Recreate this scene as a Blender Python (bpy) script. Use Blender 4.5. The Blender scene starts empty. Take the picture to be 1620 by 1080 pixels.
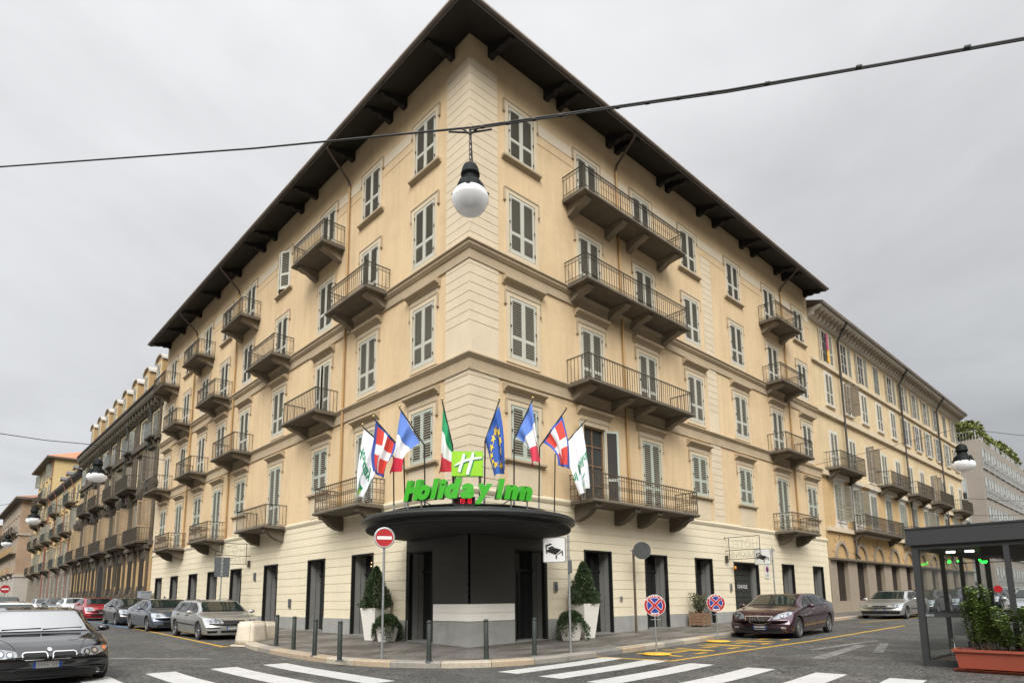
import bpy, bmesh, math, random
from mathutils import Vector, Matrix
R = math.radians
scene = bpy.context.scene
COL = scene.collection
random.seed(7)

# ------------------------------------------------------------------ camera numbers
CAM = Vector((-12.365, -15.208, 1.6))
FPX, CXP, CYP, PITCH, HEAD, ROLL = 994.1, 810.0, 794.8, R(8.8), R(46.96), R(-0.56)
_F = Vector((math.cos(HEAD) * math.cos(PITCH), math.sin(HEAD) * math.cos(PITCH), math.sin(PITCH)))
_R0 = Vector((math.sin(HEAD), -math.cos(HEAD), 0))
_U0 = _R0.cross(_F)
_R = _R0 * math.cos(ROLL) + _U0 * math.sin(ROLL)
_U = -_R0 * math.sin(ROLL) + _U0 * math.cos(ROLL)


def ray(x, y):
    """direction through a point of the survey picture (used to take measurements off it)"""
    return _F + _R * ((x - CXP) / FPX) - _U * ((y - CYP) / FPX)


def at_plane(x, y, p, n):
    d = ray(x, y)
    t = (Vector(p) - CAM).dot(Vector(n)) / d.dot(Vector(n))
    return CAM + d * t


def at_dist(x, y, dist):
    d = ray(x, y)
    return CAM + d * (dist / math.hypot(d.x, d.y))


def rise(t):
    return 1.0 * (1 - math.exp(-max(t, 0) / 50.0))


def ground(x, y):
    return max(rise(x), rise(y))


# ------------------------------------------------------------------ mesh builder
class MB:
    def __init__(s):
        s.v, s.f, s.m, s.sm = [], [], [], []

    def add(s, verts, faces, mat=0, smooth=False):
        o = len(s.v)
        s.v.extend([tuple(p) for p in verts])
        for f in faces:
            s.f.append(tuple(i + o for i in f))
            s.m.append(mat)
            s.sm.append(smooth)

    def quad(s, a, b, c, d, mat=0):
        s.add((a, b, c, d), ((0, 1, 2, 3),), mat)

    def box(s, lo, hi, mat=0, mtx=None):
        x0, y0, z0 = lo
        x1, y1, z1 = hi
        vs = [(x0, y0, z0), (x1, y0, z0), (x1, y1, z0), (x0, y1, z0), (x0, y0, z1), (x1, y0, z1), (x1, y1, z1), (x0, y1, z1)]
        if mtx is not None:
            vs = [mtx @ Vector(p) for p in vs]
        s.add(vs, ((0, 3, 2, 1), (4, 5, 6, 7), (0, 1, 5, 4), (1, 2, 6, 5), (2, 3, 7, 6), (3, 0, 4, 7)), mat)

    def prism(s, poly, axis, a, b, mat=0, mtx=None):
        """poly: 2-D outline; extruded along axis ('x','y','z') from a to b"""
        def P(u, v, w):
            p = {'x': (w, u, v), 'y': (u, w, v), 'z': (u, v, w)}[axis]
            return tuple(mtx @ Vector(p)) if mtx is not None else p
        n = len(poly)
        ar = sum(poly[i][0] * poly[(i + 1) % n][1] - poly[(i + 1) % n][0] * poly[i][1] for i in range(n))
        if ar < 0:
            poly = poly[::-1]
        vs = [P(u, v, a) for u, v in poly] + [P(u, v, b) for u, v in poly]
        fs = [tuple(range(n - 1, -1, -1)), tuple(range(n, 2 * n))]
        for i in range(n):
            j = (i + 1) % n
            fs.append((i, j, n + j, n + i))
        if axis == 'y':
            fs = [f[::-1] for f in fs]
        if (b < a):
            fs = [f[::-1] for f in fs]
        s.add(vs, fs, mat)

    def tube(s, pts, r, n=8, mat=0, cap=True, smooth=True):
        pts = [Vector(p) for p in pts]
        rr = r if isinstance(r, (list, tuple)) else [r] * len(pts)
        vs, fs = [], []
        up = None
        for i, p in enumerate(pts):
            if i == 0:
                t = pts[1] - pts[0]
            elif i == len(pts) - 1:
                t = pts[-1] - pts[-2]
            else:
                t = (pts[i + 1] - p).normalized() + (p - pts[i - 1]).normalized()
            t.normalize()
            if up is None:
                up = Vector((0, 0, 1)) if abs(t.z) < 0.9 else Vector((1, 0, 0))
            a = t.cross(up).normalized()
            b = a.cross(t).normalized()
            up = b
            for k in range(n):
                an = 2 * math.pi * k / n
                vs.append(p + (a * math.cos(an) + b * math.sin(an)) * rr[i])
        for i in range(len(pts) - 1):
            for k in range(n):
                k2 = (k + 1) % n
                fs.append((i * n + k, i * n + k2, (i + 1) * n + k2, (i + 1) * n + k))
        s.add(vs, fs, mat, smooth)
        if cap:
            s.add(vs[:n], (tuple(range(n)),), mat)
            s.add(vs[-n:], (tuple(range(n - 1, -1, -1)),), mat)

    def lathe(s, prof, n=24, mat=0, c=(0, 0, 0), a0=0, a1=2 * math.pi, smooth=True):
        full = abs(a1 - a0 - 2 * math.pi) < 1e-6
        m = n if full else n + 1
        vs, fs = [], []
        for k in range(m):
            an = a0 + (a1 - a0) * k / n
            for r, z in prof:
                vs.append((c[0] + r * math.cos(an), c[1] + r * math.sin(an), c[2] + z))
        L = len(prof)
        for k in range(n):
            k2 = (k + 1) % m
            for i in range(L - 1):
                fs.append((k * L + i, k2 * L + i, k2 * L + i + 1, k * L + i + 1))
        s.add(vs, fs, mat, smooth)

    def grid(s, fn, nu, nv, mat=0, smooth=True, matfn=None):
        o = len(s.v)
        for i in range(nu + 1):
            for j in range(nv + 1):
                s.v.append(tuple(fn(i / nu, j / nv)))
        for i in range(nu):
            for j in range(nv):
                a = o + i * (nv + 1) + j
                s.f.append((a, a + nv + 1, a + nv + 2, a + 1))
                s.m.append(matfn((i + .5) / nu, (j + .5) / nv) if matfn else mat)
                s.sm.append(smooth)

    def mesh(s, name, mats):
        me = bpy.data.meshes.new(name)
        me.from_pydata(s.v, [], s.f)
        if not isinstance(mats, (list, tuple)):
            mats = [mats]
        for m in mats:
            me.materials.append(m)
        me.polygons.foreach_set('material_index', s.m)
        me.polygons.foreach_set('use_smooth', s.sm)
        me.update()
        return me

    def build(s, name, mats, parent=None, loc=(0, 0, 0), rotz=0, weld=False, recalc=False):
        me = s.mesh(name, mats)
        if weld or recalc:
            bm = bmesh.new()
            bm.from_mesh(me)
            if weld:
                bmesh.ops.remove_doubles(bm, verts=bm.verts, dist=1e-4)
            if recalc:
                bmesh.ops.recalc_face_normals(bm, faces=bm.faces)
            bm.to_mesh(me)
            bm.free()
        return put(name, me, parent, loc, rotz)


def put(name, data, parent=None, loc=(0, 0, 0), rotz=0):
    o = bpy.data.objects.new(name, data)
    COL.objects.link(o)
    o.location = loc
    o.rotation_euler = (0, 0, rotz)
    if parent is not None:
        o.parent = parent
    return o


def tag(o, label=None, cat=None, group=None, kind=None):
    if label:
        o['label'] = label
    if cat:
        o['category'] = cat
    if group:
        o['group'] = group
    if kind:
        o['kind'] = kind
    return o


def thing(name, label, cat, loc=(0, 0, 0), rotz=0, group=None):
    return tag(put(name, None, None, loc, rotz), label, cat, group)


def copy_tree(o, parent=None):
    c = o.copy()
    COL.objects.link(c)
    if parent is not None:
        c.parent = parent
    for ch in list(o.children):
        copy_tree(ch, c)
    return c


def relief(mb, us, zs, cell, mp, sidemat=None):
    """height-field wall: cell(u,z)->(depth outwards, material); mp(u,w,z)->world point"""
    us = sorted(set(round(u, 4) for u in us))
    zs = sorted(set(round(z, 4) for z in zs))
    C = {}
    for i in range(len(us) - 1):
        for j in range(len(zs) - 1):
            C[i, j] = cell((us[i] + us[i + 1]) / 2, (zs[j] + zs[j + 1]) / 2)
    for i in range(len(us) - 1):
        for j in range(len(zs) - 1):
            w, m = C[i, j]
            a, b, c, d = us[i], us[i + 1], zs[j], zs[j + 1]
            mb.quad(mp(a, w, c), mp(b, w, c), mp(b, w, d), mp(a, w, d), m)
            if i + 1 < len(us) - 1:
                w2, m2 = C[i + 1, j]
                if abs(w2 - w) > 1e-5:
                    mm = m if w > w2 else m2
                    if sidemat:
                        mm = sidemat(w, w2, m, m2)
                    mb.quad(mp(b, w, c), mp(b, w2, c), mp(b, w2, d), mp(b, w, d), mm)
            if j + 1 < len(zs) - 1:
                w2, m2 = C[i, j + 1]
                if abs(w2 - w) > 1e-5:
                    mm = m if w > w2 else m2
                    if sidemat:
                        mm = sidemat(w, w2, m, m2)
                    mb.quad(mp(a, w, d), mp(b, w, d), mp(b, w2, d), mp(a, w2, d), mm)


def text_mesh(txt, size, extrude, shear=0.0, offset=0.0, align='CENTER', res=3, spacing=1.0, mirror=False):
    cu = bpy.data.curves.new('lettering', 'FONT')
    cu.body = txt
    cu.size = size
    cu.extrude = extrude
    cu.shear = shear
    cu.offset = offset
    cu.align_x = align
    cu.resolution_u = res
    cu.space_character = spacing
    ob = bpy.data.objects.new('lettering', cu)
    COL.objects.link(ob)
    dg = bpy.context.evaluated_depsgraph_get()
    dg.update()
    me = bpy.data.meshes.new_from_object(ob.evaluated_get(dg))
    bpy.data.objects.remove(ob)
    bpy.data.curves.remove(cu)
    if mirror:
        for v in me.vertices:
            v.co.x = -v.co.x
        me.flip_normals()
    return me


# ------------------------------------------------------------------ materials
def nodes_of(m):
    m.use_nodes = True
    nt = m.node_tree
    return nt, nt.nodes, nt.links, nt.nodes['Principled BSDF']


def N(nt, typ, **kw):
    n = nt.nodes.new(typ)
    for k, v in kw.items():
        if k == 'inp':
            for kk, vv in v.items():
                n.inputs[kk].default_value = vv
        else:
            setattr(n, k, v)
    return n


def noise(nt, vec, scale, detail=4, rough=.55, stretch=None):
    if stretch:
        mp = N(nt, 'ShaderNodeMapping')
        mp.inputs['Scale'].default_value = stretch
        nt.links.new(vec, mp.inputs['Vector'])
        vec = mp.outputs['Vector']
    n = N(nt, 'ShaderNodeTexNoise')
    n.inputs['Scale'].default_value = scale
    n.inputs['Detail'].default_value = detail
    n.inputs['Roughness'].default_value = rough
    nt.links.new(vec, n.inputs['Vector'])
    return n.outputs['Fac']


def ramp(nt, fac, stops):
    r = N(nt, 'ShaderNodeValToRGB')
    el = r.color_ramp.elements
    while len(el) < len(stops):
        el.new(.5)
    for e, (p, c) in zip(el, stops):
        e.position = p
        e.color = (c[0], c[1], c[2], 1) if len(c) == 3 else c
    nt.links.new(fac, r.inputs['Fac'])
    return r.outputs['Color']


def mix(nt, fac, a, b, mode='MIX'):
    m = N(nt, 'ShaderNodeMix', data_type='RGBA', blend_type=mode)
    for sock, val in ((m.inputs[0], fac), (m.inputs[6], a), (m.inputs[7], b)):
        if isinstance(val, (int, float)):
            sock.default_value = val
        elif isinstance(val, (tuple, list)):
            sock.default_value = (val[0], val[1], val[2], 1)
        else:
            nt.links.new(val, sock)
    return m.outputs[2]


def mat(name, col, rough=.7, metal=0, var=.12, scale=3.0, fine=.06, bump=0.0, bscale=60, streak=0, coord='Object', spec=.5, coat=0, dirt=None, dirtamt=0, dscale=.6):
    """procedural surface: colour varied by two noises, optional vertical streaks and irregular dirt patches"""
    m = bpy.data.materials.new(name)
    nt, nd, lk, bs = nodes_of(m)
    if coord == 'World':
        g = N(nt, 'ShaderNodeNewGeometry')
        vec = g.outputs['Position']
    else:
        tc = N(nt, 'ShaderNodeTexCoord')
        vec = tc.outputs['Object']
    hi = tuple(min(1, c * (1 + var)) for c in col)
    lo = tuple(c * (1 - var) for c in col)
    c = ramp(nt, noise(nt, vec, scale, 5), [(.28, lo), (.72, hi)])
    if fine:
        f2 = ramp(nt, noise(nt, vec, scale * 14, 3), [(.3, (1 - fine,) * 3), (.7, (1 + fine,) * 3)])
        c = mix(nt, 1.0, c, f2, 'MULTIPLY')
    if streak:
        s = ramp(nt, noise(nt, vec, 1.0, 4, .6, (3.2, 3.2, .28)), [(.42, (0, 0, 0)), (.7, (1, 1, 1))])
        s2 = N(nt, 'ShaderNodeMath', operation='MULTIPLY', inp={1: streak})
        lk.new(s, s2.inputs[0])
        c = mix(nt, s2.outputs[0], c, tuple(x * .72 for x in col))
    if dirtamt:
        d = ramp(nt, noise(nt, vec, dscale, 7, .65), [(.48, (0, 0, 0)), (.66, (1, 1, 1))])
        d2 = N(nt, 'ShaderNodeMath', operation='MULTIPLY', inp={1: dirtamt})
        lk.new(d, d2.inputs[0])
        c = mix(nt, d2.outputs[0], c, dirt)
    lk.new(c, bs.inputs['Base Color'])
    bs.inputs['Roughness'].default_value = rough
    bs.inputs['Metallic'].default_value = metal
    bs.inputs['Specular IOR Level'].default_value = spec
    if coat:
        bs.inputs['Coat Weight'].default_value = coat
        bs.inputs['Coat Roughness'].default_value = .03
    if bump:
        b = N(nt, 'ShaderNodeBump', inp={'Strength': bump, 'Distance': .02})
        lk.new(noise(nt, vec, bscale, 5), b.inputs['Height'])
        lk.new(b.outputs['Normal'], bs.inputs['Normal'])
    return m


def glow(name, col, strength):
    m = bpy.data.materials.new(name)
    nt, nd, lk, bs = nodes_of(m)
    bs.inputs['Base Color'].default_value = (col[0] * .5, col[1] * .5, col[2] * .5, 1)
    bs.inputs['Emission Color'].default_value = (*col, 1)
    bs.inputs['Emission Strength'].default_value = strength
    return m


def glass(name, tint=(.9, .95, .95), alpha=.2, rough=.02):
    """thin pane: mirror-like coat over a see-through body"""
    m = bpy.data.materials.new(name)
    m.use_nodes = True
    nt = m.node_tree
    nt.nodes.clear()
    out = N(nt, 'ShaderNodeOutputMaterial')
    tr = N(nt, 'ShaderNodeBsdfTransparent')
    tr.inputs['Color'].default_value = (*[t * (1 - alpha) for t in tint], 1)
    gl = N(nt, 'ShaderNodeBsdfGlossy')
    gl.inputs['Roughness'].default_value = rough
    lw = N(nt, 'ShaderNodeLayerWeight', inp={'Blend': .5})
    pw = N(nt, 'ShaderNodeMath', operation='POWER', inp={1: 5.0})
    nt.links.new(lw.outputs['Facing'], pw.inputs[0])
    fr = N(nt, 'ShaderNodeMath', operation='MULTIPLY_ADD', inp={1: .7, 2: .05})
    nt.links.new(pw.outputs[0], fr.inputs[0])
    mx = N(nt, 'ShaderNodeMixShader')
    nt.links.new(fr.outputs[0], mx.inputs[0])
    nt.links.new(tr.outputs[0], mx.inputs[1])
    nt.links.new(gl.outputs[0], mx.inputs[2])
    nt.links.new(mx.outputs[0], out.inputs['Surface'])
    return m


M = {}
M['stucco'] = mat('ochre_stucco', (.66, .495, .295), .9, var=.06, scale=.35, fine=.03, bump=.12, bscale=40, streak=.34, dirt=(.43, .30, .165), dirtamt=.34, dscale=.42, coord='World')
M['cream'] = mat('cream_stucco', (.72, .64, .47), .85, var=.05, scale=.5, fine=.03, bump=.06, streak=.12, coord='World')
M['quoin'] = mat('quoin_plaster', (.64, .54, .39), .9, var=.06, scale=.8, fine=.03, bump=.1, streak=.12, coord='World')
M['trim'] = mat('window_surround', (.60, .50, .35), .85, var=.06, scale=1.2, coord='World', streak=.15)
M['band'] = mat('string_course_plaster', (.42, .33, .215), .85, var=.08, scale=1.0, coord='World', streak=.2)
M['panel'] = mat('frieze_plaster', (.64, .55, .41), .9, var=.05, scale=.6, coord='World')
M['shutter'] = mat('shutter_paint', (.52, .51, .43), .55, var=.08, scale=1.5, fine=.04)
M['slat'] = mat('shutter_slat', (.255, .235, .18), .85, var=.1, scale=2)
M['shutter_green'] = mat('shutter_greenish', (.42, .46, .39), .55, var=.08, scale=1.5)
M['shutter_brown'] = mat('shutter_brown', (.20, .17, .13), .6, var=.12, scale=1.5)
M['shutter_tan'] = mat('shutter_tan', (.42, .31, .19), .6, var=.12, scale=1.2)
M['shutter_grey'] = mat('shutter_grey', (.26, .265, .225), .65, var=.15, scale=1.5)
M['white_paint'] = mat('white_paint', (.46, .45, .40), .55, var=.06, scale=2)
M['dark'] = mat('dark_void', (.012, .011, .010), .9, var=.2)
M['gap_shade'] = mat('slat_gap_shade', (.03, .027, .024), .8, var=.3, scale=.8)
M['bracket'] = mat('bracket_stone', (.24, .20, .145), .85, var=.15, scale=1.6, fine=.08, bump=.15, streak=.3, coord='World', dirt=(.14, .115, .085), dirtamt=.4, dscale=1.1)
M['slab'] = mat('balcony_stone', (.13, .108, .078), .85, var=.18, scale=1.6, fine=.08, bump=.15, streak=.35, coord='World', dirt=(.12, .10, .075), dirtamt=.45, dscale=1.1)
M['iron'] = mat('old_iron', (.060, .050, .036), .65, .15, var=.3, scale=6)
M['iron_rust'] = mat('rusty_iron', (.095, .070, .044), .7, .1, var=.3, scale=6)
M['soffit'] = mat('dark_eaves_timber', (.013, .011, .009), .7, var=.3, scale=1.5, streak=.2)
M['gutter'] = mat('gutter_metal', (.20, .165, .14), .5, .2, var=.2, scale=1)
M['tiles'] = mat('roof_tiles', (.28, .13, .08), .85, var=.25, scale=2, fine=.15)
M['tiles_red'] = mat('roof_tiles_red', (.50, .20, .11), .85, var=.2, scale=2, fine=.15)
M['pipe'] = mat('ochre_pipe', (.42, .26, .10), .5, .1, var=.12, scale=2)
M['pipe_brown'] = mat('brown_pipe', (.075, .05, .035), .5, .1, var=.15)
M['pipe_dark'] = mat('dark_pipe', (.035, .032, .03), .5, .2, var=.2)
M['pipe_green'] = mat('green_pipe', (.055, .068, .058), .5, .2, var=.2)
M['pipe_red'] = mat('red_pipe', (.28, .11, .08), .5, .2, var=.2)
M['granite'] = mat('grey_granite', (.30, .30, .28), .6, var=.12, scale=2.5, fine=.14, dirt=(.2, .19, .17), dirtamt=.35, dscale=1.6, coord='World')
M['jamb'] = mat('jamb_stone', (.20, .20, .185), .55, var=.10, scale=1.4, fine=.12, coord='World')
M['black_metal'] = mat('charcoal_metal', (.016, .017, .016), .36, .2, var=.12, scale=1.2, fine=.02)
M['panel_metal'] = mat('charcoal_cladding', (.042, .043, .039), .42, .1, var=.10, scale=.8, fine=.02, coord='World')
M['kioskmetal'] = mat('anthracite_paint', (.026, .028, .028), .6, .0, var=.08, scale=1.2, fine=.02)
M['glass_dark'] = mat('dark_glazing', (.012, .013, .013), .06, 0, var=.2, scale=.6, spec=.6)
M['glass_window'] = mat('window_glass', (.05, .055, .055), .05, 0, var=.3, scale=.5, spec=.7)
M['glass'] = glass('clear_pane', (.93, .96, .95), .12)
M['bollard'] = mat('bollard_paint', (.022, .028, .023), .6, .0, var=.18, scale=5, fine=.06)
M['galv'] = mat('galvanised_steel', (.36, .38, .38), .42, .75, var=.15, scale=6, fine=.08)
M['signback'] = mat('sign_back_grey', (.085, .095, .10), .6, .1, var=.1, scale=4)
M['red'] = mat('sign_red', (.36, .006, .010), .45, var=.06, scale=3)
M['white'] = mat('sign_white', (.66, .66, .63), .45, var=.04, scale=3)
M['blue'] = mat('sign_blue', (.014, .035, .22), .45, var=.05, scale=3)
M['black'] = mat('sign_black', (.012, .012, .012), .4, var=.1)
M['yellow'] = mat('yellow_paint', (.60, .36, .035), .6, var=.15, scale=4, fine=.1)
M['pot_white'] = mat('white_planter', (.74, .71, .65), .4, var=.04, scale=2, dirt=(.55, .5, .42), dirtamt=.2)
M['terracotta'] = mat('terracotta_plastic', (.26, .055, .028), .55, var=.08, scale=3)
M['soil'] = mat('soil', (.05, .035, .022), .95, var=.3, scale=8, bump=.4)
M['wood'] = mat('planter_wood', (.20, .12, .07), .7, var=.2, scale=3)
M['stoneblock'] = mat('travertine_block', (.60, .53, .42), .85, var=.08, scale=2.5, fine=.08, bump=.15, dirt=(.36, .28, .19), dirtamt=.35, dscale=1.8)
M['kerb'] = mat('kerb_granite', (.46, .40, .31), .8, var=.16, scale=1.1, fine=.14, bump=.15, coord='World', dirt=(.30, .20, .12), dirtamt=.4, dscale=1.3)
M['wire'] = mat('cable_black', (.025, .025, .024), .6, var=.2)
M['led_red'] = glow('led_red', (1.0, .02, .05), .75)
M['led_green'] = glow('led_green', (.02, 1.0, .06), 2.5)
M['warm'] = glow('warm_lamp', (1.0, .62, .28), 2.0)
M['coolw'] = glow('cool_lamp', (1.0, .97, .9), 3.0)
M['lamp_iron'] = mat('lamp_dark_green', (.006, .009, .008), .55, .0, var=.2, scale=5, spec=.15)


def opal():
    m = bpy.data.materials.new('opal_glass')
    nt, nd, lk, bs = nodes_of(m)
    bs.inputs['Base Color'].default_value = (.93, .94, .94, 1)
    bs.inputs['Roughness'].default_value = .08
    bs.inputs['Transmission Weight'].default_value = .15
    bs.inputs['Subsurface Weight'].default_value = .4
    bs.inputs['Subsurface Radius'].default_value = (.2, .2, .2)
    return m


M['opal'] = opal()


def leaf_mat(name, a, b):
    m = bpy.data.materials.new(name)
    nt, nd, lk, bs = nodes_of(m)
    tc = N(nt, 'ShaderNodeTexCoord')
    c = ramp(nt, noise(nt, tc.outputs['Object'], 9, 3), [(.3, a), (.7, b)])
    lk.new(c, bs.inputs['Base Color'])
    bs.inputs['Roughness'].default_value = .5
    bs.inputs['Transmission Weight'].default_value = 0
    return m


M['leaf_dark'] = leaf_mat('conifer_leaf', (.018, .036, .014), (.055, .09, .026))
M['leaf_olive'] = leaf_mat('shrub_leaf', (.05, .06, .03), (.13, .14, .07))
M['leaf_laurel'] = leaf_mat('laurel_leaf', (.05, .10, .02), (.20, .27, .07))
M['leaf_roof'] = leaf_mat('roof_garden_leaf', (.06, .085, .012), (.19, .20, .035))
M['leaf_red'] = leaf_mat('heath_leaf', (.06, .07, .05), (.22, .12, .13))
# ------------------------------------------------------------------ camera
cd = bpy.data.cameras.new('camera')
cam = put('camera', cd)
rot = Matrix((_R, _U, -_F)).transposed()
cam.matrix_world = Matrix.Translation(CAM) @ rot.to_4x4()
cd.sensor_width = 36
cd.lens = 36 * FPX / 1620
cd.shift_x = -(CXP - 810) / 1620
cd.shift_y = (CYP - 540) / 1620
cd.clip_end = 2000
cd.clip_start = .05
scene.camera = cam

# ------------------------------------------------------------------ sky and sun
SUN_AZ, SUN_EL = R(224), R(40)           # azimuth measured from +X towards +Y
sd = Vector((math.cos(SUN_AZ) * math.cos(SUN_EL), math.sin(SUN_AZ) * math.cos(SUN_EL), math.sin(SUN_EL)))
world = bpy.data.worlds.new('World')
scene.world = world
world.use_nodes = True
wt = world.node_tree
bg = wt.nodes['Background']
bg.inputs['Strength'].default_value = 0.1
sky = N(wt, 'ShaderNodeTexSky', sky_type='NISHITA')
sky.sun_disc = False
sky.sun_elevation = SUN_EL
sky.sun_rotation = math.pi / 2 - SUN_AZ
tc = N(wt, 'ShaderNodeTexCoord')
nrm = N(wt, 'ShaderNodeVectorMath', operation='NORMALIZE')
wt.links.new(tc.outputs['Generated'], nrm.inputs[0])
sep = N(wt, 'ShaderNodeSeparateXYZ')
wt.links.new(nrm.outputs[0], sep.inputs[0])


def wmath(op, a, b=None, c=None, clamp=False):
    n = N(wt, 'ShaderNodeMath', operation=op, use_clamp=clamp)
    for i, v in enumerate((a, b, c)):
        if v is None:
            continue
        if isinstance(v, (int, float)):
            n.inputs[i].default_value = v
        else:
            wt.links.new(v, n.inputs[i])
    return n.outputs[0]


def wdot(vec):
    n = N(wt, 'ShaderNodeVectorMath', operation='DOT_PRODUCT')
    wt.links.new(nrm.outputs[0], n.inputs[0])
    n.inputs[1].default_value = vec
    return n.outputs['Value']


# cloud deck: the direction is projected on a flat layer so that clouds shrink towards the horizon
den = wmath('ADD', wmath('MAXIMUM', sep.outputs['Z'], 0.0), 0.22)
cv = N(wt, 'ShaderNodeCombineXYZ')
wt.links.new(wmath('DIVIDE', sep.outputs['X'], den), cv.inputs[0])
wt.links.new(wmath('DIVIDE', sep.outputs['Y'], den), cv.inputs[1])
n1 = N(wt, 'ShaderNodeTexNoise', inp={'Scale': 0.9, 'Detail': 5.0, 'Roughness': .52, 'Distortion': .5})
wt.links.new(cv.outputs[0], n1.inputs['Vector'])
n2 = N(wt, 'ShaderNodeTexNoise', inp={'Scale': 2.6, 'Detail': 6.0, 'Roughness': .55, 'Distortion': .3})
wt.links.new(cv.outputs[0], n2.inputs['Vector'])
cl = wmath('ADD', wmath('MULTIPLY', wmath('SUBTRACT', n1.outputs['Fac'], .5), 1.0), wmath('MULTIPLY', wmath('SUBTRACT', n2.outputs['Fac'], .5), .35))
# brightness of the deck: brighter overhead, towards the hidden sun and to the north-west, darker low in the east
east = wdot((math.cos(R(5)), math.sin(R(5)), 0))
low = wmath('SUBTRACT', 1.0, wmath('MULTIPLY', wmath('MAXIMUM', sep.outputs['Z'], 0.0), 1.5), clamp=True)
dark = wmath('MULTIPLY', wmath('MULTIPLY', wmath('MAXIMUM', wmath('SUBTRACT', east, .25), 0.0), 1.3), low)
sunny = wmath('POWER', wmath('MAXIMUM', wdot(tuple(sd)), 0.0), 2.0)
zen = wmath('POWER', wmath('MAXIMUM', sep.outputs['Z'], 0.0), 4.0)
lum = wmath('ADD', 4.5, wmath('MULTIPLY', zen, 6.0))
lum = wmath('ADD', lum, wmath('MULTIPLY', sunny, 17.0))
lum = wmath('MULTIPLY', lum, wmath('SUBTRACT', 1.0, wmath('MULTIPLY', dark, .55)))
lum = wmath('MULTIPLY', lum, wmath('ADD', 1.0, wmath('MULTIPLY', cl, .95)))
tint = N(wt, 'ShaderNodeValToRGB')
tint.color_ramp.elements[0].position = .30
tint.color_ramp.elements[0].color = (.985, .985, 1.0, 1)
tint.color_ramp.elements[1].position = .62
tint.color_ramp.elements[1].color = (.97, .985, 1.0, 1)
wt.links.new(n1.outputs['Fac'], tint.inputs['Fac'])
# low in the half of the sky behind the camera the surrounding city closes the view
back = wdot((-math.cos(R(47)), -math.sin(R(47)), 0))
sm = N(wt, 'ShaderNodeMapRange', interpolation_type='SMOOTHSTEP', inp={1: -.62, 2: -.35, 3: 0.0, 4: 1.0})
wt.links.new(back, sm.inputs[0])
rn = N(wt, 'ShaderNodeTexNoise', inp={'Scale': 5.0, 'Detail': 3.0})
wt.links.new(nrm.outputs[0], rn.inputs['Vector'])
hz_ = wmath('ADD', .36, wmath('MULTIPLY', wmath('SUBTRACT', rn.outputs['Fac'], .5), .25))
se = N(wt, 'ShaderNodeMapRange', interpolation_type='SMOOTHSTEP', inp={1: -.03, 2: .03, 3: 1.0, 4: 0.0})
wt.links.new(wmath('SUBTRACT', sep.outputs['Z'], hz_), se.inputs[0])
city = wmath('MULTIPLY', sm.outputs[0], se.outputs[0])
vm = N(wt, 'ShaderNodeVectorMath', operation='SCALE')
wt.links.new(tint.outputs['Color'], vm.inputs[0])
wt.links.new(lum, vm.inputs['Scale'])
wmx = N(wt, 'ShaderNodeMix', data_type='RGBA')
wmx.inputs[0].default_value = .94
wt.links.new(sky.outputs['Color'], wmx.inputs[6])
wt.links.new(vm.outputs[0], wmx.inputs[7])
cmx = N(wt, 'ShaderNodeMix', data_type='RGBA')
wt.links.new(city, cmx.inputs[0])
wt.links.new(wmx.outputs[2], cmx.inputs[6])
cmx.inputs[7].default_value = (1.15, .95, .72, 1)
wt.links.new(cmx.outputs[2], bg.inputs['Color'])

sl = bpy.data.lights.new('sun', 'SUN')
sl.energy = 1.5
sl.angle = R(28)
sl.color = (1.0, .96, .90)
so = put('sun', sl)
so.location = (-30, -40, 60)
so.rotation_euler = (-sd).to_track_quat('-Z', 'Y').to_euler()

scene.view_settings.view_transform = 'Standard'
scene.view_settings.look = 'None'
scene.view_settings.gamma = 1
scene.view_settings.use_curve_mapping = False
scene.view_settings.exposure = 0.70
scene.cycles.transparent_max_bounces = 32
scene.cycles.max_bounces = 10


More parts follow.
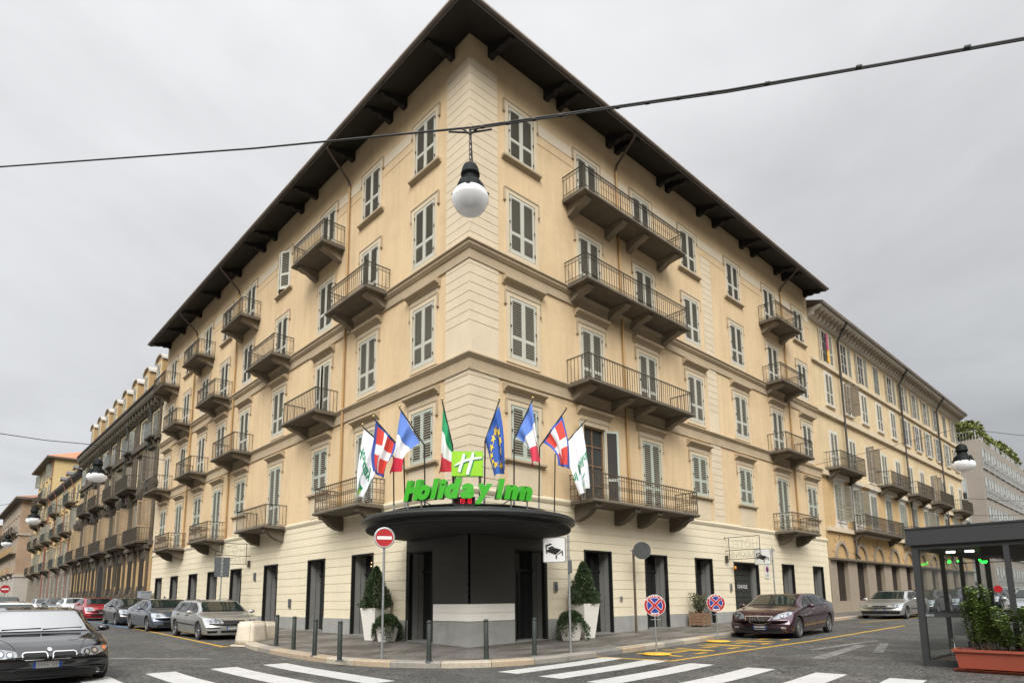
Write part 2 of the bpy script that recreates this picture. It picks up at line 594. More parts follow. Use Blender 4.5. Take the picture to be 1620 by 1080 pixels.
# ------------------------------------------------------------------ road
def asphalt():
    m = bpy.data.materials.new('asphalt')
    nt, nd, lk, bs = nodes_of(m)
    g = N(nt, 'ShaderNodeNewGeometry')
    v = g.outputs['Position']
    big = ramp(nt, noise(nt, v, .22, 5, .6), [(.3, (.046, .045, .043)), (.7, (.082, .080, .075))])
    patch = ramp(nt, noise(nt, v, .75, 6, .7, (1, .55, 1)), [(.50, (0, 0, 0)), (.60, (1, 1, 1))])
    c = mix(nt, mix(nt, .6, (0, 0, 0), patch), big, (.105, .102, .096))
    vo = N(nt, 'ShaderNodeTexVoronoi', inp={'Scale': 42.0})
    lk.new(v, vo.inputs['Vector'])
    spk = ramp(nt, vo.outputs['Color'], [(.15, (.40, .45, .45)), (.55, (.95, .95, .95)), (.9, (1.9, 1.88, 1.82))])
    c = mix(nt, .75, c, spk, 'MULTIPLY')
    fine = ramp(nt, noise(nt, v, 17, 3, .85), [(.36, (.35, .35, .35)), (.5, (1, 1, 1)), (.64, (2.1, 2.06, 2.0))])
    mid = ramp(nt, noise(nt, v, 5.5, 6, .75), [(.3, (.66, .66, .66)), (.7, (1.36, 1.35, 1.32))])
    c = mix(nt, 1, c, mid, 'MULTIPLY')
    c = mix(nt, 1, c, fine, 'MULTIPLY')
    cr = N(nt, 'ShaderNodeTexVoronoi', feature='DISTANCE_TO_EDGE', inp={'Scale': .42})
    wob = N(nt, 'ShaderNodeTexNoise', inp={'Scale': 1.6, 'Detail': 6.0})
    lk.new(v, wob.inputs['Vector'])
    ad = N(nt, 'ShaderNodeVectorMath', operation='ADD')
    sc = N(nt, 'ShaderNodeVectorMath', operation='SCALE')
    sc.inputs['Scale'].default_value = 1.6
    lk.new(wob.outputs['Color'], sc.inputs[0])
    lk.new(v, ad.inputs[0])
    lk.new(sc.outputs[0], ad.inputs[1])
    lk.new(ad.outputs[0], cr.inputs['Vector'])
    crk = ramp(nt, cr.outputs['Distance'], [(.0, (.3, .3, .3)), (.014, (1, 1, 1))])
    c = mix(nt, .85, c, crk, 'MULTIPLY')
    lk.new(c, bs.inputs['Base Color'])
    rr = ramp(nt, noise(nt, v, .5, 4), [(.3, (.5, .5, .5)), (.7, (.8, .8, .8))])
    lk.new(rr, bs.inputs['Roughness'])
    bs.inputs['Specular IOR Level'].default_value = .3
    b = N(nt, 'ShaderNodeBump', inp={'Strength': .5, 'Distance': .012})
    lk.new(vo.outputs['Distance'], b.inputs['Height'])
    lk.new(b.outputs['Normal'], bs.inputs['Normal'])
    return m


def pave():
    m = bpy.data.materials.new('pavement_asphalt')
    nt, nd, lk, bs = nodes_of(m)
    g = N(nt, 'ShaderNodeNewGeometry')
    v = g.outputs['Position']
    c = ramp(nt, noise(nt, v, .5, 6, .65), [(.3, (.105, .095, .085)), (.7, (.185, .170, .150))])
    st = ramp(nt, noise(nt, v, .9, 7, .7, (.6, 1.3, 1)), [(.46, (1, 1, 1)), (.56, (.50, .48, .45))])
    c = mix(nt, .95, c, st, 'MULTIPLY')
    f3 = ramp(nt, noise(nt, v, 14, 5, .75), [(.34, (.6, .6, .6)), (.66, (1.45, 1.44, 1.4))])
    c = mix(nt, 1, c, f3, 'MULTIPLY')
    vo = N(nt, 'ShaderNodeTexVoronoi', inp={'Scale': 60.0})
    lk.new(v, vo.inputs['Vector'])
    spk = ramp(nt, vo.outputs['Color'], [(.1, (.7, .7, .7)), (.9, (1.3, 1.3, 1.3))])
    c = mix(nt, .7, c, spk, 'MULTIPLY')
    lk.new(c, bs.inputs['Base Color'])
    bs.inputs['Roughness'].default_value = .65
    b = N(nt, 'ShaderNodeBump', inp={'Strength': .3, 'Distance': .01})
    lk.new(vo.outputs['Distance'], b.inputs['Height'])
    lk.new(b.outputs['Normal'], bs.inputs['Normal'])
    return m


def road_paint(name, col, wear=.5):
    m = bpy.data.materials.new(name)
    nt, nd, lk, bs = nodes_of(m)
    g = N(nt, 'ShaderNodeNewGeometry')
    v = g.outputs['Position']
    w = ramp(nt, noise(nt, v, 3.2, 8, .75), [(wear, (0, 0, 0)), (wear + .16, (1, 1, 1))])
    w2 = ramp(nt, noise(nt, v, 38, 4, .8), [(.56, (0, 0, 0)), (.72, (.75, .75, .75))])
    ww = mix(nt, 1, w, w2, 'LIGHTEN')
    vv = ramp(nt, noise(nt, v, 1.2, 5), [(.3, tuple(c * .86 for c in col)), (.7, col)])
    c = mix(nt, ww, vv, (.085, .083, .078))
    lk.new(c, bs.inputs['Base Color'])
    bs.inputs['Roughness'].default_value = .6
    return m


M['asphalt'] = asphalt()
M['pave'] = pave()
M['roadwhite'] = road_paint('crossing_paint', (.50, .495, .47), .575)
M['roadyellow'] = road_paint('yellow_line_paint', (.56, .33, .03), .55)
M['roadblue'] = road_paint('blue_line_paint', (.10, .24, .42), .5)
M['roadworn'] = road_paint('worn_white_paint', (.22, .215, .20), .44)

cs = [-140, -80, -50, -30, -20, -15, -10, -7, -5, -4, -3, -2, -1] + [0, 1, 2, 3, 4, 5, 6, 8, 10, 12, 15, 18, 22, 26, 30, 36, 42, 50, 60, 75, 95, 120, 160, 220, 320, 600]
mb = MB()
for i, a in enumerate(cs):
    for b_ in cs:
        mb.v.append((a, b_, ground(a, b_)))
n = len(cs)
for i in range(n - 1):
    for j in range(n - 1):
        mb.f.append((i * n + j, (i + 1) * n + j, (i + 1) * n + j + 1, i * n + j + 1))
        mb.m.append(0)
        mb.sm.append(False)
tag(mb.build('road', M['asphalt']), kind='structure')

# ------------------------------------------------------------------ pavement round the corner
KP = [(-2.1, 190), (-2.1, 120), (-2.1, 80), (-2.1, 50), (-2.1, 30), (-2.1, 18), (-2.1, 10.4), (-2.4, 8.9), (-3.3, 8.1), (-3.95, 7.5), (-4.25, 6.8), (-4.42, 5.4), (-4.52, 4.0), (-4.53, 2.4),
      (-4.40, .6), (-4.08, -.8), (-3.62, -1.95), (-3.07, -2.76), (-2.10, -3.46), (-.88, -3.74), (1.1, -3.76), (3.0, -3.78), (6.8, -3.62), (10.7, -3.25), (14, -2.9), (19, -2.45), (26, -2.3), (45, -2.3), (74, -2.3), (120, -2.3), (190, -2.3)]


def resample(P, st):
    out = [Vector(P[0])]
    for a, b in zip(P[:-1], P[1:]):
        a, b = Vector(a), Vector(b)
        L = (b - a).length
        k = max(1, round(L / st))
        for i in range(1, k + 1):
            out.append(a.lerp(b, i / k))
    return out


def smooth_path(P, it=1):
    for _ in range(it):
        P = [P[0]] + [(P[i - 1] + P[i] * 2 + P[i + 1]) / 4 for i in range(1, len(P) - 1)] + [P[-1]]
    return P


K = smooth_path(resample(KP, .4), 3)
kn = []
for i in range(len(K)):
    t = (K[min(i + 1, len(K) - 1)] - K[max(i - 1, 0)]).normalized()
    kn.append(Vector((-t.y, t.x)))     # left of travel = towards the building


def wallpt(k):
    return Vector((.1 if k.x < .1 else k.x, .1 if k.y < .1 else k.y))


km, pm = MB(), MB()
kr = random.Random(3)
kmats = [mat('kerb_' + nm, c, .8, var=.14, scale=1.3, fine=.14, bump=.15, coord='World', dirt=(.26, .19, .12), dirtamt=.35, dscale=1.3)
         for nm, c in (('buff', (.36, .285, .195)), ('grey', (.25, .23, .195)), ('pale', (.40, .35, .27)), ('dull', (.17, .165, .15)))]
cur = 0
for i in range(len(K) - 1):
    if i % 3 == 0:
        cur = kr.choice([0, 0, 1, 2, 2, 3]) if K[i].x < 8 and K[i].y < 12 else kr.choice([0, 1])
    a, b = K[i], K[i + 1]
    if i % 3 == 2:
        b = b.lerp(a, .03)
    na, nb = kn[i], kn[i + 1]
    za, zb = ground(*a), ground(*b)

    def kp(p, nn, o, z):
        q = p + nn * o
        return (q.x, q.y, z)
    prof = [(0, -.05), (0.0, .115), (.03, .142), (.36, .15)]
    for (o0, h0), (o1, h1) in zip(prof[:-1], prof[1:]):
        km.quad(kp(a, na, o0, za + h0), kp(b, nb, o0, zb + h0), kp(b, nb, o1, zb + h1), kp(a, na, o1, za + h1), cur)
    a, b = K[i], K[i + 1]
    wa, wb = wallpt(a), wallpt(b)
    pa, pb = a + na * .33, b + nb * .33
    for j in range(4):
        f0, f1 = j / 4, (j + 1) / 4
        A, B, C_, D = pa.lerp(wa, f0), pb.lerp(wb, f0), pb.lerp(wb, f1), pa.lerp(wa, f1)
        pm.quad((A.x, A.y, za + .141 + .06 * f0), (B.x, B.y, zb + .141 + .06 * f0), (C_.x, C_.y, zb + .141 + .06 * f1), (D.x, D.y, za + .141 + .06 * f1))
tag(km.build('kerb', kmats), kind='structure')
tag(pm.build('pavement', M['pave']), kind='structure')


def pave_z(x, y):
    """height of the pavement surface near the corner building"""
    return ground(x, y) + .141 + .06 * (1 - min(1, max(0, -x, -y) / 3.9))


# ------------------------------------------------------------------ painted markings
def strip(mb, a, b, wdt, seg=6, mat_=0, dz=.004):
    a, b = Vector(a), Vector(b)
    t = (b - a).normalized()
    nn = Vector((-t.y, t.x)) * wdt / 2
    for i in range(seg):
        p, q = a.lerp(b, i / seg), a.lerp(b, (i + 1) / seg)
        mb.quad(*[(v.x, v.y, ground(v.x, v.y) + dz) for v in (p - nn, q - nn, q + nn, p + nn)], mat_)


mb = MB()
for x in (-5.45, -6.72, -8.12, -9.45, -10.8):
    strip(mb, (x - .0, -3.95), (x - .02, 1.25), .62)
tag(mb.build('crosswalk', M['roadwhite']), kind='structure')
mb = MB()
for y in (-4.35, -5.65, -6.97, -8.45, -9.95, -11.35):
    strip(mb, (-2.62, y - .22), (1.62, y + .06), .62)
tag(mb.build('crosswalk', M['roadwhite']), kind='structure')
mb = MB()
strip(mb, (1.45, -3.45 - .3), (1.74, -5.97), .13)
strip(mb, (1.68, -5.97), (9.42, -6.42), .14, 10)
strip(mb, (9.42, -6.42), (19.5, -6.35), .14, 10)
strip(mb, (-4.72, 7.25), (-4.34, 17.4), .13, 8)
strip(mb, (-4.34, 17.4), (-4.28, 22.5), .13, 5)
strip(mb, (-4.8, 7.27), (-3.4, 7.9 + .4), .12, 3)
strip(mb, (21.5, -3.9), (29, -4.75), .13, 6)
rr_ = random.Random(5)
for i in range(11):                       # worn painted lettering inside the hotel bay
    x = 2.9 + i * .62
    y0 = -4.1 - .1 * (i % 2)
    y1 = -5.75 + rr_.uniform(-.1, .3)
    if i % 3 == 2:
        strip(mb, (x, y0), (x + .5, y1), .17, 4)
    elif i % 3 == 1:
        strip(mb, (x, (y0 + y1) / 2 + .1), (x + .62, (y0 + y1) / 2 - .05), .2, 3)
        strip(mb, (x + .05, y1), (x + .55, y1 - .05), .2, 3, 0, .008)
    else:
        strip(mb, (x, y0), (x - .05, y1), .2, 4)
tag(mb.build('bay_marking', M['roadyellow']), kind='structure')
mb = MB()
strip(mb, (-4.28, 22.6), (-4.05, 48), .14, 14)
strip(mb, (-4.05, 48), (-4.0, 90), .14, 14)
strip(mb, (29.2, -4.75), (40, -4.8), .14, 10)
tag(mb.build('blue_bay_line', M['roadblue']), kind='structure')
mb = MB()
strip(mb, (4.2, -8.6), (8.6, -8.2), .35, 6)
strip(mb, (6.4, -9.3), (9.6, -8.5), .25, 6)
strip(mb, (-6.3, 3.6), (-8.9, 6.1), .3, 6)
strip(mb, (6.3, -7.6), (10.5, -8.0), .22, 6)
tag(mb.build('worn_arrow', M['roadworn']), kind='structure')
# utility covers
mb = MB()
for (x, y, r) in ((-3.4, 3.3, .28), (3.6, -2.9, .26)):
    mb.lathe([(0, .0), (r, .0), (r + .02, -.006)], 20, 0, (x, y, ground(x, y) + .152))
tag(mb.build('manhole_cover', M['signback']), kind='structure')
# ================================================================== corner hotel
HZ = 21.55
LEN_L, LEN_R = 37.3, 28.65
LC = [2.6, 6.5, 10.4, 15.25, 19.9, 23.7, 27.3, 31.3, 35.1]           # window axes on the west front
RC = [2.45, 6.25, 10.05, 13.95, 18.45, 22.8, 26.9]                    # window axes on the south front
FL = {4: (17.22, 17.55, 19.68), 3: (13.57, 13.84, 16.12), 2: (9.60, 9.88, 12.16), 1: (5.15, 6.30, 8.22)}   # slab, sill, head
DOORS_L = {4: (2, 4, 6, 8), 3: (1, 3, 5, 7), 2: (2, 4, 6, 8), 1: (1, 3, 5, 7)}
DOORS_R = {k: (1, 2, 5) for k in (1, 2, 3, 4)}
hotel = thing('hotel_building', 'ochre five storey corner hotel with shuttered windows, iron balconies and deep dark eaves', 'hotel')


def ML(u, w, z):
    return (-w, u, z)


def MR(u, w, z):
    return (u, -w, z)


GFL = [(1.85, 3.3, 3.3)] + [(c - .8, c + .8, 3.42) for c in LC[1:]]
GFR = [(1.9, 3.35, 3.3), (5.45, 7.05, 3.42), (9.25, 10.85, 3.42), (13.1, 14.6, 3.42), (16.65, 19.2, 3.35), (22.0, 23.5, 3.42), (26.15, 27.65, 3.42)]
GRV = [4.72 - .345 * k for k in range(11)]
QG = [z for z in [10.74 + .335 * k for k in range(8)] + [5.5 + .335 * k for k in range(11)] + [13.9 + .335 * k for k in range(21)] if not (8.95 < z < 9.75 or 12.85 < z < 13.7)]


def facade(mb, cols, doors, gf, L, mp, quoin2):
    holes = []
    for f, (s, w0, w1) in FL.items():
        for i, c in enumerate(cols):
            z0 = s + .02 if i in doors[f] else w0
            holes.append((c - .66, c + .66, z0, w1))
    us = [0, 1.27, L]
    zs = [-.1, .95, 5.0, HZ, 5.12]
    for a, b, c, d in holes:
        us += [a, b]
        zs += [c, d]
    for a, b, t in gf:
        us += [a, b]
        zs += [t]
    for z in GRV:
        zs += [z, z + .028]
    for z in QG:
        zs += [z, z + .022]
    us += [quoin2[0], quoin2[1]]
    pz = (18.98, 19.08, 19.36, 19.84)
    zs += [18.95, 18.98, 19.34, 19.37, 19.82]

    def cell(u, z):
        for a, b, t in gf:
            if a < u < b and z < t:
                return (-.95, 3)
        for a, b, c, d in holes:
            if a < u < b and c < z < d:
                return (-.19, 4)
        if z < .95:
            return (.03, 2)
        if z < 5.0:
            for g in GRV:
                if g < z < g + .028 and z > 1.0:
                    return (-.018, 1)
            return (0.0, 1)
        q = u < 1.27 or quoin2[0] < u < quoin2[1]
        if q:
            if z > 20.55 and u < 1.27 or z > 18.9 and u >= 1.27:
                pass
            else:
                for g in QG:
                    if g < z < g + .022:
                        return (.012, 5)
                return (.03, 5)
        if u > 3.6 and z > 18.9:
            if 18.95 < z < 18.98 or 19.34 < z < 19.37:
                return (-.018, 0)
            if 19.37 < z < 19.82:
                return (.008, 6)
            if 18.98 < z < 19.34:
                return (0.004, 0)
        return (0, 0)
    relief(mb, us, zs, cell, mp)


wb = MB()
facade(wb, LC, DOORS_L, GFL, LEN_L, ML, (36.45, 37.28))
facade(wb, RC, DOORS_R, GFR, LEN_R, MR, (15.1, 16.05))
# end walls, rear walls
wb.quad((0, LEN_L, -.1), (12, LEN_L, -.1), (12, LEN_L, HZ), (0, LEN_L, HZ), 0)
wb.quad((LEN_R, 0, -.1), (LEN_R, 12, -.1), (LEN_R, 12, HZ), (LEN_R, 0, HZ), 0)
wb.quad((12, LEN_L, -.1), (12, 12, -.1), (12, 12, HZ), (12, LEN_L, HZ), 0)
wb.quad((12, 12, -.1), (LEN_R, 12, -.1), (LEN_R, 12, HZ), (12, 12, HZ), 0)
zq = [5.0] + sorted(z for z in QG if z < 20.5) + [20.55]
for za, zb_ in zip(zq[:-1], zq[1:]):
    wb.box((-.03, -.03, za + (.022 if za > 5.0 else 0)), (0, 0, zb_), 5)
wb.box((-.012, -.012, 5.0), (0, 0, 20.55), 5)
wb.box((-.03, -.03, -.1), (0, 0, .95), 2)
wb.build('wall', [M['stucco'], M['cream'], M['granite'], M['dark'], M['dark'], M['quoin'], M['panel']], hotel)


# ---- string courses
def course(name, prof, mats, top=False):
    """profile [(w,z)...] run along both fronts round the corner"""
    mb = MB()
    path = [lambda w: (-w, LEN_L), lambda w: (-w, -w), lambda w: (LEN_R, -w)]
    rows = []
    for (w, z) in prof:
        rows.append([(*p(w), z) for p in path])
    for r0, r1 in zip(rows[:-1], rows[1:]):
        for i in range(2):
            mb.quad(r0[i], r0[i + 1], r1[i + 1], r1[i])
    for e in (0, 2):
        mb.add([r[e] for r in rows], [tuple(range(len(rows)))])
    return mb.build(name, mats, hotel)


course('string_course', [(0, 13.62), (.20, 13.58), (.22, 13.52), (.15, 13.47), (.16, 13.40), (.08, 13.30), (.04, 13.28), (.04, 12.99), (.065, 12.97), (.065, 12.93), (.0, 12.91)], M['band'])
course('string_course', [(0, 9.66), (.15, 9.62), (.16, 9.57), (.10, 9.50), (.05, 9.45), (.035, 9.43), (.035, 9.10), (.06, 9.08), (.06, 9.04), (.0, 9.02)], M['band'])
course('string_course', [(0, 5.20), (.07, 5.17), (.08, 5.10), (.05, 5.03), (.02, 4.98), (.0, 4.97)], M['cream'])

# ---- roof: sloping soffit, fascia, tiled slopes
OV = 1.32
zo = 21.12
rb = MB()
A, B, C_ = (-OV, LEN_L, zo), (-OV, -OV, zo), (LEN_R, -OV, zo)
A1, B1, C1 = (0, LEN_L, HZ), (0, 0, HZ), (LEN_R, 0, HZ)
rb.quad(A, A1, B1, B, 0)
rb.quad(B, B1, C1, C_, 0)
up = lambda p, d: (p[0], p[1], p[2] + d)
rb.quad(A, B, up(B, .16), up(A, .16), 1)
rb.quad(B, C_, up(C_, .16), up(B, .16), 1)
rg = 24.6
A2, B2, C2 = (6, LEN_L, rg), (6, 6, rg), (LEN_R, 6, rg)
rb.quad(up(A, .16), up(B, .16), B2, A2, 2)
rb.quad(up(B, .16), up(C_, .16), C2, B2, 2)
A3, B3, C3 = (12.5, LEN_L, HZ), (12.5, 12.5, HZ), (LEN_R, 12.5, HZ)
rb.quad(A2, B2, B3, A3, 2)
rb.quad(B2, C2, C3, B3, 2)
rb.add([A, up(A, .16), A2, A3, A1], [(0, 1, 2, 3, 4)], 1)
rb.add([C_, up(C_, .16), C2, C3, C1], [(4, 3, 2, 1, 0)], 1)
roof = rb.build('roof', [M['soffit'], M['gutter'], M['tiles']], hotel)
gb = MB()
gw = OV + .07
gp = [(-gw, LEN_L + .05, zo + .16), (-gw, -gw, zo + .16), (LEN_R + .05, -gw, zo + .16)]
gb.tube(gp, .085, 10)
gb.build('gutter', M['gutter'], roof)
# paired eaves brackets
brk = MB()
sh = [(0, -.42), (.12, -.42), (.22, -.33), (.5, -.30), (.62, -.20), (.95, -.19), (1.06, -.08), (1.2, -.06), (1.2, .03), (0, .03)]
slope = (zo - HZ) / OV
poly = [(w, z + slope * w + .0) for w, z in sh]
brk.prism([(-w, z) for w, z in poly], 'x', -.11, .11)
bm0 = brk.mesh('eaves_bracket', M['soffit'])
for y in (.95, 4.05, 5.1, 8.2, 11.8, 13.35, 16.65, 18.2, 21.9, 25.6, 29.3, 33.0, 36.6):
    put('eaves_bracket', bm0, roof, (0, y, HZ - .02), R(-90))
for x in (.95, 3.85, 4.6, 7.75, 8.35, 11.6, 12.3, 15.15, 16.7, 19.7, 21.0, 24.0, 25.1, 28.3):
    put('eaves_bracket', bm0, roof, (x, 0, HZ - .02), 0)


# ---- window assemblies (local: x along the wall, -y outwards, origin = axis at sill)
def leaf_geo(mb, x0, x1, h, z0, y, mf=0, ms=1, ang=None, hinge=None, steps=None):
    """one louvred leaf between x0 and x1; optional swing about hinge"""
    mt = None
    if ang is not None:
        mt = Matrix.Translation((hinge, y, 0)) @ Matrix.Rotation(ang, 4, 'Z') @ Matrix.Translation((-hinge, -y, 0))
    st, th = .085, .045
    bx = lambda lo, hi, m: mb.box(lo, hi, m, mt)
    bx((x0, y - th, z0), (x0 + st, y, z0 + h), mf)
    bx((x1 - st, y - th, z0), (x1, y, z0 + h), mf)
    zm = z0 + h * (.33 if h > 2.1 else .36)
    rails = [(z0, z0 + .15), (zm, zm + .11), (z0 + h - .09, z0 + h)]
    for a, b in rails:
        bx((x0 + st, y - th + .002, a), (x1 - st, y - .002, b), mf)
    for a, b in ((rails[0][1], rails[1][0]), (rails[1][1], rails[2][0])):
        vb = [(x0 + st, y - .006, a), (x1 - st, y - .006, a), (x1 - st, y - .006, b), (x0 + st, y - .006, b)]
        mb.add([mt @ Vector(p) for p in vb] if mt is not None else vb, [(0, 1, 2, 3)], 3)  # dark sheet stands in for the shade between the slats
        n = max(3, int((b - a) / .084))
        for k in range(n):
            z = a + (k + .5) * (b - a) / n
            vs = [(x0 + st, y - th + .003, z - .028), (x1 - st, y - th + .003, z - .028), (x1 - st, y - .012, z + .004), (x0 + st, y - .012, z + .004)]
            vs += [(a_, b_, c_ + .021) for a_, b_, c_ in vs]
            if mt is not None:
                vs = [mt @ Vector(p) for p in vs]
            mb.add(vs, [(0, 3, 2, 1), (4, 5, 6, 7), (0, 1, 5, 4), (2, 3, 7, 6)], ms)


_leaf = {}


def leaf_mesh(side, h, state, green):
    key = (side, round(h, 3), state, green)
    if key not in _leaf:
        mb = MB()
        a, b = (-.62, -.004) if side == 0 else (.004, .62)
        hinge = a if side == 0 else b
        sg = -1 if side == 0 else 1
        ang = {'closed': None, 'ajar': sg * -R(-7), 'open': sg * R(150), 'half': sg * R(28)}[state]
        if state == 'ajar' and side == 0:
            ang = -R(12)
        elif state == 'ajar':
            ang = None
        leaf_geo(mb, a, b, h - .04, .02, .0, 0, 1, ang, hinge)
        # hinges
        if state == 'closed':
            xx = a if side == 0 else b
            for z in (.25, h * .5, h - .3):
                mb.box((xx - .02, -.075, z), (xx + .02, -.046, z + .09), 2)
        _leaf[key] = mb.mesh('shutter', [M['shutter_green'] if green else M['shutter'], M['slat'], M['iron'], M['gap_shade']])
    return _leaf[key]


_win = {}


def window_mesh(f, door):
    key = (f, door)
    if key in _win:
        return _win[key]
    s, w0, w1 = FL[f]
    base = s if door else w0
    h = w1 - base
    mb = MB()
    # surround (material 0), mouldings (1), glazing (2), joinery (3)
    ow = .83
    top = h + .16
    b0 = 0.02 if door else -.0
    mb.box((-ow, -.055, b0), (-.66, 0, top), 0)
    mb.box((.66, -.055, b0), (ow, 0, top), 0)
    mb.box((-.66, -.055, h), (.66, 0, top), 0)
    e0 = top
    mb.box((-ow - .05, -.075, e0), (ow + .05, 0, e0 + .055), 1)
    for sx in (-1, 1):
        x0, x1 = sorted((sx * ow, sx * (ow + .075)))
        mb.box((x0, -.06, top - .42), (x1, 0, top), 1)
        mb.box((x0 - .01, -.085, top - .50), (x1 + .01, 0, top - .42), 1)
    if f in (1, 2):
        hz = h + .42
        mb.prism([(0, hz - .03), (-.07, hz - .02), (-.1, hz + .05), (-.24, hz + .11), (-.26, hz + .13), (-.26, hz + .21), (-.22, hz + .23), (0, hz + .28)], 'x', -1.0, 1.0, 1)
        mb.box((-.86, -.035, e0 + .055), (.86, 0, hz - .03), 0)
    if not door:
        if f in (1, 4):
            mb.prism([(0, -.16), (-.05, -.15), (-.08, -.09), (-.17, -.07), (-.17, -.0), (0, .0)], 'x', -.98, .98, 1)
        else:
            mb.box((-.83, -.05, -.14), (.83, 0, 0), 0)
        if f == 1:
            mb.box((-.8, -.03, -1.08), (.8, 0, -.16), 0)
    # joinery and glass set back in the opening
    y = .15
    mb.box((-.66, y, 0), (.66, y + .02, h), 2)
    for x in (-.66, -.03, .60):
        mb.box((x, y - .04, 0), (x + .06, y, h), 3)
    for x0, x1 in ((-.60, -.03), (.03, .60)):
        for z in [0, h * .25, h * .5, h * .75, h - .06]:
            mb.box((x0, y - .035, z), (x1, y, z + .05), 3)
    _win[key] = mb.mesh('window', [M['trim'], M['band'], M['glass_window'], M['wood']])
    return _win[key]


def set_window(loc, rz, f, door, state='closed'):
    w = put('window', window_mesh(f, door), hotel, loc, rz)
    s, w0, w1 = FL[f]
    h = w1 - (s if door else w0)
    for sd in (0, 1):
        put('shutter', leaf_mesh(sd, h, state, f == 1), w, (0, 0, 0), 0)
    return w


ST_L = {(2, 2): 'ajar', (4, 3): 'half', (3, 1): 'closed', (2, 7): 'ajar'}
ST_R = {(1, 1): 'open'}
for f in FL:
    s, w0, w1 = FL[f]
    for i, c in enumerate(LC):
        d = i in DOORS_L[f]
        set_window((0, c, s if d else w0), R(-90), f, d, ST_L.get((f, i), 'closed'))
    for i, c in enumerate(RC):
        d = i in DOORS_R[f]
        set_window((c, 0, s if d else w0), 0, f, d, ST_R.get((f, i), 'closed'))


# ---- balconies
def railing_geo(mb, x0, x1, dpt, h, style):
    """bars on three sides; style 'plain','ring','ornate'"""
    def side(P, Q, n):
        P, Q = Vector(P), Vector(Q)
        for k in range(n + 1):
            p = P.lerp(Q, k / n)
            mb.box((p.x - .008, p.y - .008, .02), (p.x + .008, p.y + .008, h), 0)
            if style == 'ornate' and k < n:
                q = P.lerp(Q, (k + .5) / n)
                t = (Q - P).normalized() * .045
                for zc, r in ((h * .52, .045), (.10, .038)):
                    mb.tube([(q.x + t.x * math.cos(a) * r / .045, q.y + t.y * math.cos(a) * r / .045, zc + math.sin(a) * r) for a in [i * math.pi / 4 for i in range(9)]], .008, 4, 0, False)
                p2 = P.lerp(Q, (k + 1) / n)
                mb.tube([(p.x, p.y, h - .12), (p.x * .75 + q.x * .25, p.y * .75 + q.y * .25, h - .05), (q.x, q.y, h - .01), (p2.x * .75 + q.x * .25, p2.y * .75 + q.y * .25, h - .05), (p2.x, p2.y, h - .12)], .008, 4, 0, False)
            if style == 'plain' and k < n:
                p2 = P.lerp(Q, (k + 1) / n)
                q = P.lerp(Q, (k + .5) / n)
                mb.tube([(p.x, p.y, h - .10), (q.x, q.y, h - .02), (p2.x, p2.y, h - .10)], .006, 4, 0, False)
            if style == 'ring' and k < n:
                q = P.lerp(Q, (k + .5) / n)
                t = (Q - P).normalized() * .04
                for zc in (h - .085, .10):
                    mb.tube([(q.x + t.x * math.cos(a), q.y + t.y * math.cos(a), zc + math.sin(a) * .04) for a in [i * math.pi / 3 for i in range(7)]], .006, 4, 0, False)
    nfx = max(6, round((x1 - x0) / .155))
    nfy = 6
    side((x0, -dpt, 0), (x1, -dpt, 0), nfx)
    side((x0, -dpt, 0), (x0, -.03, 0), nfy)
    side((x1, -dpt, 0), (x1, -.03, 0), nfy)
    rz = [(h, .018)] + ([(h - .16, .01), (.18, .01)] if style != 'plain' else []) + [(.05, .01)]
    if style == 'ornate':
        rz += [(h * .52 + .06, .008), (h * .52 - .06, .008)]
    for z, r in rz:
        for a, b in (((x0, -dpt, z), (x1, -dpt, z)), ((x0, -dpt, z), (x0, 0, z)), ((x1, -dpt, z), (x1, 0, z))):
            a, b = Vector(a), Vector(b)
            d = Vector((r, r, r * .8))
            mb.box((min(a.x, b.x) - r, min(a.y, b.y) - r, z - r * .8), (max(a.x, b.x) + r, max(a.y, b.y) + r, z + r * .8), 0)
    for x in (x0, x1):
        mb.box((x - .016, -dpt - .016, 0), (x + .016, -dpt + .016, h + .02), 0)
    if x1 - x0 > 4:
        for k in (1, 2):
            x = x0 + (x1 - x0) * k / 3
            mb.box((x - .014, -dpt - .014, 0), (x + .014, -dpt + .014, h), 0)


_bal = {}


def balcony(loc, rz, wdt, dpt, brs, style, big=False):
    key = (round(wdt, 2), round(dpt, 2), style, big)
    if key not in _bal:
        sb, rbm, kb = MB(), MB(), MB()
        hw = wdt / 2
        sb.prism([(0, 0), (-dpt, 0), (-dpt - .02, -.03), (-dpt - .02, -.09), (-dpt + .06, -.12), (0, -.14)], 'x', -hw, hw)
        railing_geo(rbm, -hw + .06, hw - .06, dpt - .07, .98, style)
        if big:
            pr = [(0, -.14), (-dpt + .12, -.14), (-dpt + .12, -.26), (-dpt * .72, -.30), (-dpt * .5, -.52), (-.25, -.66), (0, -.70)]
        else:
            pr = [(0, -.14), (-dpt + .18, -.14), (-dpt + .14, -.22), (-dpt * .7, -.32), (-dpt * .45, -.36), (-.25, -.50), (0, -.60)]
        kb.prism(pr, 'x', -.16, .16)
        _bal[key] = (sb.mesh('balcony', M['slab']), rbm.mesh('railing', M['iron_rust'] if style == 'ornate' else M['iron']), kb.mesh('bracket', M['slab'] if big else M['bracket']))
    s, r, k = _bal[key]
    o = put('balcony', s, hotel, loc, rz)
    put('railing', r, o)
    for x in brs:
        put('bracket', k, o, (x, 0, 0))
    return o


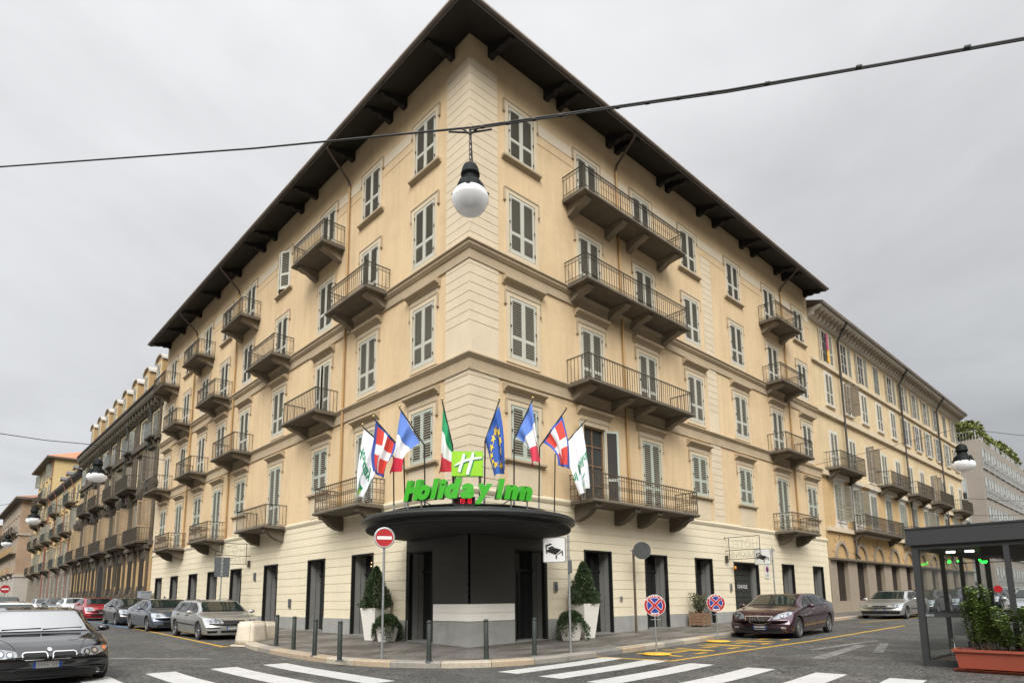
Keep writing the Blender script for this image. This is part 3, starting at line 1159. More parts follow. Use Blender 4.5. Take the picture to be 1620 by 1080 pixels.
BL = {4: [(10.35, 3.15), (19.93, 3.15), (27.4, 3.15), (34.92, 3.1)], 3: [(6.6, 3.4), (15.43, 3.4), (23.8, 3.25), (31.27, 3.25)],
      2: [(10.6, 3.3), (20.2, 3.45), (27.4, 3.2), (35.05, 3.15)], 1: [(6.84, 3.75), (15.55, 3.75), (23.55, 3.3), (31.1, 3.4)]}
for f, L_ in BL.items():
    z = FL[f][0]
    for k, (c, w) in enumerate(L_):
        st = 'ring' if f > 2 else 'plain'
        if f == 1:
            st = 'ornate' if k != 1 else 'plain'
        balcony((0, c, z), R(-90), w, 1.08, (-w / 2 + .42, w / 2 - .42), st, f == 1)
for f in (4, 3, 2, 1):
    z = FL[f][0]
    st = {4: 'ring', 3: 'ring', 2: 'plain', 1: 'ornate'}[f]
    balcony((8.25, 0, z), 0, 7.1, 1.15, (-3.1, -.75, .75, 3.1), st, f == 1)
    balcony(((22.95 if f > 2 else 23.15), 0, z), 0, 3.2 if f > 2 else 3.6, 1.1, (-1.15, 1.15), st, f == 1)

# ---- downpipes
pm_ = MB()
for (y, zt, zb) in ((8.38, 20.15, 5.2), (21.75, 20.1, 5.2), (29.7, 20.1, 5.2)):
    d = MB()
    d.tube([(-OV - .02, y - .25, 21.1), (-OV + .05, y - .22, 20.98), (-.12, y, zt), (-.09, y, zt - .25)], .055, 8, 1)
    d.tube([(-.09, y, zt - .25), (-.09, y, zb)], .052, 8, 0)
    d.build('downpipe', [M['pipe'], M['pipe_brown']], hotel)
for (x, zt, zb) in ((8.2, 20.4, 5.2), (24.45, 20.35, 5.2)):
    d = MB()
    d.tube([(x - .25, -OV - .02, 21.1), (x - .22, -OV + .05, 20.98), (x, -.12, zt), (x, -.09, zt - .25)], .055, 8, 1)
    d.tube([(x, -.09, zt - .25), (x + .12, -.09, zb)], .052, 8, 0)
    d.build('downpipe', [M['pipe'], M['pipe_brown']], hotel)
# loose cable along the first-floor course
d = MB()
pts = []
for k in range(15):
    pts.append((-.09, 12 - k * .857, 9.0 - .05 * abs(math.sin(k * 1.1))))
pts.append((-.1, -.1, 9.08))
for k in range(1, 15):
    pts.append((k * .8, -.09, 9.0 - .05 * abs(math.sin(k * 1.3))))
d.tube(pts, .009, 5)
d.build('facade_cable', M['wire'], hotel)


# ---- ground-floor openings
def opening(loc, rz, w, top, kind, zb):
    hw = w / 2
    mb = MB()
    # charcoal edge frame, stone jamb panels, threshold, transom
    for s in (-1, 1):
        a, b = sorted((s * hw, s * (hw - .055)))
        mb.box((a, -.045, zb), (b, .10, top), 0)
        a, b = sorted((s * (hw), s * (hw - .03)))
        mb.box((a, .10, zb), (b, .36, top), 1)
        mb.box((a, .385, zb), (b, .62, top), 1)
        a, b = sorted((s * hw, s * (hw - .018)))
        mb.box((a, .36, zb), (b, .385, top), 0)
    mb.box((-hw, -.035, top - .06), (hw, .62, top), 0)
    mb.box((-hw, -.06, zb - .12), (hw, .62, zb + .02), 1)
    o = mb.build({'door': 'entrance', 'shop': 'shop_window', 'garage': 'garage_gate'}[kind], [M['black_metal'], M['jamb']], hotel, loc, rz)
    pn = MB()
    yy = .58 if kind != 'garage' else .42
    if kind == 'garage':
        n = 10
        hh = (top - .06 - zb) / n
        for k in range(n):
            pn.box((-hw + .04, yy, zb + k * hh + .012), (hw - .04, yy + .05, zb + (k + 1) * hh - .012), 0)
        pn.box((-hw + .04, yy + .03, zb), (hw - .04, yy + .06, top - .06), 1)
        pn.build('door_leaf', [M['panel_metal'], M['dark']], o)
        me = text_mesh('GARAGE', .27, .004)
        me.materials.append(M['white'])
        t = put('lettering', me, o, (.28, yy - .012, zb + 1.55))
        t.rotation_euler = (R(90), 0, 0)
    else:
        pn.box((-hw + .035, yy, zb + .02), (hw - .035, yy + .02, top - .06), 0)
        pn.box((-hw + .035, yy - .06, zb + 2.3), (hw - .035, yy + .0, zb + 2.38), 1)
        for x in ((-.03, .03) if kind == 'door' else ()):
            pn.box((x - .03, yy - .04, zb + .02), (x + .03, yy, zb + 2.3), 1)
        pn.build('pane', [M['glass_dark'], M['black_metal']], o)
    return o


gate_lbl = None
for i, (a, b, t) in enumerate(GFL):
    c = (a + b) / 2
    opening((0, c, 0), R(-90), b - a, t, 'door' if i == 0 else 'shop', ground(0, c) + .22)
for i, (a, b, t) in enumerate(GFR):
    c = (a + b) / 2
    opening((c, 0, 0), 0, b - a, t, 'door' if i == 0 else ('garage' if i == 4 else 'shop'), ground(c, 0) + .22)
# lit lamps seen through the shop windows
d = MB()
for (x, y, z, lx, ly) in ((.56, 6.62, 3.12, 0, .22), (.56, 6.68, 2.98, 0, .18), (.56, 10.1, 3.1, 0, .16)):
    d.box((x, y - ly, z - .018), (x + .012, y + ly, z + .018), 0)
d.build('interior_lamp', M['warm'], hotel)
d = MB()
d.box((9.5, .56, 2.48), (10.05, .572, 2.54), 0)
d.build('interior_lamp', M['coolw'], hotel)

# ---- dark cladding of the corner pier and bulkhead under the canopy
cb = MB()
Lp = [(.055, 1.83, 1.47, 3.72), (.04, 3.42, 3.30, 3.72)]
for s in (0, 1):
    mp = ML if s == 0 else MR
    e = 1.83 if s == 0 else 1.88

    def slab(u0, u1, z0, z1, w):
        p = [mp(u0, 0, z0), mp(u1, 0, z0), mp(u1, 0, z1), mp(u0, 0, z1)]
        q = [mp(u0, w, z0), mp(u1, w, z0), mp(u1, w, z1), mp(u0, w, z1)]
        cb.add(p + q, [(4, 5, 6, 7), (0, 4, 7, 3), (1, 2, 6, 5), (0, 1, 5, 4), (3, 7, 6, 2)], 0)
    slab(-.055, e, 1.50, 3.72, .055)
    slab(e, 3.42, 3.30, 3.72, .05)
    slab(3.36, 3.42, .24, 3.30, .06)
cladding = cb.build('corner_cladding', M['panel_metal'], hotel, recalc=True)
rv = MB()
for z in [1.6 + .19 * k for k in range(11)]:
    rv.lathe([(0, .02), (.014, .012), (.016, 0)], 8, 0, (-.075, -.075, z))
rv.build('rivet', M['galv'], cladding)
# white plaster band under the cladding, and stone plinth of the corner pier
pb = MB()
for z0, z1 in ((.97, 1.215), (1.225, 1.495)):
    for mp, e in ((ML, 1.83), (MR, 1.88)):
        q = [mp(-.04, .04, z0), mp(e, .04, z0), mp(e, .04, z1), mp(-.04, .04, z1)]
        p = [mp(-.04, 0, z0), mp(e, 0, z0), mp(e, 0, z1), mp(-.04, 0, z1)]
        pb.add(p + q, [(4, 5, 6, 7), (3, 7, 6, 2), (0, 1, 5, 4), (1, 2, 6, 5)], 0)
M['whiteplaster'] = mat('white_plaster', (.86, .83, .75), .8, var=.03, scale=1, fine=.02, coord='World')
pb.build('plaster_band', M['whiteplaster'], hotel, recalc=True)

# small fixtures on the walls
for (x, z, w, h_) in ((3.85, 2.05, .16, .34), (7.55, 1.62, .12, .16), (16.2, 2.1, .14, .38)):
    d = MB()
    d.box((x - w / 2, -.07, z - h_ / 2), (x + w / 2, 0, z + h_ / 2), 0)
    d.box((x - w / 2 + .025, -.085, z - h_ / 2 + .05), (x + w / 2 - .025, -.07, z + h_ / 2 - .08), 1)
    d.build('intercom_plate', [M['galv'], M['signback']], hotel)
for (y, z) in ((17.2, 2.9), (12.9, 1.55), (33.2, 1.9)):
    d = MB()
    d.box((-.07, y - .1, z - .2), (0, y + .1, z + .2), 0)
    d.build('wall_box', M['signback'], hotel)
d = MB()
d.tube([(16.5, 0, 3.05), (16.5, -.14, 3.05)], .02, 6, 0)
d.lathe([(0, .14), (.055, .12), (.07, .05), (.07, -.02), (0, -.02)], 16, 1, (16.5, -.16, 3.0))
d.build('warning_beacon', [M['galv'], mat('beacon_orange', (.62, .20, .01), .25, var=.1)], hotel)
d = MB()
d.tube([(19.75, 0, 3.95), (19.75, -.35, 3.95)], .022, 6, 0)
d.box((19.60, -.62, 3.86), (19.90, -.30, 4.06), 1)
d.box((19.57, -.68, 4.06), (19.93, -.26, 4.08), 1)
d.build('security_camera', [M['galv'], M['pot_white']], hotel)
npp = thing('no_parking_plate', 'white wall plate with blue and red no parking disc right of the garage gate', 'sign', (20.15, -.02, 2.98))
d = MB()
d.box((-.22, -.02, -.38), (.22, 0, .38), 0)
d.build('plate', M['white'], npp)
d = MB()
for r_, y_, m_ in ((.16, -.024, 0), (.12, -.027, 1)):
    d.add([(r_ * math.cos(2 * math.pi * k / 28), y_, .08 + r_ * math.sin(2 * math.pi * k / 28)) for k in range(28)], [tuple(range(28))], m_)
d.box((-.15, -.032, -.02), (.15, -.030, .02), 0, Matrix.Translation((0, 0, .08)) @ Matrix.Rotation(R(45), 4, 'Y'))
d.box((-.14, -.024, -.20), (.14, -.022, -.17), 2)
d.box((-.14, -.024, -.27), (.14, -.022, -.24), 2)
d.build('no_parking_disc', [M['red'], M['blue'], M['signback']], npp)

# ---- canopy
canopy = thing('entrance_canopy', 'round charcoal metal canopy wrapping the hotel corner above the entrances', 'canopy', (0, 0, 0))
cn = MB()
prof = [(.2, 4.02), (3.08, 4.06), (3.20, 4.04), (3.28, 3.985), (3.31, 3.92), (3.29, 3.86), (3.20, 3.82), (3.12, 3.80), (3.12, 3.755), (3.17, 3.72), (3.14, 3.66), (3.05, 3.64), (.2, 3.64)]
cn.lathe(prof[:10], 96, 0, (0, 0, 0), R(92), R(358))
cn.lathe(prof[9:], 96, 1, (0, 0, 0), R(92), R(358))
cn.build('deck', [M['black_metal'], mat('canopy_underside', (.008, .008, .008), .8, var=.1)], canopy)
ed = MB()
ed.lathe([(3.09, 4.063), (3.21, 4.043), (3.262, 4.007)], 96, 0, (0, 0, .004), R(92), R(358))
ed.build('edge_flashing', mat('flashing', (.10, .105, .10), .35, .7, var=.15, scale=3), canopy)
rg_ = MB()
rg_.tube([(2.55 * math.cos(R(a)), 2.55 * math.sin(R(a)), 4.19) for a in range(108, 343, 4)], .042, 8)
for a in (120, 150, 180, 205, 230, 255, 280, 310, 335):
    rg_.tube([(2.55 * math.cos(R(a)), 2.55 * math.sin(R(a)), 4.03), (2.55 * math.cos(R(a)), 2.55 * math.sin(R(a)), 4.19)], .018, 6)
rg_.build('ring_rail', M['black_metal'], canopy)
for a in (215, 222, 232, 240, 262, 198):
    l = MB()
    c, s = math.cos(R(a)), math.sin(R(a))
    l.box((-.10, -.05, 0), (.10, .05, .07), 0)
    l.tube([(0, .02, -.08), (0, 0, .02)], .015, 6)
    l.build('uplight', M['black_metal'], canopy, (2.35 * c, 2.35 * s, 4.13), R(a + 90))
# ================================================================== roof-mounted lettering on the canopy
M['sign_green'] = mat('lettering_green', (.045, .36, .022), .3, var=.06, scale=2, coat=.3)
M['sign_green_side'] = mat('lettering_return', (.03, .27, .02), .3, var=.05, scale=2, coat=.4)
M['sign_pale'] = mat('lettering_glint', (.10, .48, .10), .2, var=.05, scale=2, coat=.5)
M['lime'] = mat('sign_lime', (.27, .55, .02), .3, var=.12, scale=1.6, coat=.3)
M['lime_rim'] = mat('sign_rim_green', (.08, .50, .03), .3, var=.05, scale=2)
M['deepgreen'] = mat('sign_deep_green', (.0, .24, .10), .3, var=.05, scale=2)

RS = 2.92


def on_drum(px, py, r):
    """where the sight line through a picture point meets the upright drum of radius r round the corner"""
    d = ray(px, py)
    A = d.x * d.x + d.y * d.y
    B = 2 * (CAM.x * d.x + CAM.y * d.y)
    C2 = CAM.x ** 2 + CAM.y ** 2 - r * r
    t = (-B - math.sqrt(max(0, B * B - 4 * A * C2))) / (2 * A)
    return CAM + d * t


z_base = on_drum(743, 785.5, RS).z
sign = thing('lettering_sign', 'green three dimensional hotel lettering standing in an arc on the round canopy', 'sign', (0, 0, z_base))
for chh, x0, x1 in (('H', 642, 669), ('o', 662.5, 682), ('l', 682.5, 696), ('i', 693, 707), ('d', 704.5, 731), ('a', 728.5, 750.5), ('y', 751, 778), ('I', 784, 797), ('n', 795.5, 817.5), ('n', 818, 839)):
    p0, p1 = on_drum(x0, 776, RS), on_drum(x1, 776, RS)
    pc = (p0 + p1) / 2
    a = math.atan2(pc.y, pc.x)
    me = text_mesh(chh, .68, .085, .24, .048, 'CENTER', 4)
    xs = [v.co.x for v in me.vertices]
    wd = max(xs) - min(xs)
    k = ((p1 - p0).xy.length + .02) / wd
    cx = (max(xs) + min(xs)) / 2
    for v in me.vertices:
        v.co.x = (v.co.x - cx) * k
    me.materials.append(M['sign_green'])
    me.materials.append(M['sign_green_side'])
    for p in me.polygons:
        if abs(p.normal.z) < .5:
            p.material_index = 1
    o = put('letter', me, sign, (RS * math.cos(a), RS * math.sin(a), 0))
    o.rotation_euler = (R(90), 0, a + R(90))
sup = MB()
for a in (193.5, 203, 227, 255, 266):
    c, s = math.cos(R(a)), math.sin(R(a))
    sup.tube([(2.80 * c, 2.80 * s, -.30), (2.80 * c, 2.80 * s, .02)], .022, 6)
for z in (0.02, .34):
    sup.tube([(2.80 * math.cos(R(a)), 2.80 * math.sin(R(a)), z) for a in range(192, 270, 4)], .014, 6)
for a0, a1 in ((203, 211), (255, 247)):
    sup.tube([(2.80 * math.cos(R(a0)), 2.80 * math.sin(R(a0)), 0), (2.3 * math.cos(R(a1)), 2.3 * math.sin(R(a1)), -.28)], .016, 6)
sup.build('support_frame', M['galv'], sign)

# square emblem panel
ea = R(229.6)
emb = thing('emblem_sign', 'square lime green panel with slanted white letter H above the lettering', 'sign', (2.62 * math.cos(ea), 2.62 * math.sin(ea), 4.97), ea + R(90))
e = MB()
W_, H_ = .86, .70
e.box((-W_ / 2, -.0, 0), (W_ / 2, .14, H_), 1)
e.box((-W_ / 2 + .012, -.004, .012), (W_ / 2 - .012, .0, H_ - .012), 0)
e.build('panel', [M['lime'], M['lime_rim']], emb)


def stroke(mb, P, wd, y, m=0, th=.004):
    """flat brush stroke through points with widths"""
    L_, R_ = [], []
    for i, (x, z) in enumerate(P):
        a = Vector(P[max(0, i - 1)])
        b = Vector(P[min(len(P) - 1, i + 1)])
        t = (b - a).normalized()
        n_ = Vector((-t.y, t.x)) * wd[i] / 2
        L_.append((x + n_.x, z + n_.y))
        R_.append((x - n_.x, z - n_.y))
    for i in range(len(P) - 1):
        mb.prism([L_[i], L_[i + 1], R_[i + 1], R_[i]], 'y', y - th, y, m)


def emblem_strokes(mb, dx, dz, y, m, k=1.0):
    sx = lambda x, z: ((x - .5) * W_ + dx, (1 - z) * H_ + dz)
    stroke(mb, [sx(.40, .10), sx(.37, .28), sx(.32, .48), sx(.27, .68), sx(.24, .84)], [.07 * k, .085 * k, .085 * k, .08 * k, .075 * k], y, m)
    stroke(mb, [sx(.69, .05), sx(.66, .25), sx(.60, .5), sx(.54, .75), sx(.50, .94)], [.07 * k, .085 * k, .09 * k, .09 * k, .085 * k], y - .003, m)
    stroke(mb, [sx(.09, .59), sx(.25, .48), sx(.45, .37), sx(.68, .30), sx(.96, .26)], [.03 * k, .06 * k, .07 * k, .07 * k, .05 * k], y - .006, m)


e = MB()
emblem_strokes(e, .028, -.022, -.006, 0)
e.build('letter_shadow', M['deepgreen'], emb)
e = MB()
emblem_strokes(e, 0, 0, -.016, 0)
e.build('letter', M['white'], emb)
e = MB()
for x in (-.37, -.33, .33, .37):
    e.tube([(x, .07, -.9), (x, .07, .02)], .02, 6)
e.build('support_frame', M['black_metal'], emb)

# LED clock
ca = R(228.3)
clock = thing('digital_clock', 'small black display with red lit digits on the canopy edge below the lettering', 'clock', (2.86 * math.cos(ca), 2.86 * math.sin(ca), 4.135), ca + R(90))
c_ = MB()
c_.box((-.29, 0, 0), (.29, .09, .22), 0)
c_.box((-.275, -.003, .012), (.275, 0, .208), 1)
c_.box((-.2, .03, -.09), (-.18, .06, 0), 0)
c_.box((.18, .03, -.09), (.2, .06, 0), 0)
c_.build('case', [M['signback'], mat('display_face', (.03, .004, .008), .2, var=.1)], clock)
d_ = MB()
SEG = {'1': 'bc', '9': 'abcdfg', '8': 'abcdefg'}


def digit(mb, ch, x, z, w, h):
    t = .014
    S = {'a': (x, z + h - t, x + w, z + h), 'd': (x, z, x + w, z + t), 'g': (x, z + h / 2 - t / 2, x + w, z + h / 2 + t / 2),
         'f': (x, z + h / 2, x + t, z + h), 'e': (x, z, x + t, z + h / 2), 'b': (x + w - t, z + h / 2, x + w, z + h), 'c': (x + w - t, z, x + w, z + h / 2)}
    for k in SEG[ch]:
        a, b, c, d = S[k]
        mb.box((a, -.008, b), (c, -.004, d), 0)


for ch, x in (('1', -.165), ('9', -.075), ('1', .03), ('8', .115)):
    digit(d_, ch, x, .045, .07, .13)
for z in (.08, .13):
    d_.box((.02, -.008, z), (.034, -.004, z + .014), 0)
d_.build('digits', M['led_red'], clock)


# ================================================================== flags
def flag_mat(name, fn):
    m = bpy.data.materials.new(name)
    nt, nd, lk, bs = nodes_of(m)
    uv = N(nt, 'ShaderNodeUVMap')
    c = fn(nt, uv.outputs['UV'])
    lk.new(c, bs.inputs['Base Color'])
    bs.inputs['Roughness'].default_value = .75
    bs.inputs['Sheen Weight'].default_value = .1
    m.node_tree.nodes['Principled BSDF'].inputs['Transmission Weight'].default_value = 0
    return m


def stripes(cols):
    def fn(nt, uv):
        sp = N(nt, 'ShaderNodeSeparateXYZ')
        nt.links.new(uv, sp.inputs[0])
        r = N(nt, 'ShaderNodeValToRGB')
        r.color_ramp.interpolation = 'CONSTANT'
        el = r.color_ramp.elements
        while len(el) < len(cols):
            el.new(.5)
        for i, c in enumerate(cols):
            el[i].position = i / len(cols)
            el[i].color = (*c, 1)
        nt.links.new(sp.outputs[0], r.inputs['Fac'])
        return r.outputs['Color']
    return fn


def plain(col):
    return lambda nt, uv: ramp(nt, noise(nt, uv, 2), [(.3, tuple(c * .97 for c in col)), (.7, col)])


def crossflag(nt, uv):
    sp = N(nt, 'ShaderNodeSeparateXYZ')
    nt.links.new(uv, sp.inputs[0])

    def band(s, a, b):
        g = N(nt, 'ShaderNodeMath', operation='GREATER_THAN', inp={1: a})
        l_ = N(nt, 'ShaderNodeMath', operation='LESS_THAN', inp={1: b})
        mu = N(nt, 'ShaderNodeMath', operation='MULTIPLY')
        nt.links.new(s, g.inputs[0])
        nt.links.new(s, l_.inputs[0])
        nt.links.new(g.outputs[0], mu.inputs[0])
        nt.links.new(l_.outputs[0], mu.inputs[1])
        return mu.outputs[0]
    x, y = sp.outputs[0], sp.outputs[1]
    c = mix(nt, band(x, .38, .58), (.62, .05, .03), (.80, .79, .77))
    c = mix(nt, band(y, .40, .60), c, (.80, .79, .77))
    inner = N(nt, 'ShaderNodeMath', operation='MULTIPLY')
    nt.links.new(band(x, .08, .92), inner.inputs[0])
    nt.links.new(band(y, .1, .9), inner.inputs[1])
    return mix(nt, inner.outputs[0], (.04, .09, .38), c)


FM = {'tri': flag_mat('tricolour_blue_white_red', stripes([(.10, .20, .55), (.80, .80, .80), (.62, .03, .07)])),
      'ita': flag_mat('tricolour_green_white_red', stripes([(.01, .28, .10), (.78, .78, .76), (.60, .04, .06)])),
      'eu': flag_mat('blue_flag_cloth', plain((.018, .085, .36))),
      'white': flag_mat('white_flag_cloth', plain((.82, .83, .86))),
      'cross': flag_mat('cross_flag_cloth', crossflag)}


def bez(P, t):
    """polyline through points, catmull style"""
    n_ = len(P) - 1
    k = min(int(t * n_), n_ - 1)
    f = t * n_ - k
    p0, p1, p2, p3 = P[max(k - 1, 0)], P[k], P[k + 1], P[min(k + 2, n_)]
    return .5 * ((2 * p1) + (p2 - p0) * f + (2 * p0 - 5 * p1 + 4 * p2 - p3) * f * f + (3 * p1 - p0 - 3 * p2 + p3) * f ** 3)


def make_flag(kind, label, pole_px, hoist, top, bot, seed, fold=.1, deco=None):
    """positions taken off the survey picture in a vertical plane through the pole foot, facing the street corner"""
    # pole foot on the canopy
    d = ray(*pole_px[0])
    dh = Vector((d.x, d.y, 0)).normalized()
    # distance so that the foot is on the canopy deck ring
    best = None
    for k in range(200):
        dist = 15.5 + k * .03
        p = at_dist(*pole_px[0], dist)
        if math.hypot(p.x, p.y) <= 2.45 or p.z > 5.2:
            best = p
            break
        best = p
    foot = best
    nrm_ = dh
    P3 = lambda q: at_plane(q[0], q[1], foot, nrm_)
    pts = [Vector((foot.x, foot.y, 4.03))] + [P3(q) for q in pole_px[1:]]
    root = thing('flag', label, 'flag', pts[0], 0, 'flags on the canopy')
    o0 = pts[0]
    rel = [p - o0 for p in pts]
    mb = MB()
    low = rel[0].lerp(rel[1], .2)
    mb.tube([rel[0], low], .03, 8, 1)
    # soften the bend
    path = [low]
    for i in range(1, len(rel) - 1):
        a, b, c = rel[i - 1], rel[i], rel[i + 1]
        path += [b.lerp(a, min(.3, .1 / (b - a).length)), b, b.lerp(c, min(.3, .1 / (c - b).length))]
    path.append(rel[-1])
    mb.tube(path, .021, 8, 0)
    mb.build('pole', [M['black_metal'], M['galv']], root)
    kb = MB()
    kb.lathe([(0, .05), (.022, .045), (.032, .03), (.036, .012), (.03, -.012), (.016, -.026), (.014, -.05), (0, -.05)], 12, 0, tuple(rel[-1] + Vector((0, 0, .045))))
    kb.build('finial', mat('gilt', (.55, .42, .16), .3, .8, var=.1), root)
    hp = [P3(q) - o0 for q in hoist]
    tp = [P3(q) - o0 for q in top]
    bp = [P3(q) - o0 for q in bot]
    rd = random.Random(seed)
    ph, fr = rd.uniform(0, 6), rd.uniform(2.2, 3.2)

    def surf(u, v):
        a, b = bez(tp, u), bez(bp, u)
        h0 = hp[0].lerp(hp[1], v)
        p = a.lerp(b, v)
        lin = tp[0].lerp(bp[0], v)
        p = p + (h0 - lin) * (1 - u)
        amp = fold * (.12 + u ** .7)
        wv = math.sin(ph + v * fr * 3.1 + u * 1.4) + .4 * math.sin(ph * 2 + v * fr * 6.5 - u * 2)
        lat = Vector((-nrm_.y, nrm_.x, 0))
        return p + nrm_ * (amp * wv) + lat * (amp * .55 * math.cos(ph + v * fr * 3.1 + u * 2.2)) + Vector((0, 0, -.02 * math.sin(u * 9 + v * 4) * u))
    mb = MB()
    nu, nv = 26, 20
    mb.grid(surf, nu, nv)
    me = mb.mesh('cloth', FM[kind])
    uvl = me.uv_layers.new(name='UVMap')
    for p in me.polygons:
        for li in p.loop_indices:
            vi = me.loops[li].vertex_index
            uvl.data[li].uv = (vi // (nv + 1) / nu, vi % (nv + 1) / nv)
    cl = put('cloth', me, root)

    def project(pts2, off):
        out = []
        for u, v in pts2:
            u_, v_ = min(max(u, 0), 1), min(max(v, 0), 1)
            p = surf(u_, v_)
            du = surf(min(u_ + .01, 1), v_) - surf(max(u_ - .01, 0), v_)
            dv = surf(u_, min(v_ + .01, 1)) - surf(u_, max(v_ - .01, 0))
            n_ = du.cross(dv).normalized()
            if n_.dot(nrm_) > 0:
                n_ = -n_
            out.append(p + n_ * off)
        return out
    if deco == 'stars':
        sb = MB()
        for k in range(12):
            a = 2 * math.pi * k / 12
            cu, cv_ = .5 + .30 * math.cos(a), .5 + .33 * math.sin(a)
            poly = []
            for j in range(10):
                r = .10 if j % 2 == 0 else .04
                b = math.pi / 2 + j * math.pi / 5
                poly.append((cu + r * math.cos(b) * .85, cv_ + r * math.sin(b) * 1.15))
            vs = project([(cu, cv_)] + poly, .012)
            sb.add(vs, [(0, j + 1, (j + 1) % 10 + 1) for j in range(10)])
        sb.build('star_ring', mat('flag_gold', (.72, .50, .03), .6, var=.05), cl)
    if deco and deco[0] == 'hotel':
        _, cu, cv_, su, rotq = deco
        g = MB()
        # square emblem made of a grid so that it follows the cloth
        k = 5
        c0, s0 = math.cos(rotq), math.sin(rotq)
        tr = lambda x, y: (cu + (x * c0 - y * s0) * su, cv_ + (x * s0 + y * c0) * su * 1.25)
        sq = lambda i, j: tr(-.36 + .72 * i / k, -1.05 + .6 * j / k)
        for i in range(k):
            for j in range(k):
                g.add(project([sq(i, j), sq(i + 1, j), sq(i + 1, j + 1), sq(i, j + 1)], .006), [(0, 1, 2, 3)], 1 if (j * 2 > i + 2) else 0)
        for P in ([(-.12, -.98), (-.22, -.52)], [(.18, -.98), (.08, -.5)], [(-.3, -.68), (.33, -.82)]):
            for t in range(5):
                a = [P[0][q] + (P[1][q] - P[0][q]) * t / 5 for q in (0, 1)]
                b = [P[0][q] + (P[1][q] - P[0][q]) * (t + 1) / 5 for q in (0, 1)]
                w_ = .04
                g.add(project([tr(a[0] - w_, a[1] - w_ * .5), tr(a[0] + w_, a[1] + w_ * .5), tr(b[0] + w_, b[1] + w_ * .5), tr(b[0] - w_, b[1] - w_ * .5)], .012), [(0, 1, 2, 3)], 2)
        tm = text_mesh('Holiday Inn', .46, 0, .2, .012, 'CENTER', 2)
        vs = project([tr(v.co.x, -v.co.y + .1) for v in tm.vertices], .008)
        g.add(vs, [tuple(p.vertices) for p in tm.polygons], 1)
        g.build('emblem', [M['lime'], M['deepgreen'], M['white']], cl)
    return root


make_flag('white', 'white flag with green hotel emblem, leftmost on the canopy, hanging in folds', [(623.7, 797), (622.5, 722), (573.5, 674)], [(576, 678), (612, 713)],
          [(576, 678), (569, 715), (563, 755), (561, 786)], [(612, 713), (600, 735), (588, 765), (578, 786)], 1, .10, ('hotel', .50, .50, .50, R(60)))
make_flag('cross', 'red flag with white cross and blue border, left of the blue white red flag', [(641.5, 797), (638.5, 714), (591, 661)], [(595, 666), (627, 700)],
          [(595, 666), (593, 695), (589, 722), (590, 744)], [(627, 700), (621, 716), (611, 735), (606, 757)], 2, .11)
make_flag('tri', 'blue white and red flag left of the green white and red flag', [(672.6, 790), (671.5, 704), (632, 645)], [(634, 649), (664, 700)],
          [(634, 649), (627, 685), (620, 722), (614, 750)], [(664, 700), (648, 711), (640, 724), (639, 743)], 3, .11)
make_flag('ita', 'green white and red flag beside the lime square panel', [(717, 790), (716, 705), (699.5, 634)], [(701, 645), (716, 704)],
          [(701, 645), (698, 680), (695, 715), (692, 750)], [(716, 704), (715, 718), (714, 731), (713, 744)], 4, .11)
make_flag('eu', 'deep blue flag with ring of gold stars, right of the lime square panel', [(766, 785), (767.5, 697), (790, 633.5)], [(789, 642), (768, 694)],
          [(789, 642), (795, 675), (799, 710), (802, 744)], [(768, 694), (774, 716), (778, 738), (781, 757)], 5, .11, 'stars')
make_flag('tri', 'blue white and red flag right of the starred blue flag', [(813, 790), (813.3, 694), (843, 632)], [(841, 637), (817, 690)],
          [(841, 637), (847, 668), (852, 698), (855, 728)], [(817, 690), (828, 700), (836, 714), (839, 737)], 6, .11)
make_flag('cross', 'red flag with white cross and blue border, on the right beside the last white flag', [(852, 797), (853.7, 706), (896, 646.5)], [(889, 655), (857, 699)],
          [(889, 655), (895, 685), (898, 712), (899, 741)], [(857, 699), (872, 710), (880, 722), (884, 737)], 7, .11)
make_flag('white', 'white flag with green hotel emblem, rightmost on the canopy near the balcony', [(876, 799), (878.3, 719), (927, 664.5)], [(921, 673), (893, 703)],
          [(921, 673), (926, 705), (929, 738), (931, 771)], [(893, 703), (901, 730), (910, 758), (919, 784)], 8, .09, ('hotel', .55, .5, .50, R(75)))

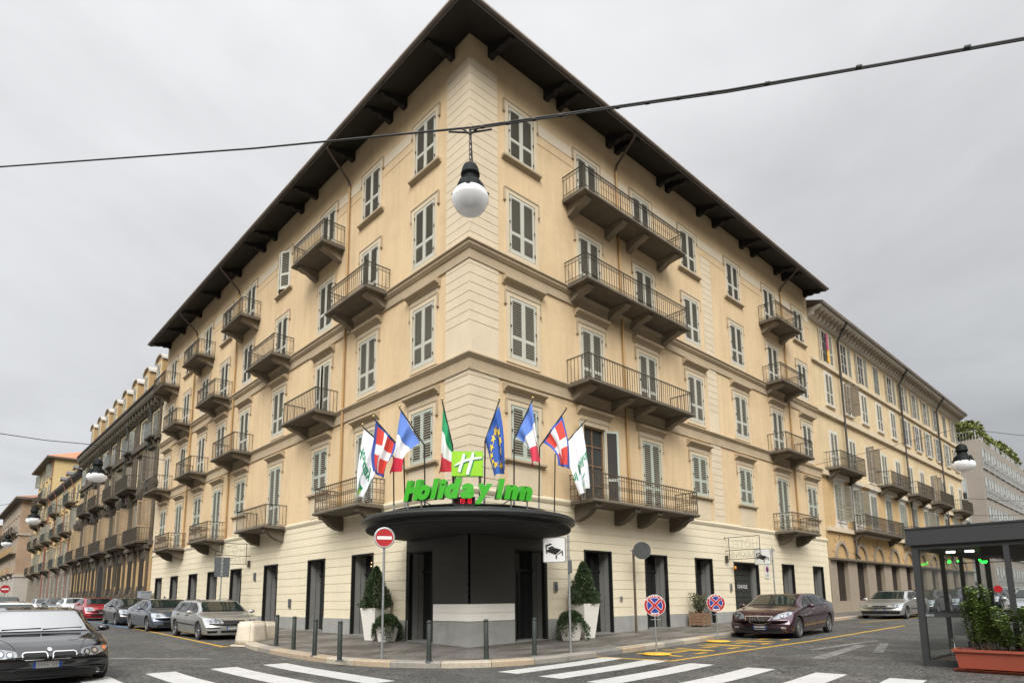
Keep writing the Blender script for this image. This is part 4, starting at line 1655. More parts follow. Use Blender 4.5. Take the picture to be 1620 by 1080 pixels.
# ================================================================== hanging street lamps and their wires
def lamp_parts(root, s=1.0, bowl=False):
    b = MB()
    cap = [(0, .475), (.045, .475), (.06, .455), (.085, .45), (.10, .42), (.112, .38), (.114, .345), (.122, .335), (.122, .31), (.104, .30), (.096, .27), (.10, .24), (.112, .225), (.118, .21), (.15, .195), (.165, .17), (.178, .13), (.185, .10), (.19, .085), (.16, .08), (.0, .08)]
    b.lathe([(r * s, z * s) for r, z in cap], 32, 0)
    for k in range(8):
        a = 2 * math.pi * k / 8
        b.tube([(.15 * s * math.cos(a), .15 * s * math.sin(a), .20 * s), (.185 * s * math.cos(a), .185 * s * math.sin(a), .12 * s), (.205 * s * math.cos(a), .205 * s * math.sin(a), .06 * s)], .010 * s, 6)
    for k in range(4):
        a = R(45) + 2 * math.pi * k / 4
        b.box((.215 * s * math.cos(a) - .025 * s, .215 * s * math.sin(a) - .015 * s, .045 * s), (.215 * s * math.cos(a) + .025 * s, .215 * s * math.sin(a) + .015 * s, .062 * s))
    b.build('lamp_housing', M['lamp_iron'], root)
    g = MB()
    if bowl:
        g.lathe([(.0, -.14 * s), (.12 * s, -.13 * s), (.20 * s, -.09 * s), (.235 * s, -.02 * s), (.22 * s, .05 * s), (.17 * s, .09 * s)], 32, 0)
    else:
        g.lathe([(.0, -.235 * s), (.06 * s, -.228 * s), (.12 * s, -.205 * s), (.17 * s, -.165 * s), (.205 * s, -.11 * s), (.235 * s, -.045 * s), (.235 * s, .01 * s), (.215 * s, .06 * s), (.17 * s, .105 * s)], 40, 0)
    g.build('globe', M['globe'], root)
    if not bowl:
        r = MB()
        r.lathe([(.03 * s, .03 * s), (.08 * s, .02 * s), (.12 * s, -.02 * s), (.15 * s, -.045 * s)], 24, 0)
        r.build('reflector', M['signback'], root)
        u = MB()
        u.lathe([(0, -.095 * s), (.022 * s, -.085 * s), (.036 * s, -.055 * s), (.036 * s, -.02 * s), (.02 * s, .02 * s), (.0, .03 * s)], 16, 0)
        u.build('bulb', M['opal'], root)


def globe_mat():
    m = bpy.data.materials.new('milky_globe')
    m.use_nodes = True
    nt = m.node_tree
    bs = nt.nodes['Principled BSDF']
    out = nt.nodes['Material Output']
    bs.inputs['Base Color'].default_value = (.985, .985, .985, 1)
    bs.inputs['Roughness'].default_value = .12
    bs.inputs['Subsurface Weight'].default_value = 1
    bs.inputs['Subsurface Radius'].default_value = (1, 1, 1)
    bs.inputs['Subsurface Scale'].default_value = .35
    tr = N(nt, 'ShaderNodeBsdfTransparent')
    lw = N(nt, 'ShaderNodeLayerWeight', inp={'Blend': .45})
    r = ramp(nt, lw.outputs['Facing'], [(.0, (.60, .60, .60)), (.55, (1, 1, 1))])
    b = N(nt, 'ShaderNodeMixShader')
    nt.links.new(r, b.inputs[0])
    nt.links.new(tr.outputs[0], b.inputs[1])
    nt.links.new(bs.outputs[0], b.inputs[2])
    nt.links.new(b.outputs[0], out.inputs['Surface'])
    return m


M['globe'] = globe_mat()
LP = at_dist(744, 313, 7.35)
lamp = thing('street_lamp', 'large nearest hanging street lamp with milky glass globe in front of the hotel corner', 'street lamp', LP, 0, 'street lamps hanging over the streets')
lamp_parts(lamp, 1.0)
hang = at_dist(744, 203, 7.35)
ch = MB()
L0 = Vector((0, 0, .46))
L1 = hang - LP
for k in range(7):
    z0 = L0.lerp(L1, k / 7)
    z1 = L0.lerp(L1, (k + 1) / 7)
    m_ = (z0 + z1) / 2
    hh = (z1 - z0).length * .62
    w = .018
    ax = Vector((w, 0, 0)) if k % 2 else Vector((0, w, 0))
    ch.tube([m_ + Vector((0, 0, hh * math.sin(a))) + ax * math.cos(a) for a in [i * math.pi / 5 for i in range(11)]], .006, 5)
ch.tube([L1, L1 + Vector((.03, .02, -.15)), L0 + Vector((.06, .03, .1)), L0 + Vector((.05, .02, -.03))], .009, 6)
ch.build('chain', M['wire'], lamp)
wr = thing('span_wire', 'dark span wire crossing the whole street junction and carrying the nearest lamp', 'wire', hang)
w_ = MB()
wl = at_dist(-60, 268, 15.5) - hang
wr_end = at_dist(1700, 46, 6.6) - hang
w1 = at_dist(0, 264, 14.2) - hang
mid = at_dist(400, 235, 10.2) - hang
midr = at_dist(1150, 143, 6.7) - hang
rr2 = at_dist(1420, 97, 6.5) - hang
wr_end = wr_end + (wr_end - rr2) * 3.2
wl = wl + (wl - w1) * 5
w_.tube([wl, w1, mid, Vector((0, 0, .01))], .014, 8)
w_.tube([Vector((0, 0, .01)), midr, rr2, wr_end], .012, 8)
w_.build('steel_cable', M['wire'], wr)
w2 = MB()
w2.tube([Vector((0, 0, -.02)), midr * .5 + Vector((0, 0, -.015)), midr + Vector((0, 0, -.026)), rr2 + Vector((0, 0, -.012)), wr_end + Vector((0, 0, -.03))], .009, 6)
for base, tip, n_ in ((Vector((0, 0, 0)), midr, 9), (midr, wr_end, 8)):
    for k in range(n_):
        p = base.lerp(tip, (k + .5) / n_)
        d_ = (tip - base).normalized()
        w2.tube([p - d_ * .025 + Vector((0, 0, -.008)), p + d_ * .025 + Vector((0, 0, -.008))], .022, 6)
w2.build('lamp_cable', M['wire'], wr)
w3 = MB()
bd = (at_dist(774, 204, 7.35) - at_dist(712, 207, 7.35))
w3.tube([-bd * .55 + Vector((0, 0, -.035)), Vector((0, 0, -.065)), bd * .55 + Vector((0, 0, -.03))], .013, 6)
w3.tube([-bd * .2 + Vector((0, 0, 0)), Vector((0, 0, -.09)), bd * .2 + Vector((0, 0, .0))], .013, 6)
w3.build('hanger_bar', M['wire'], wr)
def far_lamp(px, y, D, width_px, label, wires):
    depth = D
    p = at_dist(px, y, depth)
    s = width_px / (994.1 / (depth * 1.0)) / .43
    t = thing('street_lamp', label, 'street lamp', p, 0, 'street lamps hanging over the streets')
    lamp_parts(t, s, True)
    c = MB()
    c.tube([(0, 0, .46 * s), (0, 0, .85 * s)], .012, 6)
    c.build('hanger', M['wire'], t)
    wt_ = thing('span_wire', wires[0], 'wire', p + Vector((0, 0, .85 * s)))
    q = MB()
    top = p + Vector((0, 0, .85 * s))
    a = at_dist(*wires[1]) - top
    b = at_dist(*wires[2]) - top
    q.tube([a, a * .5 + Vector((0, 0, -.06)), Vector((0, 0, 0)), b * .5 + Vector((0, 0, -.06)), b], .014, 6)
    q.build('steel_cable', M['wire'], wt_)


far_lamp(153, 754, 29, 22, 'small hanging lamp with white bowl before the ornate sooty building', ('thin wire from the hotel front to the lamp before the ornate building', (-30, 681, 26), (262, 728, 31)))
far_lamp(53, 823, 50, 15, 'tiny hanging lamp with white bowl before the tall yellow building', ('thin wire carrying the tiny lamp by the tall yellow building', (-40, 806, 48), (122, 808, 52)))
far_lamp(11, 860, 80, 11, 'tiniest hanging lamp at the far left edge of the street', ('thin wire carrying the tiniest lamp at the far left', (-40, 845, 78), (40, 852, 84)))
far_lamp(1524, 735, 42, 25, 'hanging lamp with white bowl above the dark glazed kiosk', ('thin wire from the hotel end to the lamp above the kiosk', (1290, 735, 40), (1700, 695, 44)))
for lb, a, b in (('upper thin cable crossing before the grey modern block', (1530, 788, 75), (1660, 792, 70)), ('lower thin cable crossing before the grey modern block', (1530, 815, 75), (1660, 811, 70))):
    t = thing('overhead_cable', lb, 'wire', at_dist(*a))
    q = MB()
    q.tube([(0, 0, 0), (at_dist(*b) - at_dist(*a)) * .5 + Vector((0, 0, -.1)), at_dist(*b) - at_dist(*a)], .02, 5)
    q.build('steel_cable', M['wire'], t)
# ================================================================== bollards
def bollard():
    t = thing('bollard', '', 'bollard', (0, 0, 0), 0, 'bollards along the pavement edge')
    b = MB()
    b.lathe([(0, .985), (.03, .98), (.058, .962), (.066, .94), (.066, .925), (.052, .915), (.054, .90), (.060, .89), (.060, .30), (.064, .03), (.064, -.03)], 20, 0)
    b.build('post', M['bollard'], t)
    b = MB()
    b.lathe([(.105, -.02), (.105, .004), (.062, .008)], 20, 0)
    b.build('foot_plate', M['signback'], t)
    return t


BP = [((437, 1021), 'dark green bollard next to the pale stone blocks'), ((464, 1027), 'dark green bollard, second from the pale stone blocks'), ((497, 1036), 'dark green bollard, third from the pale stone blocks'),
      ((537, 1044), 'dark green bollard, fourth from the pale stone blocks'), ((678.5, 1045.5), 'dark green bollard just right of the no entry sign pole'),
      ((769.5, 1042), 'dark green bollard in front of the white band of the corner pier'), ((845.5, 1036), 'dark green bollard nearest the bed sign pole')]
proto = bollard()
for i, ((px, py), lb) in enumerate(BP):
    p = None
    z = .16
    for _ in range(20):
        d = ray(px, py)
        t = (z - CAM.z) / d.z
        p = CAM + d * t
        z = pave_z(p.x, p.y)
    o = proto if i == 0 else copy_tree(proto)
    o.location = (p.x, p.y, z)
    o.rotation_euler = (0, R(.8) * math.sin(i * 2.3), i)
    o['label'] = lb


def foot(px, py, z0=None):
    z = .16
    for _ in range(25):
        d = ray(px, py)
        p = CAM + d * ((z - CAM.z) / d.z)
        z = pave_z(p.x, p.y) if z0 is None else ground(p.x, p.y) + z0
    return Vector((p.x, p.y, z))


def zat(px, py, f):
    """height at which the sight line through a picture point passes over the foot point"""
    d = ray(px, py)
    dh = math.hypot(f.x - CAM.x, f.y - CAM.y) / math.hypot(d.x, d.y)
    return CAM.z + d.z * dh


def facing(p):
    return math.atan2(CAM.y - p.y, CAM.x - p.x) + R(90)


# ---- no entry sign
f = foot(604, 1043)
ne = thing('no_entry_sign', 'round red no entry sign on a grey pole at the pavement corner', 'road sign', f, facing(f) + R(2))
top = zat(604, 850, f) - f.z
b = MB()
b.tube([(0, .03, -.05), (0, .03, top + .28)], .03, 12)
b.build('pole', M['galv'], ne)
r = .235
b = MB()
n = 40
ring = lambda rr, y: [(rr * math.cos(2 * math.pi * k / n), y, top + rr * math.sin(2 * math.pi * k / n)) for k in range(n)]


def disc(mb, rr, y, m=0):
    mb.add(ring(rr, y), [tuple(range(n))], m)


def rim(mb, r0, r1, y0, y1, m):
    a, b_ = ring(r0, y0), ring(r1, y1)
    mb.add(a + b_, [(k, (k + 1) % n, n + (k + 1) % n, n + k) for k in range(n)], m)


disc(b, r + .035, .012, 2)
rim(b, r + .035, r + .035, .012, -.025, 2)
rim(b, r + .035, r + .012, -.025, -.03, 2)
rim(b, r + .012, r + .006, -.03, -.012, 3)
disc(b, r + .006, -.012, 1)
disc(b, r - .008, -.016, 0)
b.box((-.80 * r, -.022, top - .20 * r), (.80 * r, -.019, top + .16 * r), 1)
for z in (.12, -.12):
    b.box((-.07, .005, top + z - .02), (.07, .07, top + z + .02), 2)
b.build('sign_face', [M['red'], M['white'], M['galv'], M['signback']], ne)


# ---- bed signs
def bed_symbol(mb, k, zc, y):
    P = lambda pts: [(x * k, zc + z * k) for x, z in pts]
    for i, P_q in enumerate(([(-.76, .36), (-.66, .36), (-.60, -.30), (-.70, -.30)], [(-.76, .30), (-.76, .42), (-.28, .56), (-.18, .46), (-.62, .30)], [(-.56, .19), (-.16, .33), (0, .23), (-.42, .07)],
                             [(-.64, .02), (-.46, .05), (-.02, .19), (.62, .0), (.12, -.42), (-.62, -.14)], [(.12, -.50), (.74, -.04), (.76, -.50), (.66, -.50), (.66, -.22), (.24, -.46), (.22, -.76), (.12, -.76)])):
        mb.prism(P(P_q), 'y', y - .003 - i * .0004, y, 0)


def bed_sign(f, z0, z1, w, off, label, post_top, skew=0):
    t = thing('bed_sign', label, 'hotel sign', f, facing(f) + skew, 'white signs with a bed symbol')
    b = MB()
    b.tube([(0, 0, -.05), (0, 0, post_top)], .032, 12)
    b.build('pole', M['galv'], t)
    zc, h = (z0 + z1) / 2, (z1 - z0)
    b = MB()

    def rrect(mb, w_, h_, rad, y0, y1, m):
        P = []
        for cx, cz, a in ((w_ / 2 - rad, h_ / 2 - rad, 0), (-w_ / 2 + rad, h_ / 2 - rad, 90), (-w_ / 2 + rad, -h_ / 2 + rad, 180), (w_ / 2 - rad, -h_ / 2 + rad, 270)):
            for q in range(5):
                P.append((off + cx + rad * math.cos(R(a + q * 22.5)), zc + cz + rad * math.sin(R(a + q * 22.5))))
        mb.prism(P, 'y', y0, y1, m)
    rrect(b, w, h, .05, -.055, -.03, 1)
    rrect(b, w - .05, h - .05, .035, -.060, -.054, 0)
    for z in (-h * .3, h * .3):
        b.box((off - .1 if off > 0 else off - .05, -.03, zc + z - .015), (.04, .04, zc + z + .015), 1)
    pl = b.build('sign_face', [M['white'], M['galv']], t)
    s_ = MB()
    bed_symbol(s_, w * .50, zc, -.062)
    o = s_.build('bed_symbol', M['black'], pl)
    o.location.x = off
    return t


f = foot(903, 1031)
z1, z0 = zat(880, 849, f) - f.z, zat(880, 889, f) - f.z
bed_sign(f, z0, z1, .68, -.40, 'larger white bed sign on a pole before the cone shrub, near the canopy', zat(903, 846, f) - f.z + .02, R(-16))
d = MB()
d.box((-.02, -.05, zat(903, 906, f) - f.z), (.075, .06, zat(903, 886, f) - f.z), 0)
o = d.build('meter_box', M['signback'], None)
bs1 = [o_ for o_ in bpy.data.objects if o_.name == 'bed_sign'][0]
o.parent = bs1
f2 = Vector((16.35, -2.1, 0))
f2.z = pave_z(f2.x, f2.y)
z1, z0 = zat(1191, 868, f2) - f2.z, zat(1191, 893, f2) - f2.z
bed_sign(f2, z0, z1, .74, -.43, 'smaller white bed sign on a pole beside the garage gate', zat(1210, 866, f2) - f2.z, R(-16))

# ---- round sign seen from behind
f = foot(1013, 1003)
f = Vector((7.75, -.55, pave_z(7.75, -.55)))
t = thing('round_sign', 'round traffic sign seen from its grey back, by the hotel wall', 'road sign', f, facing(f))
b = MB()
tz = zat(1026, 870, f) - f.z
b.tube([(0, 0, -.05), (0, 0, tz + .05)], .05, 10)
b.build('pole', M['iron_rust'], t)
b = MB()
top = tz
rr = .34
n = 40
disc(b, rr, -.045, 1)
rim(b, rr, rr, -.045, -.06, 0)
rim(b, rr, rr - .02, -.06, -.065, 0)
b.add([(x, -.05, z) for x, y, z in ring(rr - .02, 0)], [tuple(range(n))], 1)
o = b.build('sign_back', [mat('dull_rim', (.13, .135, .13), .6, .2, var=.1), mat('dark_sign_back', (.05, .055, .052), .7, var=.15, scale=4)], t)
o.location.x = .33
b = MB()
b.box((-.12, -.02, -.03 + tz), (.3, .0, .03 + tz), 0)
b.build('bracket', M['galv'], t)


# ---- square sign seen from behind, behind the silver estate
f = Vector((-1.75, 16.9, 0))
f.z = pave_z(f.x, f.y)
t = thing('parking_sign', 'square traffic sign seen from its grey back, behind the silver estate car', 'road sign', f, facing(f) + R(4))
za, zb = zat(351, 881, f) - f.z, zat(351, 912, f) - f.z
b = MB()
b.tube([(0, .03, -.05), (0, .03, za + .02)], .03, 10)
b.build('pole', M['galv'], t)
b = MB()
b.box((-.34, -.012, zb), (.34, .0, za), 0)
for x in (-.34, .33):
    b.box((x, -.03, zb), (x + .01, -.012, za), 0)
b.box((-.045, -.03, zb + .05), (.045, -.012, za - .03), 1)
for k in range(4):
    z = zb + .15 + k * .2
    b.box((-.03, -.034, z), (.03, -.03, z + .03), 2)
b.build('sign_back', [M['signback'], M['galv'], M['iron_rust']], t)


# ---- temporary no stopping signs on yellow discs
def no_stopping(f, label, hgt, skew):
    t = thing('no_stopping_sign', label, 'road sign', f, facing(f) + skew, 'temporary no stopping signs on yellow discs')
    b = MB()
    b.lathe([(.0, .045), (.04, .045), (.36, .03), (.40, .015), (.40, 0)], 28, 0)
    b.build('base', M['yellow'], t)
    b = MB()
    b.tube([(0, .02, .03), (0, .02, hgt + .1)], .022, 10)
    b.box((-.12, -.004, hgt - .40), (.16, .018, hgt - .385), 0)
    b.build('pole', M['galv'], t)
    b = MB()
    global top
    top = hgt
    r = .30
    disc(b, r, .0, 3)
    rim(b, r, r, .0, -.02, 3)
    disc(b, r, -.02, 1)
    disc(b, r - .012, -.023, 0)
    disc(b, r * .735, -.026, 1)
    disc(b, r * .70, -.029, 2)
    for a in (45, 135):
        m_ = Matrix.Translation((0, 0, hgt)) @ Matrix.Rotation(R(a), 4, 'Y')
        b.box((-r * .72, -.0325, -.042), (r * .72, -.030, .042), 1, m_)
    for a in (45, 135):
        m_ = Matrix.Translation((0, 0, hgt)) @ Matrix.Rotation(R(a), 4, 'Y')
        b.box((-r * .74, -.0365 - (a > 90) * .001, -.030), (r * .76, -.034, .030), 0, m_)
    face = b.build('sign_face', [M['red'], M['white'], M['blue'], M['galv']], t)
    for txt, c0, flip in (('DIVIETO DI', 90, 1), ('SOSTA', -90, -1)):
        g = MB()
        nn = len(txt)
        for i, chh in enumerate(txt):
            if chh == ' ':
                continue
            a = R(c0) - flip * (i - (nn - 1) / 2) * .205
            me = text_mesh(chh, .075, .0008, 0, .003)
            rad = r * .80 if flip > 0 else r * .90
            rt = a - R(90) if flip > 0 else a + R(90)
            m_ = Matrix.Translation((rad * math.cos(a), -.027, hgt + rad * math.sin(a))) @ Matrix.Rotation(-rt, 4, 'Y') @ Matrix.Rotation(R(90), 4, 'X')
            g.add([m_ @ v.co for v in me.vertices], [tuple(p.vertices) for p in me.polygons])
        g.build('lettering', M['white'], face)
    return t


f = foot(1039, 1034, .02)
no_stopping(f, 'nearer round red and blue no stopping sign on a yellow disc', zat(1034.5, 957, f) - f.z, R(6))
f = foot(1136, 1014, .02)
no_stopping(f, 'farther round red and blue no stopping sign on a yellow disc', zat(1129, 953, f) - f.z, R(6))


# ---- two travertine blocks
for (px, py, w, h, lb) in ((399, 1024, .86, .82, 'pale worn stone block nearest the silver estate car'), ):
    pass
for (x, y, rz, wx, wy, h, lb) in ((-3.78, 7.35, R(28), .92, .72, .80, 'stained pale stone block at the kerb, the nearer of the pair'), (-3.05, 8.02, R(28), .82, .66, .74, 'pale stone block at the kerb, the one behind')):
    t = thing('stone_block', lb, 'stone block', (x, y, ground(x, y) + .02), rz, 'pale stone blocks at the kerb')
    bm = bmesh.new()
    bmesh.ops.create_cube(bm, size=1)
    for v in bm.verts:
        k = 1.0 if v.co.z < 0 else .86
        v.co = Vector((v.co.x * wx * k, v.co.y * wy * k, (v.co.z + .5) * h))
    bmesh.ops.bevel(bm, geom=bm.edges[:], offset=.06, segments=4, affect='EDGES')
    bmesh.ops.subdivide_edges(bm, edges=[e for e in bm.edges if e.calc_length() > .3], cuts=4, use_grid_fill=True)
    rd = random.Random(int(x * 10))
    for v in bm.verts:
        v.co += Vector((rd.uniform(-1, 1), rd.uniform(-1, 1), rd.uniform(-1, 1))) * .005
    me = bpy.data.meshes.new('block')
    bm.to_mesh(me)
    bm.free()
    me.materials.append(M['stoneblock'])
    for p in me.polygons:
        p.use_smooth = True
    put('block', me, t)
    b = MB()
    b.box((-wx * .58, -wy * .58, -.12), (wx * .58, wy * .58, .03), 0)
    b.build('base_slab', M['stoneblock'], t)


# ---- foliage
def leaf_cloud(mb, centre_fn, count, size, rd, m=0, flat=0.0, shape='leaf'):
    for _ in range(count):
        c, nrm = centre_fn(rd)
        a = Vector((rd.gauss(0, 1), rd.gauss(0, 1), rd.gauss(0, 1))).normalized()
        dirn = (Vector(nrm) + a * .9).normalized()
        side = dirn.cross(Vector((rd.gauss(0, 1), rd.gauss(0, 1), rd.gauss(0, 1)))).normalized()
        L = size * rd.uniform(.6, 1.35)
        w = L * (.34 if shape == 'leaf' else .16)
        c = Vector(c)
        t = c + dirn * L
        m1 = c + dirn * L * .45
        up_ = side.cross(dirn) * (L * .07)
        mb.add([c, m1 + side * w, t, m1 - side * w, m1 + up_], [(0, 4, 1), (1, 4, 2), (2, 4, 3), (3, 4, 0)], m)


def tapered_pot(mb, w0, w1, h, rim=.035):
    a, b = w0 / 2, w1 / 2
    c = b - rim
    P = lambda s, z: [(-s, -s, z), (s, -s, z), (s, s, z), (-s, s, z)]
    v = P(a, 0) + P(b, h) + P(c, h) + P(c - .02, h - .08)
    fs = [(3, 2, 1, 0)]
    for l in range(3):
        for k in range(4):
            k2 = (k + 1) % 4
            fs.append((l * 4 + k, l * 4 + k2, l * 4 + 4 + k2, l * 4 + 4 + k))
    mb.add(v, fs, 0)
    mb.add(P(c - .02, h - .06), [(0, 1, 2, 3)], 1)


def pot_plant(loc, rz, w0, w1, h, kind, label, seed, grp=None):
    t = thing('potted_shrub', label, 'potted plant', loc, rz, grp)
    b = MB()
    tapered_pot(b, w0, w1, h)
    bv = b.build('pot', [M['pot_white'], M['soil']], t)
    rd = random.Random(seed)
    g = MB()
    if kind == 'cone':
        Hh, Rr = 1.46, .56

        def cf(r):
            q = r.random() ** 1.3
            an = r.uniform(0, 6.283)
            lob = 1 + .16 * math.sin(an * 3 + q * 9 + seed) + .10 * math.sin(an * 7 - q * 14)
            rad = Rr * ((1 - q) ** .72) * lob * (.30 + .70 * r.random() ** .5) * (min(1, .72 + q * 3))
            return (rad * math.cos(an), rad * math.sin(an), h - .05 + q * Hh), (math.cos(an) * .8, math.sin(an) * .8, .55)
        leaf_cloud(g, cf, 9000, .085, rd, 0, shape='needle')
        s = MB()
        s.tube([(0, 0, h - .1), (0.02, 0, h + .5), (0, .01, h + 1.2)], [.03, .02, .006], 6)
        s.build('trunk', M['wood'], t)
    else:
        def cf(r):
            an = r.uniform(0, 6.283)
            q = r.random()
            rad = .47 * (r.random() ** .5) * (1 + .2 * math.sin(an * 3 + seed) + .12 * math.sin(an * 5))
            z = h - .02 + .42 * (1 - (rad / .50) ** 2) * (.4 + .6 * q)
            if rad > .30:
                z -= (rad - .30) * r.uniform(0, 2.4)
            return (rad * math.cos(an), rad * math.sin(an), z), (math.cos(an), math.sin(an), .25)
        leaf_cloud(g, cf, 5200, .085, rd, 0, shape='needle')
        s = MB()
        s.tube([(0, 0, h - .1), (0.02, 0, h + .12)], [.03, .02], 6)
        s.build('stem', M['wood'], t)
    g.build('foliage', M['leaf_dark'], t)
    return t


GP = 'white planters by the hotel entrances'
z_ = lambda x, y: pave_z(x, y)
pot_plant((-.62, 4.45, z_(-.62, 4.45)), R(12), .50, .74, 1.10, 'cone', 'tall white planter with cone shrub left of the entrance, behind the no entry pole', 1, GP)
pot_plant((-.66, 3.62, z_(-.66, 3.62)), R(8), .40, .56, .52, 'low', 'low white planter with trailing shrub left of the entrance', 2, GP)
pot_plant((4.65, -.62, z_(4.65, -.62)), R(-3), .50, .78, 1.18, 'cone', 'tall white planter with cone shrub right of the canopy', 3, GP)
pot_plant((3.68, -.86, z_(3.68, -.86)), R(4), .40, .60, .58, 'low', 'low white planter with trailing shrub right of the canopy', 4, GP)
# wooden box with heather-like shrub
t = thing('potted_shrub', 'square wooden planter box with sparse olive shrub by the hotel wall', 'potted plant', (12.35, -.55, z_(12.35, -.55)), R(5))
b = MB()
for k in range(4):
    b.box((-.33, -.33, .06 + k * .13), (.33, .33, .06 + k * .13 + .118), 0)
for x in (-.34, .28):
    for y in (-.34, .28):
        b.box((x, y, 0), (x + .06, y + .06, .64), 1)
b.box((-.30, -.30, .5), (.30, .30, .595), 2)
b.build('box', [M['wood'], M['wood'], M['soil']], t)
rd = random.Random(9)
g = MB()
st = MB()
for k in range(34):
    an, l = rd.uniform(0, 6.28), rd.uniform(.12, .5)
    tip = Vector((math.cos(an) * l, math.sin(an) * l, .55 + rd.uniform(.35, .95)))
    st.tube([(math.cos(an) * .05, math.sin(an) * .05, .55), tip * .6 + Vector((0, 0, .28)), tip], .006, 4)
    for j in range(34):
        q = rd.uniform(.3, 1)
        c = Vector((math.cos(an) * .05, math.sin(an) * .05, .55)).lerp(tip, q)
        leaf_cloud(g, lambda r: (c + Vector((r.gauss(0, .03), r.gauss(0, .03), r.gauss(0, .03))), (0, 0, .4)), 1, .075, rd)
st.build('stems', M['wood'], t)
g.build('foliage', M['leaf_olive'], t)

# ---- tube lettering signs on the hotel wall (read from behind here)
def tube_sign(loc, rz, label, flipx):
    t = thing('tube_sign', label, 'sign', loc, rz, 'unlit tube lettering signs on the hotel wall')
    b = MB()
    for z in (0, -.62, -1.05):
        b.tube([(0, 0, z), (0, -1.75, z)], .016, 6)
    for y in (-.22, -1.75):
        b.tube([(0, y, 0.0), (0, y, -1.05)], .018, 6)
    b.tube([(0, -.22, -1.05), (0, 0, -1.05)], .016, 6)
    b.box((-.05, -.13, -1.2), (.05, -.0, -.85), 0)
    b.lathe([(0, .04), (.04, .03), (.045, -.03), (0, -.04)], 10, 0, (0, .0, .0))
    b.build('bracket_frame', M['iron'], t)
    g = MB()
    for txt, z, size in (('HOTEL', -.55, .60), ('PARKING', -.98, .42)):
        cu = bpy.data.curves.new('tubes', 'FONT')
        cu.body = txt
        cu.size = size
        cu.fill_mode = 'NONE'
        cu.bevel_depth = .007
        cu.bevel_resolution = 1
        cu.resolution_u = 2
        cu.offset = -.012
        cu.align_x = 'CENTER'
        cu.space_character = 1.02
        ob = bpy.data.objects.new('tubes', cu)
        COL.objects.link(ob)
        dg = bpy.context.evaluated_depsgraph_get()
        dg.update()
        me = bpy.data.meshes.new_from_object(ob.evaluated_get(dg))
        bpy.data.objects.remove(ob)
        xs = [v.co.x for v in me.vertices]
        k = 1.35 / (max(xs) - min(xs))
        g.add([(0.0 + v.co.z, -.98 + flipx * v.co.x * k, z + v.co.y) for v in me.vertices], [tuple(p.vertices) for p in me.polygons])
    g.build('tube_letters', mat('unlit_tube', (.45, .46, .36), .3, var=.1), t)


tube_sign((15.9, 0, 4.47), 0, 'unlit tube lettering sign on the south wall above the garage gate', 1)
tube_sign((0, 18.0, 4.60), R(-90), 'unlit tube lettering sign on the west wall above the shop windows', -1)

# ---- utility cabinet
t = thing('utility_cabinet', 'grey steel utility cabinet by the end of the hotel behind the parked cars', 'cabinet', (-.55, 36.4, ground(0, 36.4) + .19))
b = MB()
b.box((-.35, -.5, 0), (.35, .5, .12), 1)
b.box((-.33, -.48, .12), (.33, .48, 1.72), 0)
b.box((-.36, -.52, 1.72), (.36, .52, 1.79), 0)
b.build('case', [mat('cabinet_grey', (.30, .33, .36), .5, var=.1, scale=2), M['granite']], t)
b = MB()
b.box((-.345, -.46, .2), (-.335, -.01, 1.66), 0)
b.box((-.345, .01, .2), (-.335, .46, 1.66), 0)
b.box((-.30, -.496, .2), (.30, -.484, 1.66), 0)
b.build('door', mat('cabinet_door', (.27, .30, .33), .5, var=.1, scale=2), t)
# ================================================================== cars (local frame: nose towards -X, y to the car's right/left, z up)
from mathutils.bvhtree import BVHTree


def paint(name, col, metal=.35, rough=.28):
    m = bpy.data.materials.new(name)
    nt, nd, lk, bs = nodes_of(m)
    tc_ = N(nt, 'ShaderNodeTexCoord')
    c = ramp(nt, noise(nt, tc_.outputs['Object'], 1.1, 4), [(.3, tuple(x * .95 for x in col)), (.7, tuple(x * 1.04 for x in col))])
    # road dust low on the body
    sp = N(nt, 'ShaderNodeSeparateXYZ')
    lk.new(tc_.outputs['Object'], sp.inputs[0])
    dn = noise(nt, tc_.outputs['Object'], 6, 5, .7)
    ml = N(nt, 'ShaderNodeMath', operation='MULTIPLY_ADD', inp={1: -1.6, 2: .42})
    lk.new(sp.outputs[2], ml.inputs[0])
    mu = N(nt, 'ShaderNodeMath', operation='MULTIPLY', use_clamp=True)
    lk.new(ml.outputs[0], mu.inputs[0])
    lk.new(dn, mu.inputs[1])
    c = mix(nt, mu.outputs[0], c, (.10, .095, .085))
    lk.new(c, bs.inputs['Base Color'])
    bs.inputs['Metallic'].default_value = metal
    bs.inputs['Roughness'].default_value = rough
    bs.inputs['Coat Weight'].default_value = 1
    bs.inputs['Coat Roughness'].default_value = .03
    return m


M['tyre'] = mat('tyre_rubber', (.014, .014, .014), .75, var=.2, scale=5)
M['rim'] = mat('alloy_rim', (.34, .34, .34), .28, .85, var=.1, scale=4)
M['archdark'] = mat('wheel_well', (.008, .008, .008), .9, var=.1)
M['trimblack'] = mat('black_plastic', (.016, .016, .017), .5, var=.1)
M['chrome'] = mat('chrome_trim', (.80, .80, .80), .22, .9, var=.03)
M['carglass'] = mat('car_glass', (.008, .014, .013), .02, 0, var=.15, scale=.6, spec=1.0, coat=1)
M['carglass'].node_tree.nodes['Principled BSDF'].inputs['IOR'].default_value = 3.2
M['carglass'].node_tree.nodes['Principled BSDF'].inputs['Coat IOR'].default_value = 1.9
M['sideglass'] = mat('side_glass', (.010, .012, .011), .03, 0, var=.15, scale=.6, spec=.5)
M['screenglass'] = mat('windscreen_glass', (.012, .020, .017), .03, 0, var=.3, scale=1.6, spec=.8)
M['lampglass'] = mat('headlamp_glass', (.26, .275, .285), .10, .5, var=.25, scale=14, coat=1)
